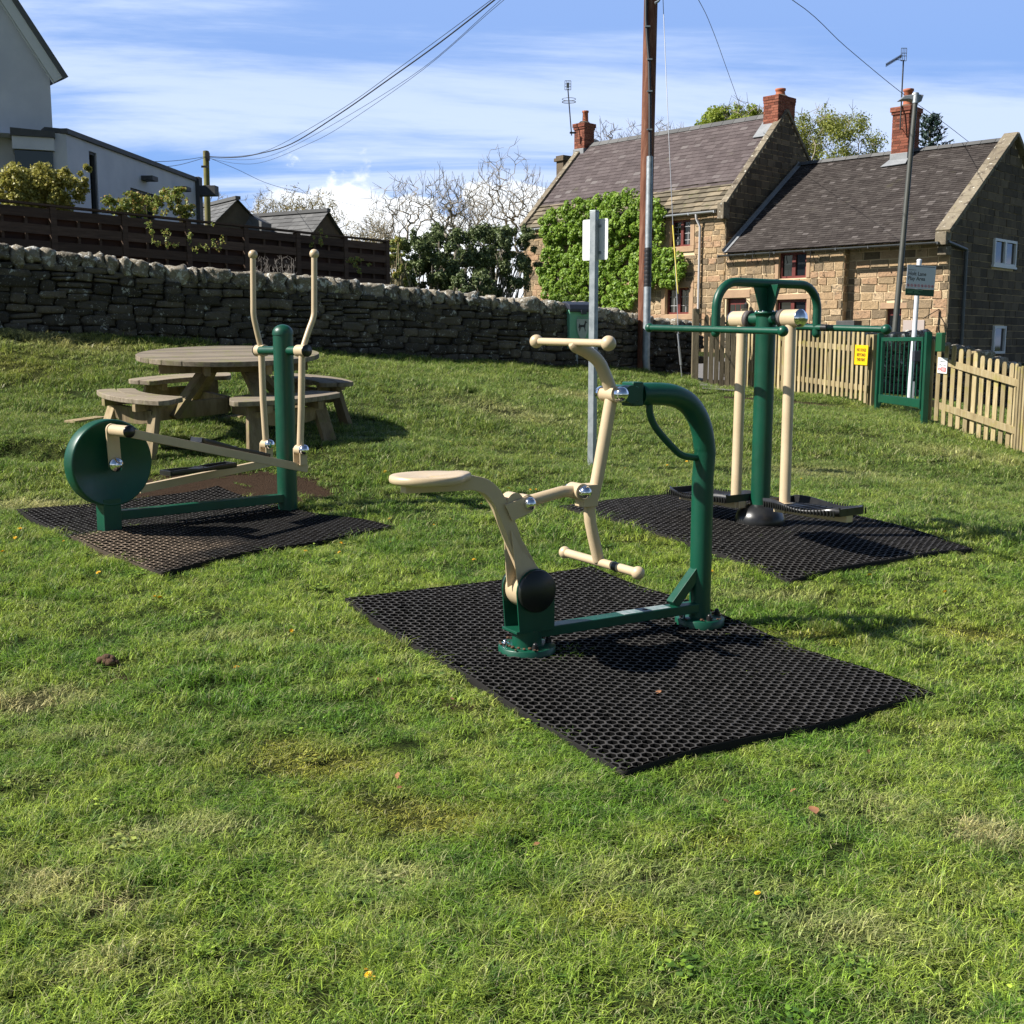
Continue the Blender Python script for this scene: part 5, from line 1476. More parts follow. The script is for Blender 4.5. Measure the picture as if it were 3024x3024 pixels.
# path beyond the gate
pa = [gnd(2095, 1152), gnd(2200, 1160)]
mb = MB(); vs = []
for k in range(15):
    t = k / 14; y = pa[0].y - .25 + 12 * t; xl = pa[0].x - .15 + 1.3 * t; xr = pa[1].x + .2 + 2.8 * t
    for x in (xl, (xl + xr) / 2, xr): vs.append(V((x, y, H(x, y) + .03)))
mb.add(vs, [(3 * i + j, 3 * i + j + 1, 3 * i + 4 + j, 3 * i + 3 + j) for i in range(14) for j in range(2)]); o = mb.build('path', M['tarmac']); tag(o, kind='structure')

# ================================================================== slatted brown fence behind the wall
fa = P(-60, 590, 15.9); fb = P(1145, 716, 22.6)
fa = fa + (fa - fb) * .45
fbd = V((fb.x - fa.x, fb.y - fa.y, 0)); fl_ = fbd.length; fbd.normalize(); fnn = V((fbd.y, -fbd.x, 0))
root = thing('slatted_fence', 'long dark brown slatted timber fence above the dry stone wall', 'fence', V((fa.x, fa.y, H(fa.x, fa.y))))
def FT(s): return fa.z + (fb.z - fa.z) * s / fl_
npan = 10; pan = fl_ / npan; fh = 1.75
for i in range(npan + 1):
    s = min(i * pan, fl_ - .05); c = V((fa.x, fa.y, FT(s) - fh / 2)) + fbd * s; mb = MB(); mb.box(c - fnn * .0, fbd, fnn, UP, .05, .05, fh / 2); mb.build('post', M['fencewood'], root, .004)
for i in range(npan):
    s0, s1 = i * pan + .055, (i + 1) * pan - .055
    z = -.10
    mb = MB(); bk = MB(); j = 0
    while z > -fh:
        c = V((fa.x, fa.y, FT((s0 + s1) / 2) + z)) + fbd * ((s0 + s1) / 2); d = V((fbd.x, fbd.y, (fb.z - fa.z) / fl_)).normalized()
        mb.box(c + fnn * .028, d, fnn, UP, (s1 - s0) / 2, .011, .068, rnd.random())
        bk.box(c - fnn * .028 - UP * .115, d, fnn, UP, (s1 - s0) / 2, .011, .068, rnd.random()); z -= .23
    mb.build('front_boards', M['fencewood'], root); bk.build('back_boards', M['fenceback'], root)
    for f_ in (.34, .67):
        c = V((fa.x, fa.y, FT(s0) - fh / 2 - .02)) + fbd * (s0 + (s1 - s0) * f_); mb = MB(); mb.box(c, fbd, fnn, UP, .022, .016, fh / 2 - .04); mb.build('batten', M['fencewood'], root)
mb = MB(); mb.beam(fa - UP * .0 + V((0, 0, .02)), fb + V((0, 0, .02)), .12, .03); mb.build('capping_rail', M['fencewood'], root)

# ================================================================== leaf clouds
def leafcloud(name, mat, parent, centers, count, size, seed, shell=.55, flat=None, base=None, aspect=.6):
    rg = np.random.default_rng(seed)
    C = np.array([[c[0].x, c[0].y, c[0].z] for c in centers]); Rr = np.array([c[1] for c in centers])
    w = (Rr.prod(1)) ** (2 / 3); w /= w.sum()
    k = rg.choice(len(C), count, p=w)
    d = rg.normal(size=(count, 3)); d /= np.linalg.norm(d, axis=1, keepdims=True)
    rad = shell + (1 - shell) * rg.random(count) ** .6
    rad *= 1 + .12 * rg.normal(size=count)
    pos = C[k] + d * Rr[k] * rad[:, None]
    nrm = d * .8 + rg.normal(size=(count, 3)) * .75; nrm[:, 2] += .35
    return leaves(name, mat, parent, pos, nrm, size, rg, base, aspect)

def leaves(name, mat, parent, pos, nrm, size, rg, base=None, aspect=.6, tint=None):
    count = len(pos)
    nrm = nrm / np.linalg.norm(nrm, axis=1, keepdims=True)
    t = rg.normal(size=(count, 3)); t -= nrm * (t * nrm).sum(1, keepdims=True); t /= np.linalg.norm(t, axis=1, keepdims=True)
    b_ = np.cross(nrm, t)
    s = (size * rg.uniform(.6, 1.3, count))[:, None]
    fold = nrm * s * .25
    vs = np.stack([pos - t * s, pos + b_ * s * aspect + fold, pos + t * s, pos - b_ * s * aspect + fold], 1).reshape(-1, 3)
    qd = np.arange(count * 4).reshape(-1, 4)
    if tint is None: tint = np.clip(rg.normal(.5, .22, count), 0, 1)
    return np_mesh(name, vs, qd, mat, parent, base, tint)

# bare trees: twigs grow through a rounded crown, limbs thicken toward the trunk ------
def bare_tree(name, label, base, env, n, seed, mat, tip=.008, fork=.25, stems=1, group=None, leafmat=None, leafn=0, leafs=.1, gain=.46, droop=0):
    """env: list of (centre, (rx, ry, rz)) crown volumes; fork: height share where the limbs leave the trunk"""
    rg = np.random.default_rng(seed); q = random.Random(seed)
    root = thing(name, label, 'tree', base, group)
    top = max(c.z + r_[2] for c, r_ in env); zf_ = base.z + (top - base.z) * fork
    c0 = env[0][0]
    nodes = []; par = []
    for s_ in range(stems):
        ang = 6.28 * s_ / stems + q.uniform(0, 1); o_ = V((math.cos(ang), math.sin(ang), 0)) * (.12 * (stems > 1))
        k = 5; prev = -1
        for i in range(k + 1):
            f = i / k; e = V((base.x + (c0.x - base.x) * .5 * f, base.y + (c0.y - base.y) * .5 * f, base.z - .3 + (zf_ - base.z + .3) * f)) + o_ * (1 + 4 * f) + V((q.gauss(0, .03), q.gauss(0, .03), 0))
            nodes.append(np.array(e)); par.append(prev); prev = len(nodes) - 1
    ntr = len(nodes)
    pts_ = []
    for c, r_ in env:
        m_ = int(n / len(env)); d = rg.normal(size=(m_, 3)); d /= np.linalg.norm(d, axis=1, keepdims=True); rad = rg.random(m_) ** .42
        pts_.append(np.array(c) + d * rad[:, None] * np.array(r_))
    P_ = np.concatenate(pts_); P_ = P_[P_[:, 2] > zf_ - .1]
    P_ = P_[np.argsort(np.linalg.norm(P_ - np.array([c0.x, c0.y, zf_]), axis=1))]
    arr = np.zeros((len(nodes) + 3 * len(P_), 3)); arr[:len(nodes)] = nodes; cnt = len(nodes)
    for p_ in P_:
        A_ = arr[:cnt]; dv_ = p_ - A_; dist = np.linalg.norm(dv_, axis=1)
        cost = dist + 1.1 * np.clip(A_[:, 2] - p_[2] + .25 * dist, 0, None); cost[:max(0, ntr // stems - 2)] += .6
        j = int(np.argmin(cost)); a_ = arr[j]; L_ = dist[j]
        if L_ > .35:
            mid = (a_ + p_) / 2 + rg.normal(size=3) * L_ * .03 + np.array([0, 0, .05 * L_]) ; arr[cnt] = mid; par.append(j); j = cnt; cnt += 1
        arr[cnt] = p_; par.append(j); cnt += 1
    w_ = np.zeros(cnt); kids = np.zeros(cnt, int)
    for i in range(cnt - 1, -1, -1):
        if kids[i] == 0: w_[i] = 1
        if par[i] >= 0: w_[par[i]] += w_[i]; kids[par[i]] += 1
    rad = tip * w_ ** gain
    tr, br = MB(), MB()
    for i in range(cnt):
        j = par[i]
        if j < 0: continue
        m_ = tr if i < ntr else br; r1 = rad[i]; r0 = min(rad[j], rad[i] * 1.7) if i >= ntr else rad[j]
        m_.tube([V(arr[j]), V(arr[i])], [r0, r1], 8 if r1 > .05 else (5 if r1 > .02 else 3), caps=False, smooth=r1 > .02)
    tips_ = np.where(kids == 0)[0]
    for i in tips_:
        d = arr[i] - arr[par[i]]; d = d / (np.linalg.norm(d) + 1e-6)
        for _ in range(3):
            e = d + rg.normal(size=3) * .45 + np.array([0, 0, .25 - droop]); e = e / np.linalg.norm(e) * rg.uniform(.2, .5); br.tube([V(arr[i]), V(arr[i] + e)], [tip * .9, tip * .55], 3, caps=False, smooth=False)
    tr.build('trunk', mat, root); br.build('branches', mat, root)
    if leafmat:
        T = arr[tips_]; k = rg.integers(0, len(T), leafn); pos = T[k] + rg.normal(size=(leafn, 3)) * leafs * 2.6
        leaves('crown', leafmat, root, pos, rg.normal(size=(leafn, 3)) + np.array([0, 0, .4]), leafs, rg)
    return root
def E_(u, v, t, ru, rv):
    k = t / F; return (P(u, v, t), (ru * k, ru * k, rv * k))
def far(u, v, t): 
    p_ = P(u, v, t); return p_
TG = 'bare trees beyond the stone wall'
def base_at(u, t): p_ = P(u, 900, t); return V((p_.x, p_.y, .9))
def hgt(vtop, t, u=1512): return P(u, vtop, t).z - .9
bare_tree('bare_tree', 'tall bare rounded tree just left of the ivy clad cottage', base_at(1440, 44), [E_(1500, 590, 44, 118, 165), E_(1440, 620, 44, 90, 130), E_(1560, 640, 44, 85, 120)], 760, 5, M['bark'], .0085, .20, 3, TG)
bare_tree('bare_tree', 'bare pollarded tree with upright limbs left of the tall rounded one', base_at(1325, 38), [E_(1318, 600, 38, 75, 95), E_(1350, 640, 38, 60, 90)], 330, 9, M['bark'], .0085, .42, 1, TG, gain=.52)
bare_tree('bare_tree', 'bare tree with long limbs leaning left over the shrubs', base_at(1265, 37), [E_(1180, 620, 37, 95, 85), E_(1240, 640, 37, 80, 100), E_(1120, 700, 37, 60, 60)], 420, 17, M['bark'], .008, .22, 2, TG)
bare_tree('bare_tree', 'bare forked tree between the pollarded one and the tall rounded one', base_at(1390, 41), [E_(1385, 660, 41, 70, 110)], 260, 31, M['bark'], .008, .3, 2, TG)
for i, (u, t, vt_, sd, lab, mt) in enumerate([(800, 70, 560, 41, 'far pale twiggy tree behind the right grey slate roof, leftmost', 'barkpale'), (880, 66, 550, 42, 'far dense twiggy tree rising above the right grey slate roof', 'barkpale'), (955, 68, 565, 43, 'far yellowish twiggy tree above the gable of the right slate roof', 'barkpale'),
        (715, 75, 585, 44, 'far grey bare tree behind the first slate gable', 'barkgrey'), (640, 72, 565, 45, 'far grey bare tree just right of the mossy pole', 'barkgrey'), (1050, 50, 650, 46, 'low yellowish scrub tree at the end of the slatted fence', 'barkpale'), (1120, 46, 625, 48, 'twiggy scrub tree with pale shoots left of the leaning bare tree', 'barkpale')]):
    bare_tree('twiggy_tree', lab, base_at(u, t), [E_(u, vt_ + 75, t, 52, 75), E_(u + 25, vt_ + 95, t, 45, 65), E_(u - 25, vt_ + 100, t, 45, 65)], 330, sd, M[mt], .0125 if t > 60 else .008, .3, 2, 'far bare trees', M['bud'] if mt == 'barkpale' else None, 1800, .045 if t > 60 else .03)
for (u, t, vt_, sd, lab) in [(1795, 62, 358, 51, 'grey bare tree rising behind the cottage ridge, left of the telegraph pole'), (1868, 64, 362, 52, 'grey bare tree behind the cottage ridge touching the telegraph pole'), (1955, 62, 355, 53, 'grey bare tree behind the cottage ridge, right of the telegraph pole'), (2010, 64, 372, 54, 'lower grey bare tree behind the cottage ridge by the stay wire')]:
    bare_tree('bare_tree', lab, base_at(u, t), [E_(u, vt_ + 75, t, 45, 75), E_(u + 15, vt_ + 130, t, 50, 80)], 260, sd, M['barkgrey'], .012, .5, 1, 'bare trees behind the cottages')

def leafy_tree(label, u, t, vtop, w, seed, mat, name='leafy_tree', n=9000, size=.16, airy=.5, bark='bark', group='leafy trees behind the cottages'):
    q = random.Random(seed)
    b_ = base_at(u, t); top = P(u, vtop, t).z
    root = bare_tree(name, label, b_, [(V((b_.x, b_.y, top - w)), (w * .95, w * .95, w * .95))], 380, seed, M[bark], .012, .45, 1, group)
    hh_ = top - .9; C = []
    for i in range(130):
        a = q.uniform(0, 6.28); e = q.uniform(-1, 1); r_ = q.uniform(.2, 1) ** .5; xx = math.sqrt(max(0, 1 - e * e))
        C.append((b_ + V((w * r_ * math.cos(a) * xx, w * r_ * math.sin(a) * xx, hh_ - w * 1.05 + w * .95 * e * r_)), tuple(w * q.uniform(.10, .22) for _ in range(3))))
    leafcloud('crown', M[mat], root, C, n, size, seed, airy)
leafy_tree('fresh bright green tree topping the ridge left of the big brick chimney', 2165, 58, 300, 2.1, 61, 'springbright', n=20000, size=.075)
leafy_tree('paler budding tree peeping over the ridge beside the bright green one', 2235, 60, 322, 1.7, 62, 'springleaf', n=9000, size=.07)
leafy_tree('large airy yellow green tree between the two cottage roofs', 2405, 56, 315, 3.3, 63, 'springleaf', n=42000, size=.055, airy=.1)
# conifer
b_ = base_at(2735, 47); root = thing('conifer_tree', 'dark blue green spruce top poking up behind the brick chimney', 'tree', b_)
topz_ = P(2722, 352, 47).z
mb = MB(); mb.tube([b_, V((b_.x - .2, b_.y, topz_))], [.22, .02], 8); mb.build('trunk', M['bark'], root)
q = random.Random(4); pos = []; br = MB()
for i in range(90):
    z = topz_ - .12 - (i / 90) ** 1.15 * 5.0; r_ = .25 + (topz_ - z) * .42; a = i * 2.4; d = V((math.cos(a), math.sin(a), .12)); c0 = V((b_.x - .2 * (z / topz_), b_.y, z))
    e = c0 + d * r_ + UP * (.12 * r_); br.tube([c0, c0 + d * r_ * .6, e], [.02, .014, .006], 3, caps=False)
    for k in range(34): f = q.uniform(.15, 1); p_ = c0.lerp(e, f); pos.append(p_ + V((q.gauss(0, .06), q.gauss(0, .06), q.gauss(0, .04))))
br.build('branches', M['bark'], root)
rg = np.random.default_rng(5); pos = np.array([tuple(x) for x in pos]); leaves('crown', M['conifer'], root, pos, rg.normal(size=pos.shape), .10, rg, aspect=.3)

# evergreen shrubs beyond wall
def shrub(label, items, n, size, mat, seed, name='shrub', shell=.35, twigs=True, group=None, barkm='bark', mn=46):
    q = random.Random(seed); C = []
    for (u, v, t, rx, rz) in items:
        c = P(u, v, t)
        for i in range(mn):
            a = q.uniform(0, 6.28); e = q.uniform(-1, 1); r_ = q.uniform(.2, 1) ** .6
            C.append((c + V((rx * r_ * math.cos(a) * math.sqrt(1 - e * e * .7), rx * .8 * r_ * math.sin(a), rz * e)), tuple(rx * q.uniform(.10, .26) for _ in range(3))))
    c0 = P(items[0][0], items[0][1], items[0][2]); base = V((c0.x, c0.y, H(c0.x, c0.y)))
    root = thing(name, label, 'shrub', base, group)
    leafcloud('foliage', M[mat], root, C, n, size, seed, shell)
    if twigs:
        mb = MB()
        for i in range(60):
            a = q.uniform(0, 6.28); cc = q.choice(C)[0]; s_ = base + V((q.uniform(-.4, .4) * items[0][3], q.uniform(-.3, .3), 0))
            e = cc + (cc - s_).normalized() * q.uniform(0, .35) * items[0][3] * .5
            mid = s_.lerp(e, .5) + V((q.gauss(0, .1), q.gauss(0, .1), .1)); mb.tube([s_, mid, e], [.025, .015, .006], 4, caps=False)
        mb.build('stems', M[barkm], root)
    return root
shrub('dark glossy evergreen bush at the right end of the slatted fence', [(1250, 790, 27, .85, .75), (1330, 770, 27.5, .75, .7)], 26000, .036, 'evergreen', 71, group='shrubs beyond the stone wall')
shrub('feathery olive green bush beside the ivy clad cottage corner', [(1450, 780, 28, .85, .8), (1525, 760, 29, .55, .75)], 24000, .034, 'evergreen', 72, group='shrubs beyond the stone wall')
shrub('small dark bush between the glossy bush and the feathery one, low against the wall', [(1390, 850, 26.5, .5, .35)], 6000, .034, 'evergreen', 74, group='shrubs beyond the stone wall')
shrub('brownish tangled bush hugging the end of the slatted fence', [(1172, 815, 25.5, .35, .8)], 5000, .03, 'rose', 73, barkm='barkpale', group='shrubs beyond the stone wall')
shrub('golden variegated bush in front of the tall white gable', [(100, 550, 18.2, .55, .30), (175, 565, 18.4, .45, .28), (40, 570, 18, .35, .25)], 17000, .028, 'yellowshrub', 75, group='garden shrubs by the white house', mn=60, shell=.2, twigs=False)
shrub('sprawling rose bush with reddish shoots on top of the slatted fence', [(340, 608, 18.2, .28, .12), (430, 605, 18.6, .42, .15), (510, 600, 19, .35, .22), (548, 628, 19.2, .18, .12)], 4200, .028, 'rose', 76, group='garden shrubs by the white house', mn=26, shell=.0, twigs=False)
shrub('single climbing shoot with yellow green leaves against the white wall', [(248, 520, 18.2, .10, .16)], 260, .045, 'yellowshrub', 77, group='garden shrubs by the white house', mn=6, twigs=False)
shrub('thin trailing rose stems on the middle of the slatted fence', [(600, 700, 18.4, .35, .22), (480, 690, 17.6, .3, .2)], 420, .02, 'rose', 78, group='garden shrubs by the white house', mn=10, twigs=False)
shrub('thin rose shoots on the right end of the slatted fence', [(935, 700, 20.4, .2, .16), (1060, 770, 21.2, .25, .25)], 420, .02, 'rose', 79, group='garden shrubs by the white house', mn=10, twigs=False)

# ================================================================== masonry and tile laying
def intervals(W_, ops, z0, z1):
    cuts = [(a, b_) for (a, b_, c, d) in ops if min(d, z1) - max(c, z0) > .3 * (z1 - z0)]
    cuts.sort(); out = []; s = 0
    for a, b_ in cuts:
        if a > s: out.append((s, a))
        s = max(s, b_)
    if s < W_: out.append((s, W_))
    return out
def lay(mb, O, ex, n, W_, Hgt, ch, wr, gap, proud, seed, ops=(), lim=None, jitter=.3, depth=.02):
    q = random.Random(seed); z = 0; row = 0
    while z < Hgt - .02:
        h = q.uniform(*ch)
        if z + h > Hgt: h = Hgt - z
        for (a, b_) in intervals(W_, ops, z, z + h):
            if lim:
                la, lb_ = lim(z + h * .6); a2, b2 = max(a, la), min(b_, lb_)
                if b2 - a2 < .03: continue
                a, b_ = a2, b2
            s = a - (q.uniform(0, wr[0]) if jitter else (wr[0] * .5 if row % 2 else 0))
            while s < b_ - .005:
                w = q.uniform(*wr); e = s + w
                if b_ - e < wr[0] * .35: e = b_
                x0, x1 = max(s, a) + gap / 2, min(e, b_) - gap / 2
                if x1 - x0 > .015:
                    g = gap / 2; jz = q.uniform(-1, 1) * gap * jitter * 1.5; pr = proud * q.uniform(.6, 1.3)
                    f = [O + ex * x + UP * zz + n * pr for x, zz in ((x0 + q.uniform(0, gap) * jitter, z + g + jz), (x1 - q.uniform(0, gap) * jitter, z + g - jz), (x1 - q.uniform(0, gap) * jitter, z + h - g + jz * .5), (x0 + q.uniform(0, gap) * jitter, z + h - g - jz * .5))]
                    bk = [p_ - n * (pr + depth) for p_ in f]
                    mb.add(f + bk, [(0, 1, 2, 3), (1, 0, 4, 5), (2, 1, 5, 6), (3, 2, 6, 7), (0, 3, 7, 4)], False, q.random())
                s = e
        z += h; row += 1
def lay_roof(mb, O, ex, sd, W_, Lg, gauge, tw, seed, thick=.012, lim=None, jit=.1):
    # O eave-left corner, ex along the eave, sd up the slope
    q = random.Random(seed); n = ex.cross(sd).normalized()
    if n.z < 0: n = -n
    rows = int(Lg / gauge) + 1
    for r_ in range(rows):
        g0, g1 = r_ * gauge, min(Lg, (r_ + 1) * gauge + gauge * .25)
        s = -(tw * .5 if r_ % 2 else 0)
        la, lb_ = lim(g0 + gauge * .5) if lim else (0, W_)
        while s < W_:
            w = tw * q.uniform(1 - jit, 1 + jit); x0, x1 = max(s, la) + .002, min(s + w, lb_) - .002
            if x1 - x0 > .02:
                j = q.uniform(-.006, .006) * (tw / .2); lo = n * (thick * q.uniform(1.3, 1.9)); hi = n * thick * .2
                a, b_, c, d = O + ex * x0 + sd * (g0 + j) + lo, O + ex * x1 + sd * (g0 + j + q.uniform(-.003, .003)) + lo, O + ex * x1 + sd * g1 + hi, O + ex * x0 + sd * g1 + hi
                dn = n * (thick * 1.6)
                mb.add([a, b_, c, d, a - dn, b_ - dn, c - dn, d - dn], [(0, 1, 2, 3), (1, 0, 4, 5), (2, 1, 5, 6), (0, 3, 7, 4)], False, q.random())
            s += w
def window(parent, O, ex, n, x0, x1, z0, z1, fm, lights=2, depth=.10, fw_=.06, bars=(0, 0), sill=None, opn='window'):
    c = lambda x, z, d=0: O + ex * x + UP * z - n * d
    mb = MB()
    xm, zm = (x0 + x1) / 2, (z0 + z1) / 2
    for x in (x0 + fw_ / 2, x1 - fw_ / 2): mb.box(c(x, zm, depth), ex, n, UP, fw_ / 2, .035, (z1 - z0) / 2)
    for z in (z0 + fw_ / 2, z1 - fw_ / 2): mb.box(c(xm, z, depth + .001), ex, n, UP, (x1 - x0) / 2 - fw_, .033, fw_ / 2)
    for i in range(1, lights): mb.box(c(x0 + (x1 - x0) * i / lights, zm, depth + .001), ex, n, UP, fw_ * .8, .034, (z1 - z0) / 2 - fw_)
    wn_ = mb.build(opn, fm, parent)
    mb = MB(); mb.box(c(xm, zm, depth + .03), ex, n, UP, (x1 - x0) / 2 - .01, .004, (z1 - z0) / 2 - .01); mb.build('pane', M['glass'], wn_)
    if bars[0]:
        mb = MB()
        for i in range(1, bars[0] * lights):
            if i % bars[0]: mb.box(c(x0 + (x1 - x0) * i / (bars[0] * lights), zm, depth + .022), ex, n, UP, .008, .004, (z1 - z0) / 2 - fw_)
        for i in range(1, bars[1]): mb.box(c(xm, z0 + (z1 - z0) * i / bars[1], depth + .022), ex, n, UP, (x1 - x0) / 2 - fw_, .004, .008)
        mb.build('glazing_bars', pm('lead_strip', (.45, .45, .45)), wn_)
    if sill:
        mb = MB(); mb.box(c(xm, z0 - .06, -.01), ex, n, UP, (x1 - x0) / 2 + .10, .08, .06); mb.build('sill', sill, wn_, .01)
    return wn_
def openwall(mb, O, ex, n, W_, Hgt, ops, depth=.22):
    # wall sheet split round openings, with reveals
    xs = sorted({0, W_} | {o_[0] for o_ in ops} | {o_[1] for o_ in ops}); zs_ = sorted({-1.5, Hgt} | {o_[2] for o_ in ops} | {o_[3] for o_ in ops})
    for i in range(len(xs) - 1):
        for j in range(len(zs_) - 1):
            xm, zm = (xs[i] + xs[i + 1]) / 2, (zs_[j] + zs_[j + 1]) / 2
            if any(a < xm < b_ and c < zm < d for a, b_, c, d in ops): continue
            mb.add([O + ex * x + UP * z for x, z in ((xs[i], zs_[j]), (xs[i + 1], zs_[j]), (xs[i + 1], zs_[j + 1]), (xs[i], zs_[j + 1]))], [(0, 1, 2, 3)])
    for a, b_, c, d in ops:
        for (p_, q_) in (((a, c), (b_, c)), ((b_, c), (b_, d)), ((b_, d), (a, d)), ((a, d), (a, c))):
            A_, B_ = O + ex * p_[0] + UP * p_[1], O + ex * q_[0] + UP * q_[1]; mb.add([A_, B_, B_ - n * depth, A_ - n * depth], [(0, 1, 2, 3)])
def chimney(parent, c, ex, g, hw, hd, z0, z1, pot, corbel=.05, seed=1, potr=.13, poth=.45, taper=0, mossy=False):
    body = MB(); mo = MB()
    bw = body
    for (n, e, w_, d_) in ((-g, ex, hw, hd), (ex, g, hd, hw), (g, -ex, hw, hd), (-ex, -g, hd, hw)):
        O = V((c.x, c.y, z0)) + n * d_ - e * w_
        lay(bw, O, e, n, 2 * w_, z1 - z0 - .22, (.078, .082), (.21, .23), .012, .006, seed, jitter=.15, depth=.015); seed += 1
        for k, (zz, ov) in enumerate(((z1 - .22, corbel * .5), (z1 - .14, corbel))):
            O2 = V((c.x, c.y, zz)) + n * (d_ + ov) - e * (w_ + ov)
            lay(bw, O2, e, n, 2 * (w_ + ov), .14 if k else .08, (.07, .08), (.21, .23), .010, .006, seed, jitter=.15, depth=.015); seed += 1
    mo.box(V((c.x, c.y, (z0 + z1) / 2 - .11)), ex, g, UP, hw - .004, hd - .004, (z1 - z0) / 2 - .11)
    mo.box(V((c.x, c.y, z1 - .18)), ex, g, UP, hw + corbel * .5 - .004, hd + corbel * .5 - .004, .04); mo.box(V((c.x, c.y, z1 - .07)), ex, g, UP, hw + corbel - .004, hd + corbel - .004, .068)
    co = bw.build('chimney', M['brick'], parent); mo.build('chimney_mortar', M['bmortar'], co)
    mb = MB(); mb.lathe(V((c.x, c.y, z1 - .01)), UP, [(hw + .02, 0), (hw * .85, .05), (potr * 1.2, .10), (.0, .1)], 12); mb.build('flaunching', M['dmortar'], co)
    for (dx, pr, ph) in pot:
        q_ = c + ex * dx; mb = MB(); mb.lathe(V((q_.x, q_.y, z1 + .04)), UP, [(pr * 1.05, 0), (pr, .08), (pr * .9, ph - .08), (pr * 1.1, ph - .06), (pr * 1.12, ph), (pr * .8, ph), (pr * .78, ph - .1), (.0, ph - .1)], 20); mb.build('chimney_pot', M['terracotta'], co)
    return co

# ---------------------------------------------------------------- cottage 1 (tall, ivy clad)
def cot_frame(Rp, Lp):
    e = V((Rp.x - Lp.x, Rp.y - Lp.y, 0)); W_ = e.length; e.normalize(); return e, V((e.y, -e.x, 0)), V((-e.y, e.x, 0)), W_
R1_ = P(2145, 605, 34.75); L1_ = P(1546, 667, 40.9); ze1 = 5.81
e1, n1h, g1h, W1 = cot_frame(R1_, L1_)
GZ0 = .3
root1 = thing('stone_cottage', 'tall sandstone cottage with purple slate roof, ivy climber and two brick chimneys', 'cottage', V((L1_.x, L1_.y, GZ0)), 'stone cottages behind the play area')
O1 = V((L1_.x, L1_.y, 0))
def f1(u, v):
    q = on_plane(u, v, O1, n1h); return (q - O1).dot(e1), q.z
def oprect(f, u0, v0, u1, v1): 
    a, zt = f(u0, v0); b_, zb = f(u1, v1); return (a, b_, zb, zt)
wU = oprect(f1, 1980, 652, 2038, 726); wL_ = oprect(f1, 1966, 852, 2034, 927); dL = oprect(f1, 2137, 882, 2200, 990); lw = oprect(f1, 1626, 862, 1660, 930)
ops1 = [wU, wL_, (lw[0], lw[1], lw[2], lw[3])]
shift = lambda ops: [(a, b_, c, d) for a, b_, c, d in ops]
mb = MB(); openwall(mb, O1, e1, n1h, W1, ze1, ops1); 
# other walls
dep1 = 6.2; zr1 = 8.88
A_, B_ = O1 + e1 * W1, O1
for (q_, flip) in ((A_, 0), (B_, 1)):
    poly = [q_ + UP * -.5, q_ + g1h * dep1 + UP * -.5, q_ + g1h * dep1 + UP * ze1, q_ + g1h * dep1 / 2 + UP * zr1, q_ + UP * ze1]
    mb.add(poly, [(0, 1, 2, 3, 4)])
mb.add([O1 + g1h * dep1 + UP * -.5, A_ + g1h * dep1 + UP * -.5, A_ + g1h * dep1 + UP * ze1, O1 + g1h * dep1 + UP * ze1], [(0, 1, 2, 3)])
wall1 = mb.build('wall', M['mortar'], root1)
def expand(ops, k=.0, lint=.0): return [(a - k, b_ + k, c - lint, d + lint) for a, b_, c, d in ops]
mb = MB(); lay(mb, O1, e1, n1h, W1, ze1 - .02, (.13, .24), (.2, .52), .026, .02, 3, expand(ops1, .17, .19)); mb.build('stone_facing', M['hstone'], wall1)
mb = MB()
for (a, b_, c, d) in ops1:
    for x in (a - .085, b_ + .085): mb = MB(); mb.box(O1 + e1 * x + UP * ((c + d) / 2) + n1h * .0, e1, n1h, UP, .080, .024, (d - c) / 2); mb.build('jamb_stone', M['quoin'], wall1, .008)
    mb = MB(); mb.box(O1 + e1 * ((a + b_) / 2) + UP * (d + .10), e1, n1h, UP, (b_ - a) / 2 + .17, .026, .095); mb.build('lintel', M['quoin'], wall1, .008); mb = MB(); mb.box(O1 + e1 * ((a + b_) / 2) + UP * (c - .09), e1, n1h, UP, (b_ - a) / 2 + .17, .04, .085); mb.build('sill', M['quoin'], wall1, .008)
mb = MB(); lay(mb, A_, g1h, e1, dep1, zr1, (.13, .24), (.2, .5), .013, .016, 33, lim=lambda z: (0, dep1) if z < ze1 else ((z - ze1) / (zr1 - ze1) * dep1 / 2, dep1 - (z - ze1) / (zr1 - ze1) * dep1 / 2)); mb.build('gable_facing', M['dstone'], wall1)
mb = MB(); lay(mb, O1 + g1h * dep1, -g1h, -e1, dep1, zr1, (.16, .26), (.25, .5), .02, .016, 34, lim=lambda z: (0, dep1) if z < ze1 else ((z - ze1) / (zr1 - ze1) * dep1 / 2, dep1 - (z - ze1) / (zr1 - ze1) * dep1 / 2)); mb.build('gable_facing', M['hstone'], wall1)
def fwin(parent, O, e, n, op, **k): return window(parent, O, e, n, op[0], op[1], op[2], op[3], **k)
fwin(root1, O1, e1, n1h, wU, fm=M['redframe'], lights=2, bars=(2, 4), depth=.13); fwin(root1, O1, e1, n1h, wL_, fm=M['redframe'], lights=2, bars=(2, 3), depth=.13); fwin(root1, O1, e1, n1h, lw, fm=M['redframe'], lights=1, depth=.13)
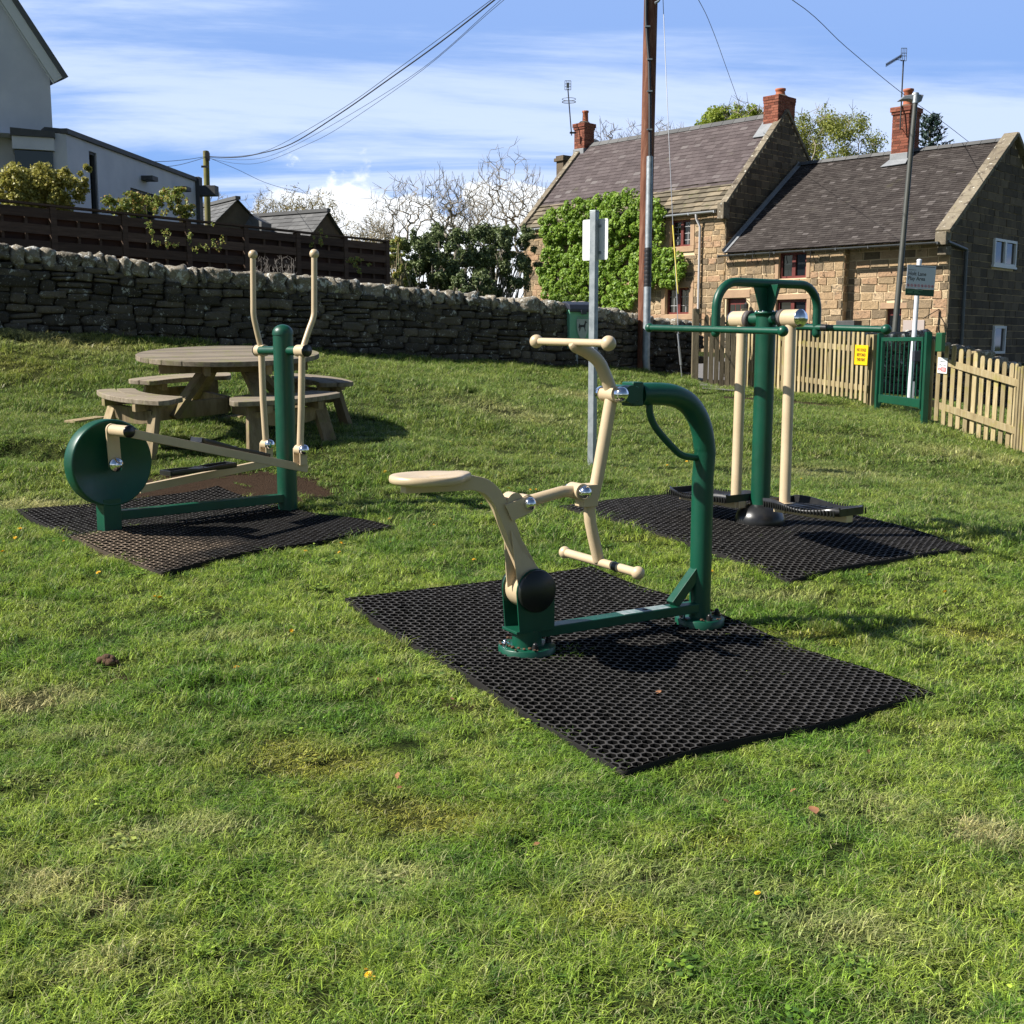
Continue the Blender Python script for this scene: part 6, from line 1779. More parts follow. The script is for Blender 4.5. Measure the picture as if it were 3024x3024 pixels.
# roof
sd = (g1h * (dep1 / 2) + UP * (zr1 - ze1)); ls = sd.length; sd.normalize(); ov = .22
E0 = O1 + UP * ze1 - sd * ov + e1 * .02
mb = MB()
nr = e1.cross(sd); nr = nr if nr.z > 0 else -nr
mb.add([E0 + nr * .0, E0 + e1 * (W1 - .04), E0 + e1 * (W1 - .04) + sd * (ls + ov), E0 + sd * (ls + ov)], [(0, 1, 2, 3)])
sdb = (-g1h * (dep1 / 2) + UP * (zr1 - ze1)).normalized(); Eb = O1 + g1h * dep1 + UP * ze1 - sdb * ov
mb.add([Eb, Eb + e1 * W1, Eb + e1 * W1 + sdb * (ls + ov), Eb + sdb * (ls + ov)], [(0, 1, 2, 3)])
roof1 = mb.build('roof', M['browntile'], root1)
mb = MB(); lay_roof(mb, E0 + nr * .03 + sd * 1.18, e1, sd, W1 - .05, ls + ov - 1.18, .185, .27, 8, .010); mb.build('purple_slates', M['purple'], roof1)
mb = MB(); lay_roof(mb, E0 + nr * .01, e1, sd, W1 - .05, 1.32, .22, .40, 9, .035, jit=.3); mb.build('stone_slates', M['stoneslate'], roof1)
mb = MB()
for i in range(int(W1 / .45)):
    c = O1 + g1h * (dep1 / 2) + UP * (zr1 + .05) + e1 * (.45 * i + .22); 
    if .0 < i < int(W1 / .45): mb.prism([c + e1 * -.215 + g1h * x + UP * z for x, z in ((-.17, -.13), (-.03, .03), (.03, .03), (.17, -.13), (0, -.03))], e1 * .44, rnd.random())
mb.build('ridge_tiles', M['greyslate'], roof1, .004)
for q_, w_ in ((O1 + e1 * (W1 - .06), 1), (O1 + e1 * .06, 0)):
    for (s_, o_) in ((sd, q_ + UP * ze1), (sdb, q_ + g1h * dep1 + UP * ze1)):
        mb = MB(); k = 9
        for i in range(k):
            a = o_ + s_ * (-ov + (ls + ov) * i / k) + UP * .10; b2 = o_ + s_ * (-ov + (ls + ov) * (i + 1) / k - .015) + UP * .10; mb.beam(a, b2, .24, .09, tint=rnd.random())
        mb.build('verge_stones', M['vstone'], roof1, .01)
mb = MB(); mb.box(O1 + e1 * (W1 - .03) + UP * (ze1 - .18) + n1h * .10, e1, n1h, UP, .12, .16, .25, .3); mb.build('kneeler', M['vstone'], wall1, .02)
def gutter(parent, a, b_, n, r_=.055, name='gutter', mat=None):
    mb = MB(); 
    d = (b_ - a).normalized(); vs = []
    k = 8
    for q_ in (a, b_):
        for i in range(k + 1): an = math.pi * i / k; vs.append(q_ + n * (r_ * math.cos(an)) - UP * (r_ * math.sin(an)))
    mb.add(vs, [(i, i + 1, k + 2 + i, k + 1 + i) for i in range(k)], True)
    mb.add([v_ + UP * .002 + (-n * .0) for v_ in vs], [(i + 1, i, k + 1 + i, k + 2 + i) for i in range(k)], True)
    m_ = int((b_ - a).length / .9)
    for i in range(m_ + 1): c = a + (b_ - a) * (i / m_); mb.box(c - UP * .03, d, n, UP, .012, r_ * 1.1, .035)
    return mb.build(name, mat or M['gutter'], parent)
gz1 = ze1 - .17
gutter(root1, O1 + UP * gz1 + n1h * .24 - e1 * .10, O1 + UP * gz1 + n1h * .24 + e1 * (W1 - .25), n1h, .06, mat=pm('pale_gutter', (.45, .47, .50), None, 5, .45))
x_, _ = f1(2068, 700)
mb = MB(); mb.tube([O1 + e1 * x_ + n1h * .24 + UP * (gz1 - .05), O1 + e1 * x_ + n1h * .22 + UP * (gz1 - .18), O1 + e1 * (x_ + .05) + n1h * .09 + UP * (gz1 - .42), O1 + e1 * (x_ + .05) + n1h * .09 + UP * .3], .038, 12); mb.build('downpipe', M['wpipe'], root1)
# chimneys of cottage 1
cc = O1 + e1 * .10 + g1h * (dep1 / 2 - .05)
chimney(root1, cc, e1, g1h, .25, .27, 7.9, 9.66, [(.05, .11, .42)], .05, 40)
mb = MB(); mb.box(cc + UP * 8.5, e1, g1h, UP, .265, .33, .25); mb.build('flashing', M['lead'], roof1, .01)
cc2 = O1 + e1 * (W1 - .28) + g1h * (dep1 / 2 + .02)
chimney(root1, cc2, e1, g1h, .27, .48, 7.9, 9.40, [(.02, .15, .22)], .02, 50)
mb = MB(); mb.prism([O1 + e1 * (W1 - .62) + sd * s_ + UP * (ze1 + .09) for s_ in (3.1, 4.25)] + [O1 + e1 * (W1 - .20) + sd * s_ + UP * (ze1 + .09) for s_ in (4.25, 3.1)], nr * .03); mb.build('flashing', M['lead'], roof1)
# far small chimney behind left verge
q_ = P(1660, 560, 50)
root = thing('brick_chimney', 'small dark stone chimney stack poking above the left verge of the tall cottage', 'chimney', V((q_.x, q_.y, 5.5)))
zt4 = P(1662, 470, 50).z; ct4 = P(1664, 500, 50)
mb = MB(); mb.abox((ct4.x, ct4.y, zt4 - 1.5), .22, .22, 1.5, .7); mb.abox((ct4.x, ct4.y, zt4 - .05), .30, .30, .07, .7); mb.abox((ct4.x, ct4.y, zt4 + .06), .24, .24, .06, .7); mb.build('stack', M['dstone'], root, .01)
# dish on ridge
mb = MB(); c = P(1757, 432, 43); mb.lathe(c, V((.3, -.9, .3)), [(0.0, .0), (.12, .015), (.24, .06), (.25, .07)], 20); o = mb.build('satellite_dish', M['lamp_grey'], base=c); tag(o, 'small grey satellite dish beside the left brick chimney', 'satellite dish')

# climber on the front wall
IV = [(1622, 880), (1612, 835), (1606, 800), (1622, 780), (1612, 745), (1625, 720), (1622, 690), (1630, 665), (1622, 655), (1650, 628), (1690, 605), (1730, 592), (1770, 590), (1800, 578), (1850, 565), (1905, 572), (1945, 592), (1975, 600), (1980, 640), (1968, 690), (1972, 735), (2010, 740), (2032, 760), (2034, 800), (2025, 840), (1990, 845), (1960, 835), (1940, 842), (1925, 850), (1905, 870), (1885, 900), (1850, 922), (1810, 925), (1770, 905), (1740, 890), (1690, 895), (1650, 885)]
root = thing('climbing_ivy', 'large bright green climber covering the front wall of the tall cottage', 'climbing plant', O1 + e1 * 2.5 + UP * GZ0)
def inpoly(x, y, poly):
    c = np.zeros(x.shape, bool); j = len(poly) - 1
    for i in range(len(poly)):
        xi, yi = poly[i]; xj, yj = poly[j]
        c ^= ((yi > y) != (yj > y)) & (x < (xj - xi) * (y - yi) / (yj - yi + 1e-9) + xi); j = i
    return c
ivs = [f1(u, v) for u, v in IV]
rg = np.random.default_rng(12)
nC = 1100
xs_ = np.array([a for a, b_ in ivs]); zs2 = np.array([b_ for a, b_ in ivs])
cx = rg.uniform(xs_.min(), xs_.max(), nC * 3); cz = rg.uniform(zs2.min(), zs2.max(), nC * 3); k = inpoly(cx, cz, ivs); cx, cz = cx[k][:nC], cz[k][:nC]
cr = rg.uniform(.06, .15, len(cx)); cd = .04 + .12 * (1 + np.sin(2.1 * cx + 1) * np.sin(1.9 * cz)) + rg.uniform(0, .14, len(cx)) + np.where(cz > 5.2, .16, 0)
NL = 42000
kk = rg.choice(len(cx), NL, p=cr ** 2 / (cr ** 2).sum()); d = rg.normal(size=(NL, 3)); d[:, 1] = np.abs(d[:, 1]); d /= np.linalg.norm(d, axis=1, keepdims=True)
lx = cx[kk] + d[:, 0] * cr[kk]; lz = cz[kk] + d[:, 2] * cr[kk]; ld = cd[kk] + d[:, 1] * cr[kk] * .9
E, Nn = np.array(e1), np.array(n1h)
pos = np.array(O1)[None] + lx[:, None] * E + ld[:, None] * Nn + np.array([0, 0, 1]) * lz[:, None]
nr_ = d[:, :1] * E * .45 + d[:, 1:2] * Nn + d[:, 2:3] * np.array([0, 0, .8]) + rg.normal(size=(NL, 3)) * .45 + np.array([0, 0, .3])
tn = np.clip(rg.normal(.5, .18, NL) + .25 * (rg.random(NL) < .15), 0, 1)
leaves('foliage', M['ivy'], root, pos, nr_, .046, rg, aspect=.8, tint=tn)
mb = MB()
for i in range(30):
    x = rnd.uniform(1.2, 4.6); pts_ = [O1 + e1 * 3 + n1h * .1 + UP * GZ0]
    for k_ in range(1, 5): pts_.append(O1 + e1 * (3 + (x - 3) * k_ / 4 + rnd.gauss(0, .15)) + n1h * .12 + UP * (GZ0 + 4.6 * k_ / 4 * rnd.uniform(.8, 1)))
    mb.tube(pts_, [.04, .03, .025, .018, .01], 5)
mb.build('stems', M['bark'], root)

# ---------------------------------------------------------------- cottage 2 (low)
R2_ = P(2795, 693, 30); L2_ = P(2145, 736, 34.6); ze2 = 4.47
e2, n2h, g2h, W2_ = cot_frame(R2_, L2_)
O2 = V((L2_.x, L2_.y, 0)); dep2 = 8.2; zr2 = 7.36
root2 = thing('stone_cottage', 'low sandstone cottage with brown tiled roof and shaded stone gable at right', 'cottage', V((L2_.x, L2_.y, GZ0)), 'stone cottages behind the play area')
def f2(u, v, o_=0):
    q = on_plane(u, v, O2 + n2h * o_, n2h); return (q - O2).dot(e2), q.z
xstep, _ = f2(2491, 800)
w3 = oprect(f2, 2302, 747, 2380, 820); w4 = oprect(f2, 2293, 886, 2380, 958); d5 = oprect(f2, 2136, 882, 2200, 1000); d6 = oprect(lambda u, v: f2(u, v, -.3), 2617, 912, 2658, 1010)
d6 = (d6[0], d6[1], -1.4, d6[3]); d5 = (max(.05, d5[0]), d5[1], -1.4, d5[3])
mb = MB(); opsA = [w3, w4, d5]
openwall(mb, O2, e2, n2h, xstep, ze2, opsA)
Or = O2 - n2h * .30 + e2 * xstep
opsB = [(d6[0] - xstep, d6[1] - xstep, d6[2], d6[3])]
openwall(mb, Or, e2, n2h, W2_ - xstep, ze2, opsB)
A2 = O2 + e2 * W2_
mb.add([O2 + e2 * xstep - UP, Or - UP, Or + UP * ze2, O2 + e2 * xstep + UP * ze2], [(0, 1, 2, 3)])
zk = 0.3 / (dep2 / 2) * (zr2 - ze2)
mb.add([A2 - n2h * .3 - UP, A2 + g2h * dep2 - UP, A2 + g2h * dep2 + UP * ze2, A2 + g2h * dep2 / 2 + UP * zr2, A2 + n2h * .0 + UP * ze2, A2 - n2h * .3 + UP * ze2], [(0, 1, 2, 3, 4, 5)])
mb.add([O2 - UP, O2 + g2h * dep2 - UP, O2 + g2h * dep2 + UP * ze2, O2 + g2h * dep2 / 2 + UP * zr2, O2 + UP * ze2], [(0, 1, 2, 3, 4)])
mb.add([O2 + g2h * dep2 - UP, A2 + g2h * dep2 - UP, A2 + g2h * dep2 + UP * ze2, O2 + g2h * dep2 + UP * ze2], [(0, 1, 2, 3)])
wall2 = mb.build('wall', M['mortar'], root2)
mb = MB(); lay(mb, O2 - UP * .5, e2, n2h, xstep, ze2 + .48, (.16, .25), (.22, .58), .028, .022, 5, [(a - .13, b_ + .13, c + .5 - .05, d + .5 + .16) for a, b_, c, d in opsA]); lay(mb, Or - UP * .5, e2, n2h, W2_ - xstep, ze2 + .48, (.19, .28), (.3, .62), .030, .024, 6, [(a - .0, b_ + .0, c + .5, d + .5 + .16) for a, b_, c, d in opsB])
lay(mb, Or - UP * .5 + e2 * .0, n2h, e2, .30, ze2 + .48, (.19, .28), (.28, .32), .03, .02, 7)
mb.build('stone_facing', M['hstone'], wall2)
mb = MB()
for (a, b_, c, d) in (w3, w4):
    for x in (a - .065, b_ + .065): mb = MB(); mb.box(O2 + e2 * x + UP * ((c + d) / 2), e2, n2h, UP, .060, .026, (d - c) / 2); mb.build('jamb_stone', M['quoin'], wall2, .008)
    mb = MB(); mb.box(O2 + e2 * ((a + b_) / 2) + UP * (d + .08), e2, n2h, UP, (b_ - a) / 2 + .13, .028, .075); mb.build('lintel', M['quoin'], wall2, .008)
mb = MB()
mb.box(O2 + e2 * ((d5[0] + d5[1]) / 2) + UP * (d5[3] + .13), e2, n2h, UP, (d5[1] - d5[0]) / 2 + .14, .03, .12); mb.build('lintel', M['quoin'], wall2, .008); mb = MB(); mb.box(Or + e2 * ((opsB[0][0] + opsB[0][1]) / 2) + UP * (d6[3] + .08), e2, n2h, UP, (d6[1] - d6[0]) / 2 + .16, .03, .08)
mb.build('lintel', M['quoin'], wall2, .008)
lim2 = lambda z: (.0, dep2 - .3) if z < ze2 + .5 else (max(0, (z - .5 - ze2) / (zr2 - ze2) * dep2 / 2 - .3), dep2 - .3 - (z - .5 - ze2) / (zr2 - ze2) * dep2 / 2)
mb = MB()
def fg(u, v): q = on_plane(u, v, A2, e2); return (q - A2).dot(g2h) - .3, q.z + .5
gw1 = [fg(2932, 703), fg(2992, 790)]; gw2 = [fg(2930, 962), fg(2960, 1044)]
gops = [(gw1[0][0], gw1[1][0], gw1[1][1], gw1[0][1]), (gw2[0][0], gw2[1][0], gw2[1][1], gw2[0][1])]
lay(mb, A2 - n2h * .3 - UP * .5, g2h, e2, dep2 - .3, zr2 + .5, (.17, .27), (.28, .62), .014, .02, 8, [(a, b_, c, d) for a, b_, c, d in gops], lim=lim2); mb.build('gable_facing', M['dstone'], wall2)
for (a, b_, c, d), li, sl in ((gops[0], 2, 1), (gops[1], 1, 0)):
    wv = window(root2, A2 - n2h * .3 - UP * .5, g2h, e2, a, b_, c, d, M['whiteframe'], li, depth=-.045, fw_=.07)
    if sl: mb = MB(); mb.box(A2 - n2h * .3 - UP * .5 + g2h * ((a + b_) / 2) + UP * (c - .03) + e2 * .04, g2h, e2, UP, (b_ - a) / 2 + .06, .05, .03); mb.build('sill', M['whiteframe'], wv)
fwin(root2, O2, e2, n2h, w3, fm=M['redframe'], lights=2, depth=.10, fw_=.07); fwin(root2, O2, e2, n2h, w4, fm=M['redframe'], lights=2, depth=.10, fw_=.07)
for (O_, op) in ((O2, d5), (Or, opsB[0])):
    mb = MB(); c = O_ + e2 * ((op[0] + op[1]) / 2) - n2h * .14 + UP * ((op[2] + op[3]) / 2); w_ = (op[1] - op[0]) / 2; mb.box(c, e2, n2h, UP, w_, .03, (op[3] - op[2]) / 2)
    dr = mb.build('door', M['redframe'], root2)
    mb = MB()
    for i in range(3): mb.box(c + n2h * .034 + e2 * ((i - 1) * w_ * .52) + UP * ((op[3] - op[2]) / 2 - .42), e2, n2h, UP, w_ * .22, .004, .24)
    mb.build('pane', M['glass'], dr)
# roof 2
sd2 = (g2h * (dep2 / 2) + UP * (zr2 - ze2)); ls2 = sd2.length; sd2.normalize(); ov2 = .24; nr2 = e2.cross(sd2); nr2 = nr2 if nr2.z > 0 else -nr2
E2_ = O2 + UP * ze2 - sd2 * ov2
mb = MB(); mb.add([E2_, E2_ + e2 * (W2_ - .05), E2_ + e2 * (W2_ - .05) + sd2 * (ls2 + ov2), E2_ + sd2 * (ls2 + ov2)], [(0, 1, 2, 3)])
sb2 = (-g2h * (dep2 / 2) + UP * (zr2 - ze2)).normalized(); Eb2 = O2 + g2h * dep2 + UP * ze2 - sb2 * ov2
mb.add([Eb2, Eb2 + e2 * W2_, Eb2 + e2 * W2_ + sb2 * (ls2 + ov2), Eb2 + sb2 * (ls2 + ov2)], [(0, 1, 2, 3)]); roof2 = mb.build('roof', M['browntile'], root2)
mb = MB(); lay_roof(mb, E2_ + nr2 * .02 + e2 * .12, e2, sd2, W2_ - .35, ls2 + ov2, .115, .19, 19, .012); mb.build('roof_tiles', M['browntile'], roof2)
mb = MB(); mb.add([E2_ + e2 * .02 + nr2 * .05, E2_ + e2 * .14 + nr2 * .05, E2_ + e2 * .14 + sd2 * (ls2 + ov2) + nr2 * .05, E2_ + e2 * .02 + sd2 * (ls2 + ov2) + nr2 * .05, E2_ + e2 * .02 + nr2 * .13, E2_ + e2 * .02 + sd2 * (ls2 + ov2) + nr2 * .13], [(0, 1, 2, 3), (0, 3, 5, 4)]); mb.build('flashing', M['lead'], roof2)
mb = MB()
for i in range(int(W2_ / .42)):
    c = O2 + g2h * (dep2 / 2) + UP * (zr2 + .07) + e2 * (.42 * i + .2)
    mb.prism([c + e2 * -.2 + g2h * x + UP * z for x, z in ((-.17, -.10), (-.03, .02), (.03, .02), (.17, -.10), (0, -.03))], e2 * .41, rnd.random())
mb.build('ridge_tiles', M['greyslate'], roof2, .004)
for (s_, o_) in ((sd2, A2 + UP * ze2), (sb2, A2 + g2h * dep2 + UP * ze2)):
    mb = MB(); k = 6
    for i in range(k): a = o_ + s_ * (-ov2 * .6 + (ls2 + ov2 * .6) * i / k) + UP * .16 - e2 * .04; b2 = o_ + s_ * (-ov2 * .6 + (ls2 + ov2 * .6) * (i + 1) / k - .012) + UP * .16 - e2 * .04; mb.beam(a, b2, .40, .12, tint=rnd.random())
    mb.build('verge_stones', M['vstone'], roof2, .015)
mb = MB(); mb.box(A2 - e2 * .06 + UP * (ze2 - .10) + n2h * .06, e2, n2h, UP, .15, .16, .17, .5); mb.box(A2 - e2 * .06 + UP * (ze2 - .40) - n2h * .06, e2, n2h, UP, .13, .14, .12, .4); mb.build('kneeler', M['vstone'], wall2, .02)
gutter(root2, E2_ + UP * -.05 + n2h * .06 - e2 * .1, E2_ + UP * -.05 + n2h * .06 + e2 * (W2_ - .1), n2h, .055)
x_ = (on_plane(2852, 760, A2 + e2 * .08, e2) - A2).dot(g2h)
mb = MB(); mb.tube([A2 + e2 * .09 + g2h * x_ + UP * 4.15, A2 + e2 * .09 + g2h * x_ - UP * .5], .045, 12); mb.tube([A2 + e2 * .09 + n2h * .1 + UP * 4.28, A2 + e2 * .09 + g2h * x_ + UP * 4.15], .045, 10); mb.build('downpipe', M['gutter'], root2)
cc3 = O2 + e2 * (3.60) + g2h * (dep2 / 2 - .12)
chimney(root2, cc3, e2, g2h, .26, .36, 6.6, 8.62, [(.03, .14, .50)], .06, 60)
mb = MB(); mb.box(cc3 + UP * 7.0, e2, g2h, UP, .275, .40, .28); mb.build('flashing', M['lead'], roof2, .01)
mb = MB(); q_ = cc3 - g2h * .36 - UP * 0; sf = lambda x, y: O2 + e2 * (3.60 + x) + g2h * y + UP * (ze2 + y * (zr2 - ze2) / (dep2 / 2) + .08)
mb.prism([sf(-.30, 3.62), sf(.30, 3.62), sf(.34, 3.35), sf(-.42, 3.30)], nr2 * .02); mb.build('apron_flashing', M['lead'], roof2)
# hanging basket brackets, plaque, wall lamp
for (u, v) in ((2242, 742), (2292, 742), (2412, 740), (2168, 748)):
    a, z = f2(u, v); c = O2 + e2 * a + UP * z
    mb = MB(); mb.tube([c + n2h * .02, c + n2h * .35 - UP * .02], .010, 5); mb.tube([c - UP * .35 + n2h * .02, c + n2h * .30 - UP * .03], .009, 5); mb.tube([c + n2h * .35 - UP * .02, c + n2h * .35 - UP * .2, c + n2h * .42 - UP * .30, c + n2h * .33 - UP * .34], .010, 5); mb.build('basket_bracket', M['iron'], root2)
a, z = f2(2700, 960, -.3); mb = MB(); mb.box(O2 - n2h * .27 + e2 * a + UP * (z - .02), e2, n2h, UP, .30, .02, .15); mb.build('name_plaque', pm('slate_plaque', (.42, .35, .32)), root2, .006)
a, z = f2(2211, 905); c = O2 + e2 * a + UP * z + n2h * .14; mb = MB(); mb.lathe(c - UP * .12, UP, [(.04, 0), (.07, .05), (.075, .18), (.0, .26)], 6, False); mb.tube([c + UP * .13, c + UP * .2, c - n2h * .13 + UP * .15], .01, 5); mb.build('wall_lantern', M['iron'], root2)
a, z = f2(2775, 930, -.3); c = O2 - n2h * .25 + e2 * a + UP * z; mb = MB(); mb.tube([c + UP * .15, c - UP * .1 + n2h * .3 - e2 * .3], .012, 5); mb.tube([c + UP * .15, c - UP * .35, c - UP * .75 + e2 * .12], .016, 5); mb.tube([c + UP * .02, c - UP * .2 + e2 * .15, c - UP * .5 + e2 * .2], .01, 5); mb.build('iron_bracket', M['iron'], root2)
a, z = f2(2512, 955, .6); q_ = O2 + e2 * a + n2h * .7 
mb = MB(); mb.box(q_ + UP * (z - .35), e2, n2h, UP, .27, .22, .42); o = mb.build('planter_box', M['darktrim'], base=q_ + UP * GZ0, bevel=.01); tag(o, 'dark box standing against the low cottage below the wall step', 'planter')

# aerials
def aerial(label, base_pt, top_pt, kind):
    root = thing('tv_aerial', label, 'aerial', base_pt, 'television aerials on the chimneys')
    mb = MB(); mb.tube([base_pt, top_pt], .022, 8)
    d = (top_pt - base_pt); k = int(d.length / .12)
    mb.build('mast', M['iron'], root)
    return root
ta = cc.dot(V((0, CT, -ST))) ; tA = tdep(cc + UP * 9)
r_ = aerial('tall television aerial with a ring loop on the left brick chimney', P(1688, 400, tA - .35), P(1677, 262, tA - .35), 0)
mb = MB(); c = P(1680, 297, tA - .35)
for dz in (0, .10): mb.tube([c + V((.25 * math.cos(a * math.pi / 12), .25 * math.sin(a * math.pi / 12), dz - .05)) for a in range(25)], .010, 5)
for a in (0, 1.57, 3.14, 4.71): mb.tube([c - UP * .05, c + V((.25 * math.cos(a), .25 * math.sin(a), -.05))], .008, 4)
mb.build('ring_loop', M['gutter'], r_)
mb = MB(); c = P(1677, 252, tA - .35)
for x in (-.11, -.04, .04, .11): mb.tube([c + V((x, 0, -.16)), c + V((x, 0, .16))], .010, 4)
for z in (-.16, -.05, .05, .16): mb.tube([c + V((-.11, 0, z)), c + V((.11, 0, z))], .010, 4)
mb.box(c, V((1, 0, 0)), V((0, 1, 0)), UP, .05, .02, .09); mb.build('reflector_grid', M['gutter'], r_)
mb = MB(); mb.box(P(1692, 392, tA - .35), V((1, 0, 0)), V((0, 1, 0)), UP, .12, .03, .03); mb.build('mast_clamp', M['iron'], r_)
tB = tdep(cc3 + UP * 8) - .45
r_ = aerial('television aerial with a slanting yagi boom on the right brick chimney', P(2658, 382, tB), P(2668, 178, tB), 1)
mb = MB(); c = P(2669, 161, tB)
for x in (-.08, -.027, .027, .08): mb.tube([c + V((x, 0, -.18)), c + V((x, 0, .18))], .009, 4)
for z in (-.18, -.04, .04, .18): mb.tube([c + V((-.08, 0, z)), c + V((.08, 0, z))], .009, 4)
mb.build('reflector_grid', M['gutter'], r_)
mb = MB(); a_, b2 = P(2662, 165, tB), P(2617, 192, tB - .35); mb.tube([a_, b2], .012, 5)
for i in range(15): q_ = a_.lerp(b2, i / 14); mb.tube([q_ - UP * .05, q_ + UP * .05], .012, 4)
mb.tube([P(2664, 178, tB), a_.lerp(b2, .4)], .008, 4); mb.build('yagi_boom', M['iron'], r_)
mb = MB(); mb.tube([P(2658, 380, tB), P(2672, 382, tB + .3)], .012, 5); mb.build('mast_clamp', M['iron'], r_)

# ---------------------------------------------------------------- far slate roofed houses
def far_house(label, apex, ridge_far, half, drop, mat='greyslate', rot=None):
    # apex (near end of ridge), ridge_far; half width of gable; drop to the eave
    r_ = V((ridge_far.x - apex.x, ridge_far.y - apex.y, 0)); Ln = r_.length; r_.normalize(); w_ = V((r_.y, -r_.x, 0))
    if w_.y > 0: w_ = -w_
    zc_ = apex.z; root = thing('slate_roofed_house', label, 'house', V((apex.x, apex.y, 1)), 'grey roofed houses beyond the slatted fence')
    mb = MB()
    A = apex; B = V((apex.x, apex.y, 0)) + r_ * Ln + UP * zc_
    pts5 = lambda q: [q + w_ * half - UP * (drop + 3), q - w_ * half - UP * (drop + 3), q - w_ * half - UP * drop, q - UP * .06, q + w_ * half - UP * drop]
    a5, b5 = pts5(A), pts5(B); mb.add(a5 + b5, [(0, 1, 2, 3, 4), (9, 8, 7, 6, 5), (0, 4, 9, 5), (1, 6, 7, 2)]); mb.build('wall', M['dmortar'], root)
    mb = MB(); up_ = (-w_ * half + UP * drop); ls_ = up_.length; up_.normalize(); O_ = A + w_ * half - UP * drop
    O_ = O_ - r_ * .15
    lay_roof(mb, O_ - up_ * .2, r_, up_, Ln + .3, ls_ + .2, .24, .33, int(Ln * 100), .014)
    up2 = (w_ * half + UP * drop).normalized(); O3 = A - w_ * half - UP * drop - r_ * .15
    mb.add([O3 - up2 * .2, O3 + r_ * (Ln + .3) - up2 * .2, O3 + r_ * (Ln + .3) + up2 * ls_, O3 + up2 * ls_], [(0, 1, 2, 3)]); mb.add([O_ - up_ * .2, O_ - up_ * .2 + r_ * (Ln + .3), O_ + r_ * (Ln + .3) + up_ * ls_, O_ + up_ * ls_], [(0, 1, 2, 3)])
    ro = mb.build('roof', M[mat], root)
    mb = MB(); mb.beam(A + UP * .05 - r_ * .15, B + UP * .05 + r_ * .15, .2, .12); mb.build('ridge', M[mat], ro)
    return root, r_, w_
a = P(698, 589, 42); rr0 = P(560, 597, 45.5); rr0.z = a.z
h1_, r1_, w1_ = far_house('grey slate roofed house with stone gable just right of the mossy pole', a, rr0, 2.6, 2.5)
mb = MB(); q_ = [P(700, 640, 42.5), P(722, 626, 42.5), P(772, 655, 42), P(772, 700, 42), P(690, 700, 42)]; mb.prism(q_, V((.2, .8, 0))); mb.build('lean_to', M['greyslate'], h1_)
a = P(962, 625, 43); rr0 = P(724, 628, 45); rr0.z = a.z
far_house('wide low grey slate roofed house with a stone gable further right', a, rr0, 2.2, 2.0)

# ---------------------------------------------------------------- white house at left
ex_t = P(195, 395, 20.0); ex_f = P(580, 533, 25.9); ex_f.z = ex_t.z
wd2 = V((ex_f.x - ex_t.x, ex_f.y - ex_t.y, 0)); WLn = wd2.length; wd2.normalize(); wnn = V((wd2.y, -wd2.x, 0))   # faces right
root = thing('white_house', 'tall white rendered house with steep gable and a flat roofed extension at far left', 'house', V((ex_t.x, ex_t.y, 1.8)))
ztp = ex_t.z
fr = V((-.93, -.37, 0)).normalized()   # front return heading left towards the camera side
fnrm = V((-fr.y, fr.x, 0)); fnrm = fnrm if fnrm.y < 0 else -fnrm
Ex0 = V((ex_t.x, ex_t.y, 0)); w50 = .32
def wx(u, v): q = on_plane(u, v, Ex0, wnn); return (q - Ex0).dot(wd2), q.z
opw = []
a0, z0 = wx(262, 445); a1, _ = wx(292, 600); opw.append((a0, a1, z0 - 3, z0))
a0, z0 = wx(385, 553); a1, _ = wx(456, 574); opw.append((a0, a1, z0 - 1.3, z0))
a0, z0 = wx(527, 600); a1, _ = wx(556, 600); opw.append((a0, a1, z0 - 1.2, z0))
mb = MB(); openwall(mb, Ex0, wd2, wnn, WLn, ztp, opw, .12)
mb.add([Ex0 + wnn * 0, Ex0 + fr * w50, Ex0 + fr * w50 + UP * ztp, Ex0 + UP * ztp], [(0, 1, 2, 3)])
mb.add([Ex0 + fr * w50, Ex0 + fr * 5 + wd2 * WLn, Ex0 + fr * 5 + wd2 * WLn + UP * (ztp - .1), Ex0 + fr * w50 + UP * (ztp - .1)], [(0, 1, 2, 3)])
mb.add([Ex0 + UP * (ztp - .05), Ex0 + wd2 * WLn + UP * (ztp - .05), Ex0 + wd2 * WLn + fr * 4 + UP * (ztp - .05), Ex0 + fr * 4 + UP * (ztp - .05)], [(0, 1, 2, 3)])
mb.add([Ex0 + wd2 * WLn, Ex0 + wd2 * WLn + fr * 4, Ex0 + wd2 * WLn + fr * 4 + UP * ztp, Ex0 + wd2 * WLn + UP * ztp], [(0, 1, 2, 3)])
wallw = mb.build('extension_wall', M['render'], root)
mb = MB(); mb.beam(Ex0 + UP * (ztp + .04) - wnn * .12 - wd2 * .05, Ex0 + UP * (ztp + .04) - wnn * .12 + wd2 * (WLn + .12), .34, .09); mb.beam(Ex0 + UP * (ztp + .045) - wnn * .13 + wd2 * .1, Ex0 + UP * (ztp + .045) + fr * (w50 + .1) + wd2 * .1, .30, .08); mb.build('parapet_coping', M['darktrim'], root, .006)
for (a0, a1, z0, z1), li in zip(opw, (1, 2, 1)):
    window(root, Ex0, wd2, wnn, a0, a1, z0, z1, M['darktrim'], li, depth=.06, fw_=.05)
for u0, v0 in ((425, 528), (526, 559)):
    a0, z0 = wx(u0, v0); mb = MB(); mb.box(Ex0 + wd2 * a0 + wnn * .10 + UP * z0, wnn, wd2, UP, .14, .14, .045); mb.build('projecting_beam', M['darktrim'], root, .004)
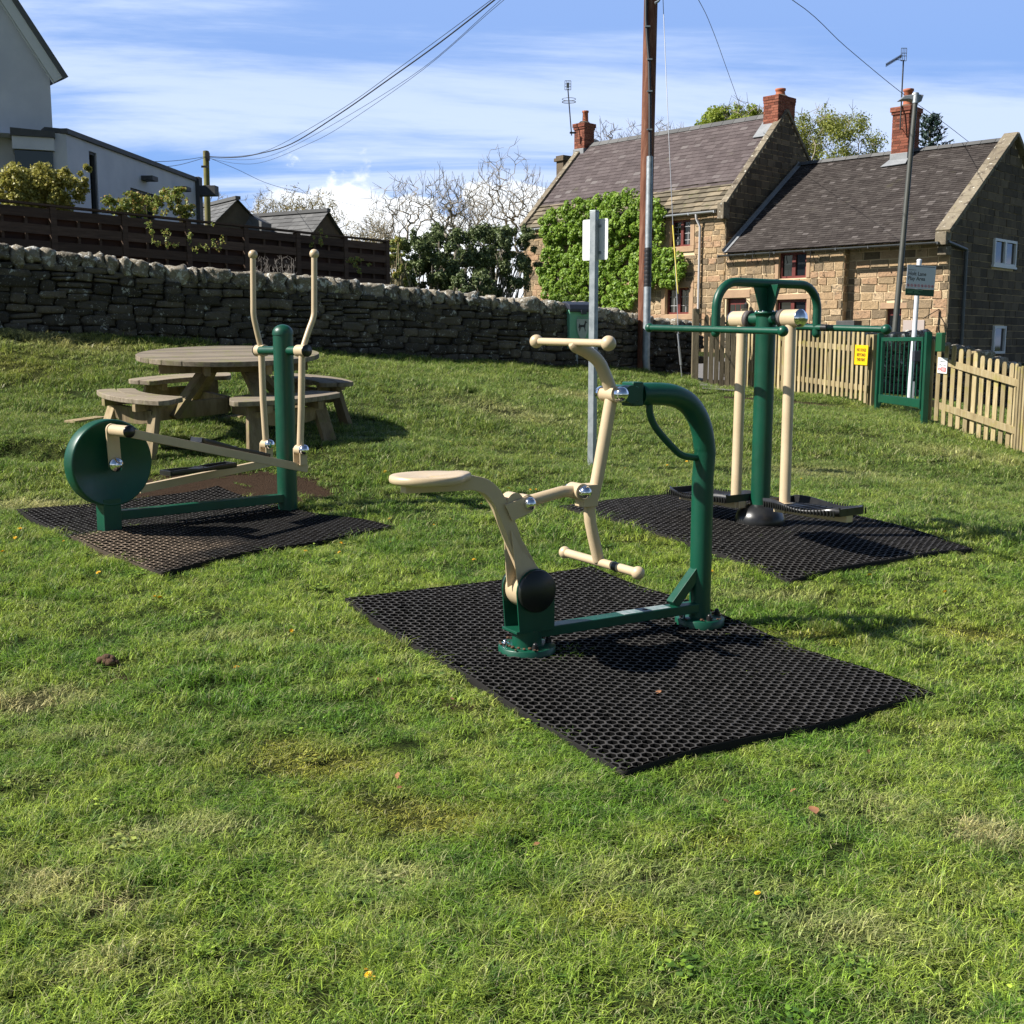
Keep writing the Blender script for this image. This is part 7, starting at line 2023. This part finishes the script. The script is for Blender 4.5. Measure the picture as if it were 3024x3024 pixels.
mb = MB(); a0, z0 = wx(570, 560); mb.box(Ex0 + wd2 * (WLn + .02) + UP * (ztp - 1.4) + wnn * .04, wnn, wd2, UP, .05, .1, 1.5); mb.box(Ex0 + wd2 * (WLn + .05) + wnn * .20 + UP * z0, wnn, wd2, UP, .25, .12, .11); mb.build('downpipe_hopper', M['darktrim'], root, .004)
# main gable
Gc = on_plane(155, 390, P(155, 390, 20.1), V((0, 1, 0))); dvec = V((-.66, .75, 0)); Gc = P(156, 390, 20.4); Gr = V((Gc.x, Gc.y, 0))
def gp(u, v, o_=0): return on_plane(u, v, Gr + fnrm * o_, fnrm)
cr_t = V((Gr.x, Gr.y, gp(150, 208).z))
vtx = gp(0, -14)
run = (vtx - cr_t); horiz = V((run.x, run.y, 0)).length; slope = run.z / horiz
halfw = 4.6
apx = Gr + fr * halfw + UP * (cr_t.z + slope * halfw)
lft = Gr + fr * (2 * halfw)
mb = MB()
mb.prism([Gr - UP * .5, lft - UP * .5, V((lft.x, lft.y, cr_t.z)), apx, cr_t], dvec * 8.5); mb.build('gable_wall', M['render'], root)
mb = MB(); ed = (apx - cr_t).normalized(); out_ = ed.cross(fnrm).normalized(); out_ = out_ if out_.z > 0 else -out_
st = cr_t - ed * .22
mb.beam(st + out_ * .03 + fnrm * .10, apx + ed * .1 + out_ * .03 + fnrm * .10, .04, .17, up=out_); vb = mb.build('bargeboard', M['whiteframe'], root, .004)
mb = MB(); mb.prism([st + fnrm * .09 - out_ * .06, apx + fnrm * .09 - out_ * .06, apx - fnrm * .0 - out_ * .06, st - fnrm * .0 - out_ * .06], -out_ * .02); mb.build('soffit', M['whiteframe'], root)
mb = MB(); mb.prism([st + out_ * .117 + fnrm * .15 - ed * .04, apx + out_ * .117 + fnrm * .15, apx + out_ * .20 + fnrm * .15, st + out_ * .20 + fnrm * .15 - ed * .04], dvec * 8.9); rw = mb.build('roof', M['greyslate'], root)
ed2 = V((-ed.x, -ed.y, ed.z)); l2 = V((lft.x, lft.y, cr_t.z)); 
mb = MB(); o2_ = ed2.cross(fnrm).normalized(); o2_ = o2_ if o2_.z > 0 else -o2_
mb.prism([l2 - ed2 * .4 + o2_ * .17 + fnrm * .22, apx + o2_ * .17 + fnrm * .22, apx + o2_ * .26 + fnrm * .22, l2 - ed2 * .4 + o2_ * .26 + fnrm * .22], dvec * 8.9); mb.build('roof', M['greyslate'], root)
# low link between gable and extension
zA, zB_, zC_ = gp(90, 413, -.3).z, gp(90, 430, -.3).z, gp(90, 466, -.3).z
cA = gp(34, 420, .0); cB_ = gp(162, 420, .0)
lk = V((cA.x + cB_.x, cA.y + cB_.y, 0)) / 2; lw_ = (V((cB_.x, cB_.y, 0)) - V((cA.x, cA.y, 0))).length / 2
mb = MB(); mb.box(lk + UP * ((zB_ + zC_) / 2) + fnrm * .35, fr, fnrm, UP, lw_ - .02, .33, (zB_ - zC_) / 2); mb.build('porch_fascia', M['render'], root)
mb = MB(); mb.prism([lk + fr * lw_ + UP * (zA + .03) + fnrm * .72, lk - fr * lw_ + UP * zA + fnrm * .72, lk - fr * lw_ + UP * (zB_ + .003) + fnrm * .72, lk + fr * lw_ + UP * (zB_ + .003) + fnrm * .72], -fnrm * .72); mb.build('porch_roof', M['darktrim'], root)
mb = MB(); mb.box(lk + UP * (zC_ - .9) + fnrm * .55, fr, fnrm, UP, lw_ - .05, .05, .895); mb.build('porch_window', M['glass'], root)

# dead stems above wall
q = random.Random(8); c0 = P(815, 815, 17.3); mb = MB()
for i in range(26):
    b_ = c0 + V((q.uniform(-.28, .28), q.uniform(-.1, .1), -.15)); mb.tube([b_, b_ + V((q.gauss(0, .05), 0, q.uniform(.2, .42)))], [.006, .003], 3)
    for k in range(4): p_ = b_ + V((q.gauss(0, .02), 0, q.uniform(.15, .4))); mb.tube([p_, p_ + V((q.gauss(0, .03), 0, .05))], [.004, .002], 3)
o = mb.build('dead_stems', M['barkgrey'], base=c0); tag(o, 'clump of dry grey flower stems behind the wall coping', 'plant')

# ================================================================== world, sun, camera
SUN_AZ = V((-.985, -.17, 0)).normalized(); ELEV = R(42)
w = bpy.data.worlds.new('World'); S.world = w; w.use_nodes = True
nt = w.node_tree; bg = nt.nodes['Background']
sky = nt.nodes.new('ShaderNodeTexSky'); sky.sky_type = 'NISHITA'; sky.sun_disc = False; sky.sun_elevation = ELEV
sky.sun_rotation = math.atan2(SUN_AZ.x, SUN_AZ.y); sky.altitude = 150; sky.air_density = 1.0; sky.dust_density = .6; sky.ozone_density = 2.2
tc = nt.nodes.new('ShaderNodeTexCoord').outputs['Generated']
sx3 = nt.nodes.new('ShaderNodeSeparateXYZ'); L(nt, tc, sx3.inputs[0])
zc3 = mth(nt, 'ADD', mth(nt, 'MAXIMUM', sx3.outputs['Z'], 0.0), .16)
cmb = nt.nodes.new('ShaderNodeCombineXYZ'); L(nt, mth(nt, 'DIVIDE', sx3.outputs['X'], zc3), cmb.inputs[0]); L(nt, mth(nt, 'DIVIDE', sx3.outputs['Y'], zc3), cmb.inputs[1])
mp = nt.nodes.new('ShaderNodeMapping'); mp.inputs['Rotation'].default_value = (0, 0, R(-12)); mp.inputs['Scale'].default_value = (.42, 1.5, 1); mp.inputs['Location'].default_value = (1.3, .55, 0)
L(nt, cmb.outputs[0], mp.inputs['Vector'])
ns = noise(nt, 1.0, 9, .62, mp.outputs['Vector'], .5)
ns2 = noise(nt, .5, 3, .5, mp.outputs['Vector'], .2)
cir = step(nt, mth(nt, 'ADD', mth(nt, 'MULTIPLY', ns, .65), mth(nt, 'MULTIPLY', ns2, .35)), .45, .57)
hi_ = step(nt, sx3.outputs['Z'], .06, .30)
top_ = mth(nt, 'MULTIPLY', step(nt, sx3.outputs['Z'], .62, .42), step(nt, sx3.outputs['Y'], .0, .45))
base_ = mixc(nt, mth(nt, 'MULTIPLY', top_, .9), sky.outputs[0], mixc(nt, step(nt, sx3.outputs['Z'], .0, .30), (2.6, 5.6, 11.8), (2.2, 4.6, 10.6)))
cirf = mth(nt, 'MULTIPLY', mth(nt, 'ADD', mth(nt, 'MULTIPLY', cir, .72), mth(nt, 'MULTIPLY', hi_, .26), True), top_)
cirf = mth(nt, 'ADD', cirf, mth(nt, 'MULTIPLY', mth(nt, 'MULTIPLY', step(nt, sx3.outputs['Z'], .24, .10), mth(nt, 'ADD', mth(nt, 'MULTIPLY', cir, .35), .06)), top_), True)
col = mixc(nt, cirf, base_, (7.8, 9.5, 13.0))
# cumulus bank near the horizon
mp2 = nt.nodes.new('ShaderNodeMapping'); mp2.inputs['Scale'].default_value = (1, 1, 1.5); mp2.inputs['Location'].default_value = (.3, .0, .1); L(nt, tc, mp2.inputs['Vector'])
cn = noise(nt, 6.5, 9, .56, mp2.outputs['Vector'])
edge = mth(nt, 'ADD', sx3.outputs['Z'], mth(nt, 'MULTIPLY', mth(nt, 'SUBTRACT', cn, .5), -.26))
cum = step(nt, edge, .122, .112)
xm = mth(nt, 'MULTIPLY', step(nt, sx3.outputs['X'], -.36, -.30), step(nt, sx3.outputs['X'], .10, .03))
cum = mth(nt, 'MULTIPLY', cum, xm)
cshade = noise(nt, 10, 6, .6, mp2.outputs['Vector'])
ccol = ramp(nt, cshade, [(.32, (8.6, 9.8, 12.0)), (.56, (15, 15.5, 16))])
col = mixc(nt, cum, col, ccol)
L(nt, col, bg.inputs['Color']); bg.inputs['Strength'].default_value = .05
sl = bpy.data.lights.new('sun', 'SUN'); sl.energy = 5.0; sl.angle = R(.53); sl.color = (1, .955, .88)
so_ = bpy.data.objects.new('sun', sl); COL.objects.link(so_)
dirv = V((SUN_AZ.x * math.cos(ELEV), SUN_AZ.y * math.cos(ELEV), math.sin(ELEV)))
so_.rotation_euler = dirv.to_track_quat('Z', 'Y').to_euler(); so_.location = dirv * 50
cam = bpy.data.cameras.new('camera'); co = bpy.data.objects.new('camera', cam); COL.objects.link(co)
cam.sensor_width = 36; cam.lens = 36 * F / 3024; cam.clip_end = 3000; cam.clip_start = .05
co.location = EYE; co.rotation_euler = (math.pi / 2 - PITCH, 0, 0)
S.camera = co
S.render.resolution_x = 1024; S.render.resolution_y = 1024
S.view_settings.view_transform = 'Standard'; S.view_settings.look = 'None'; S.view_settings.exposure = .80; S.view_settings.gamma = 1
S.cycles.max_bounces = 4; S.cycles.diffuse_bounces = 2; S.cycles.glossy_bounces = 3; S.cycles.transmission_bounces = 4
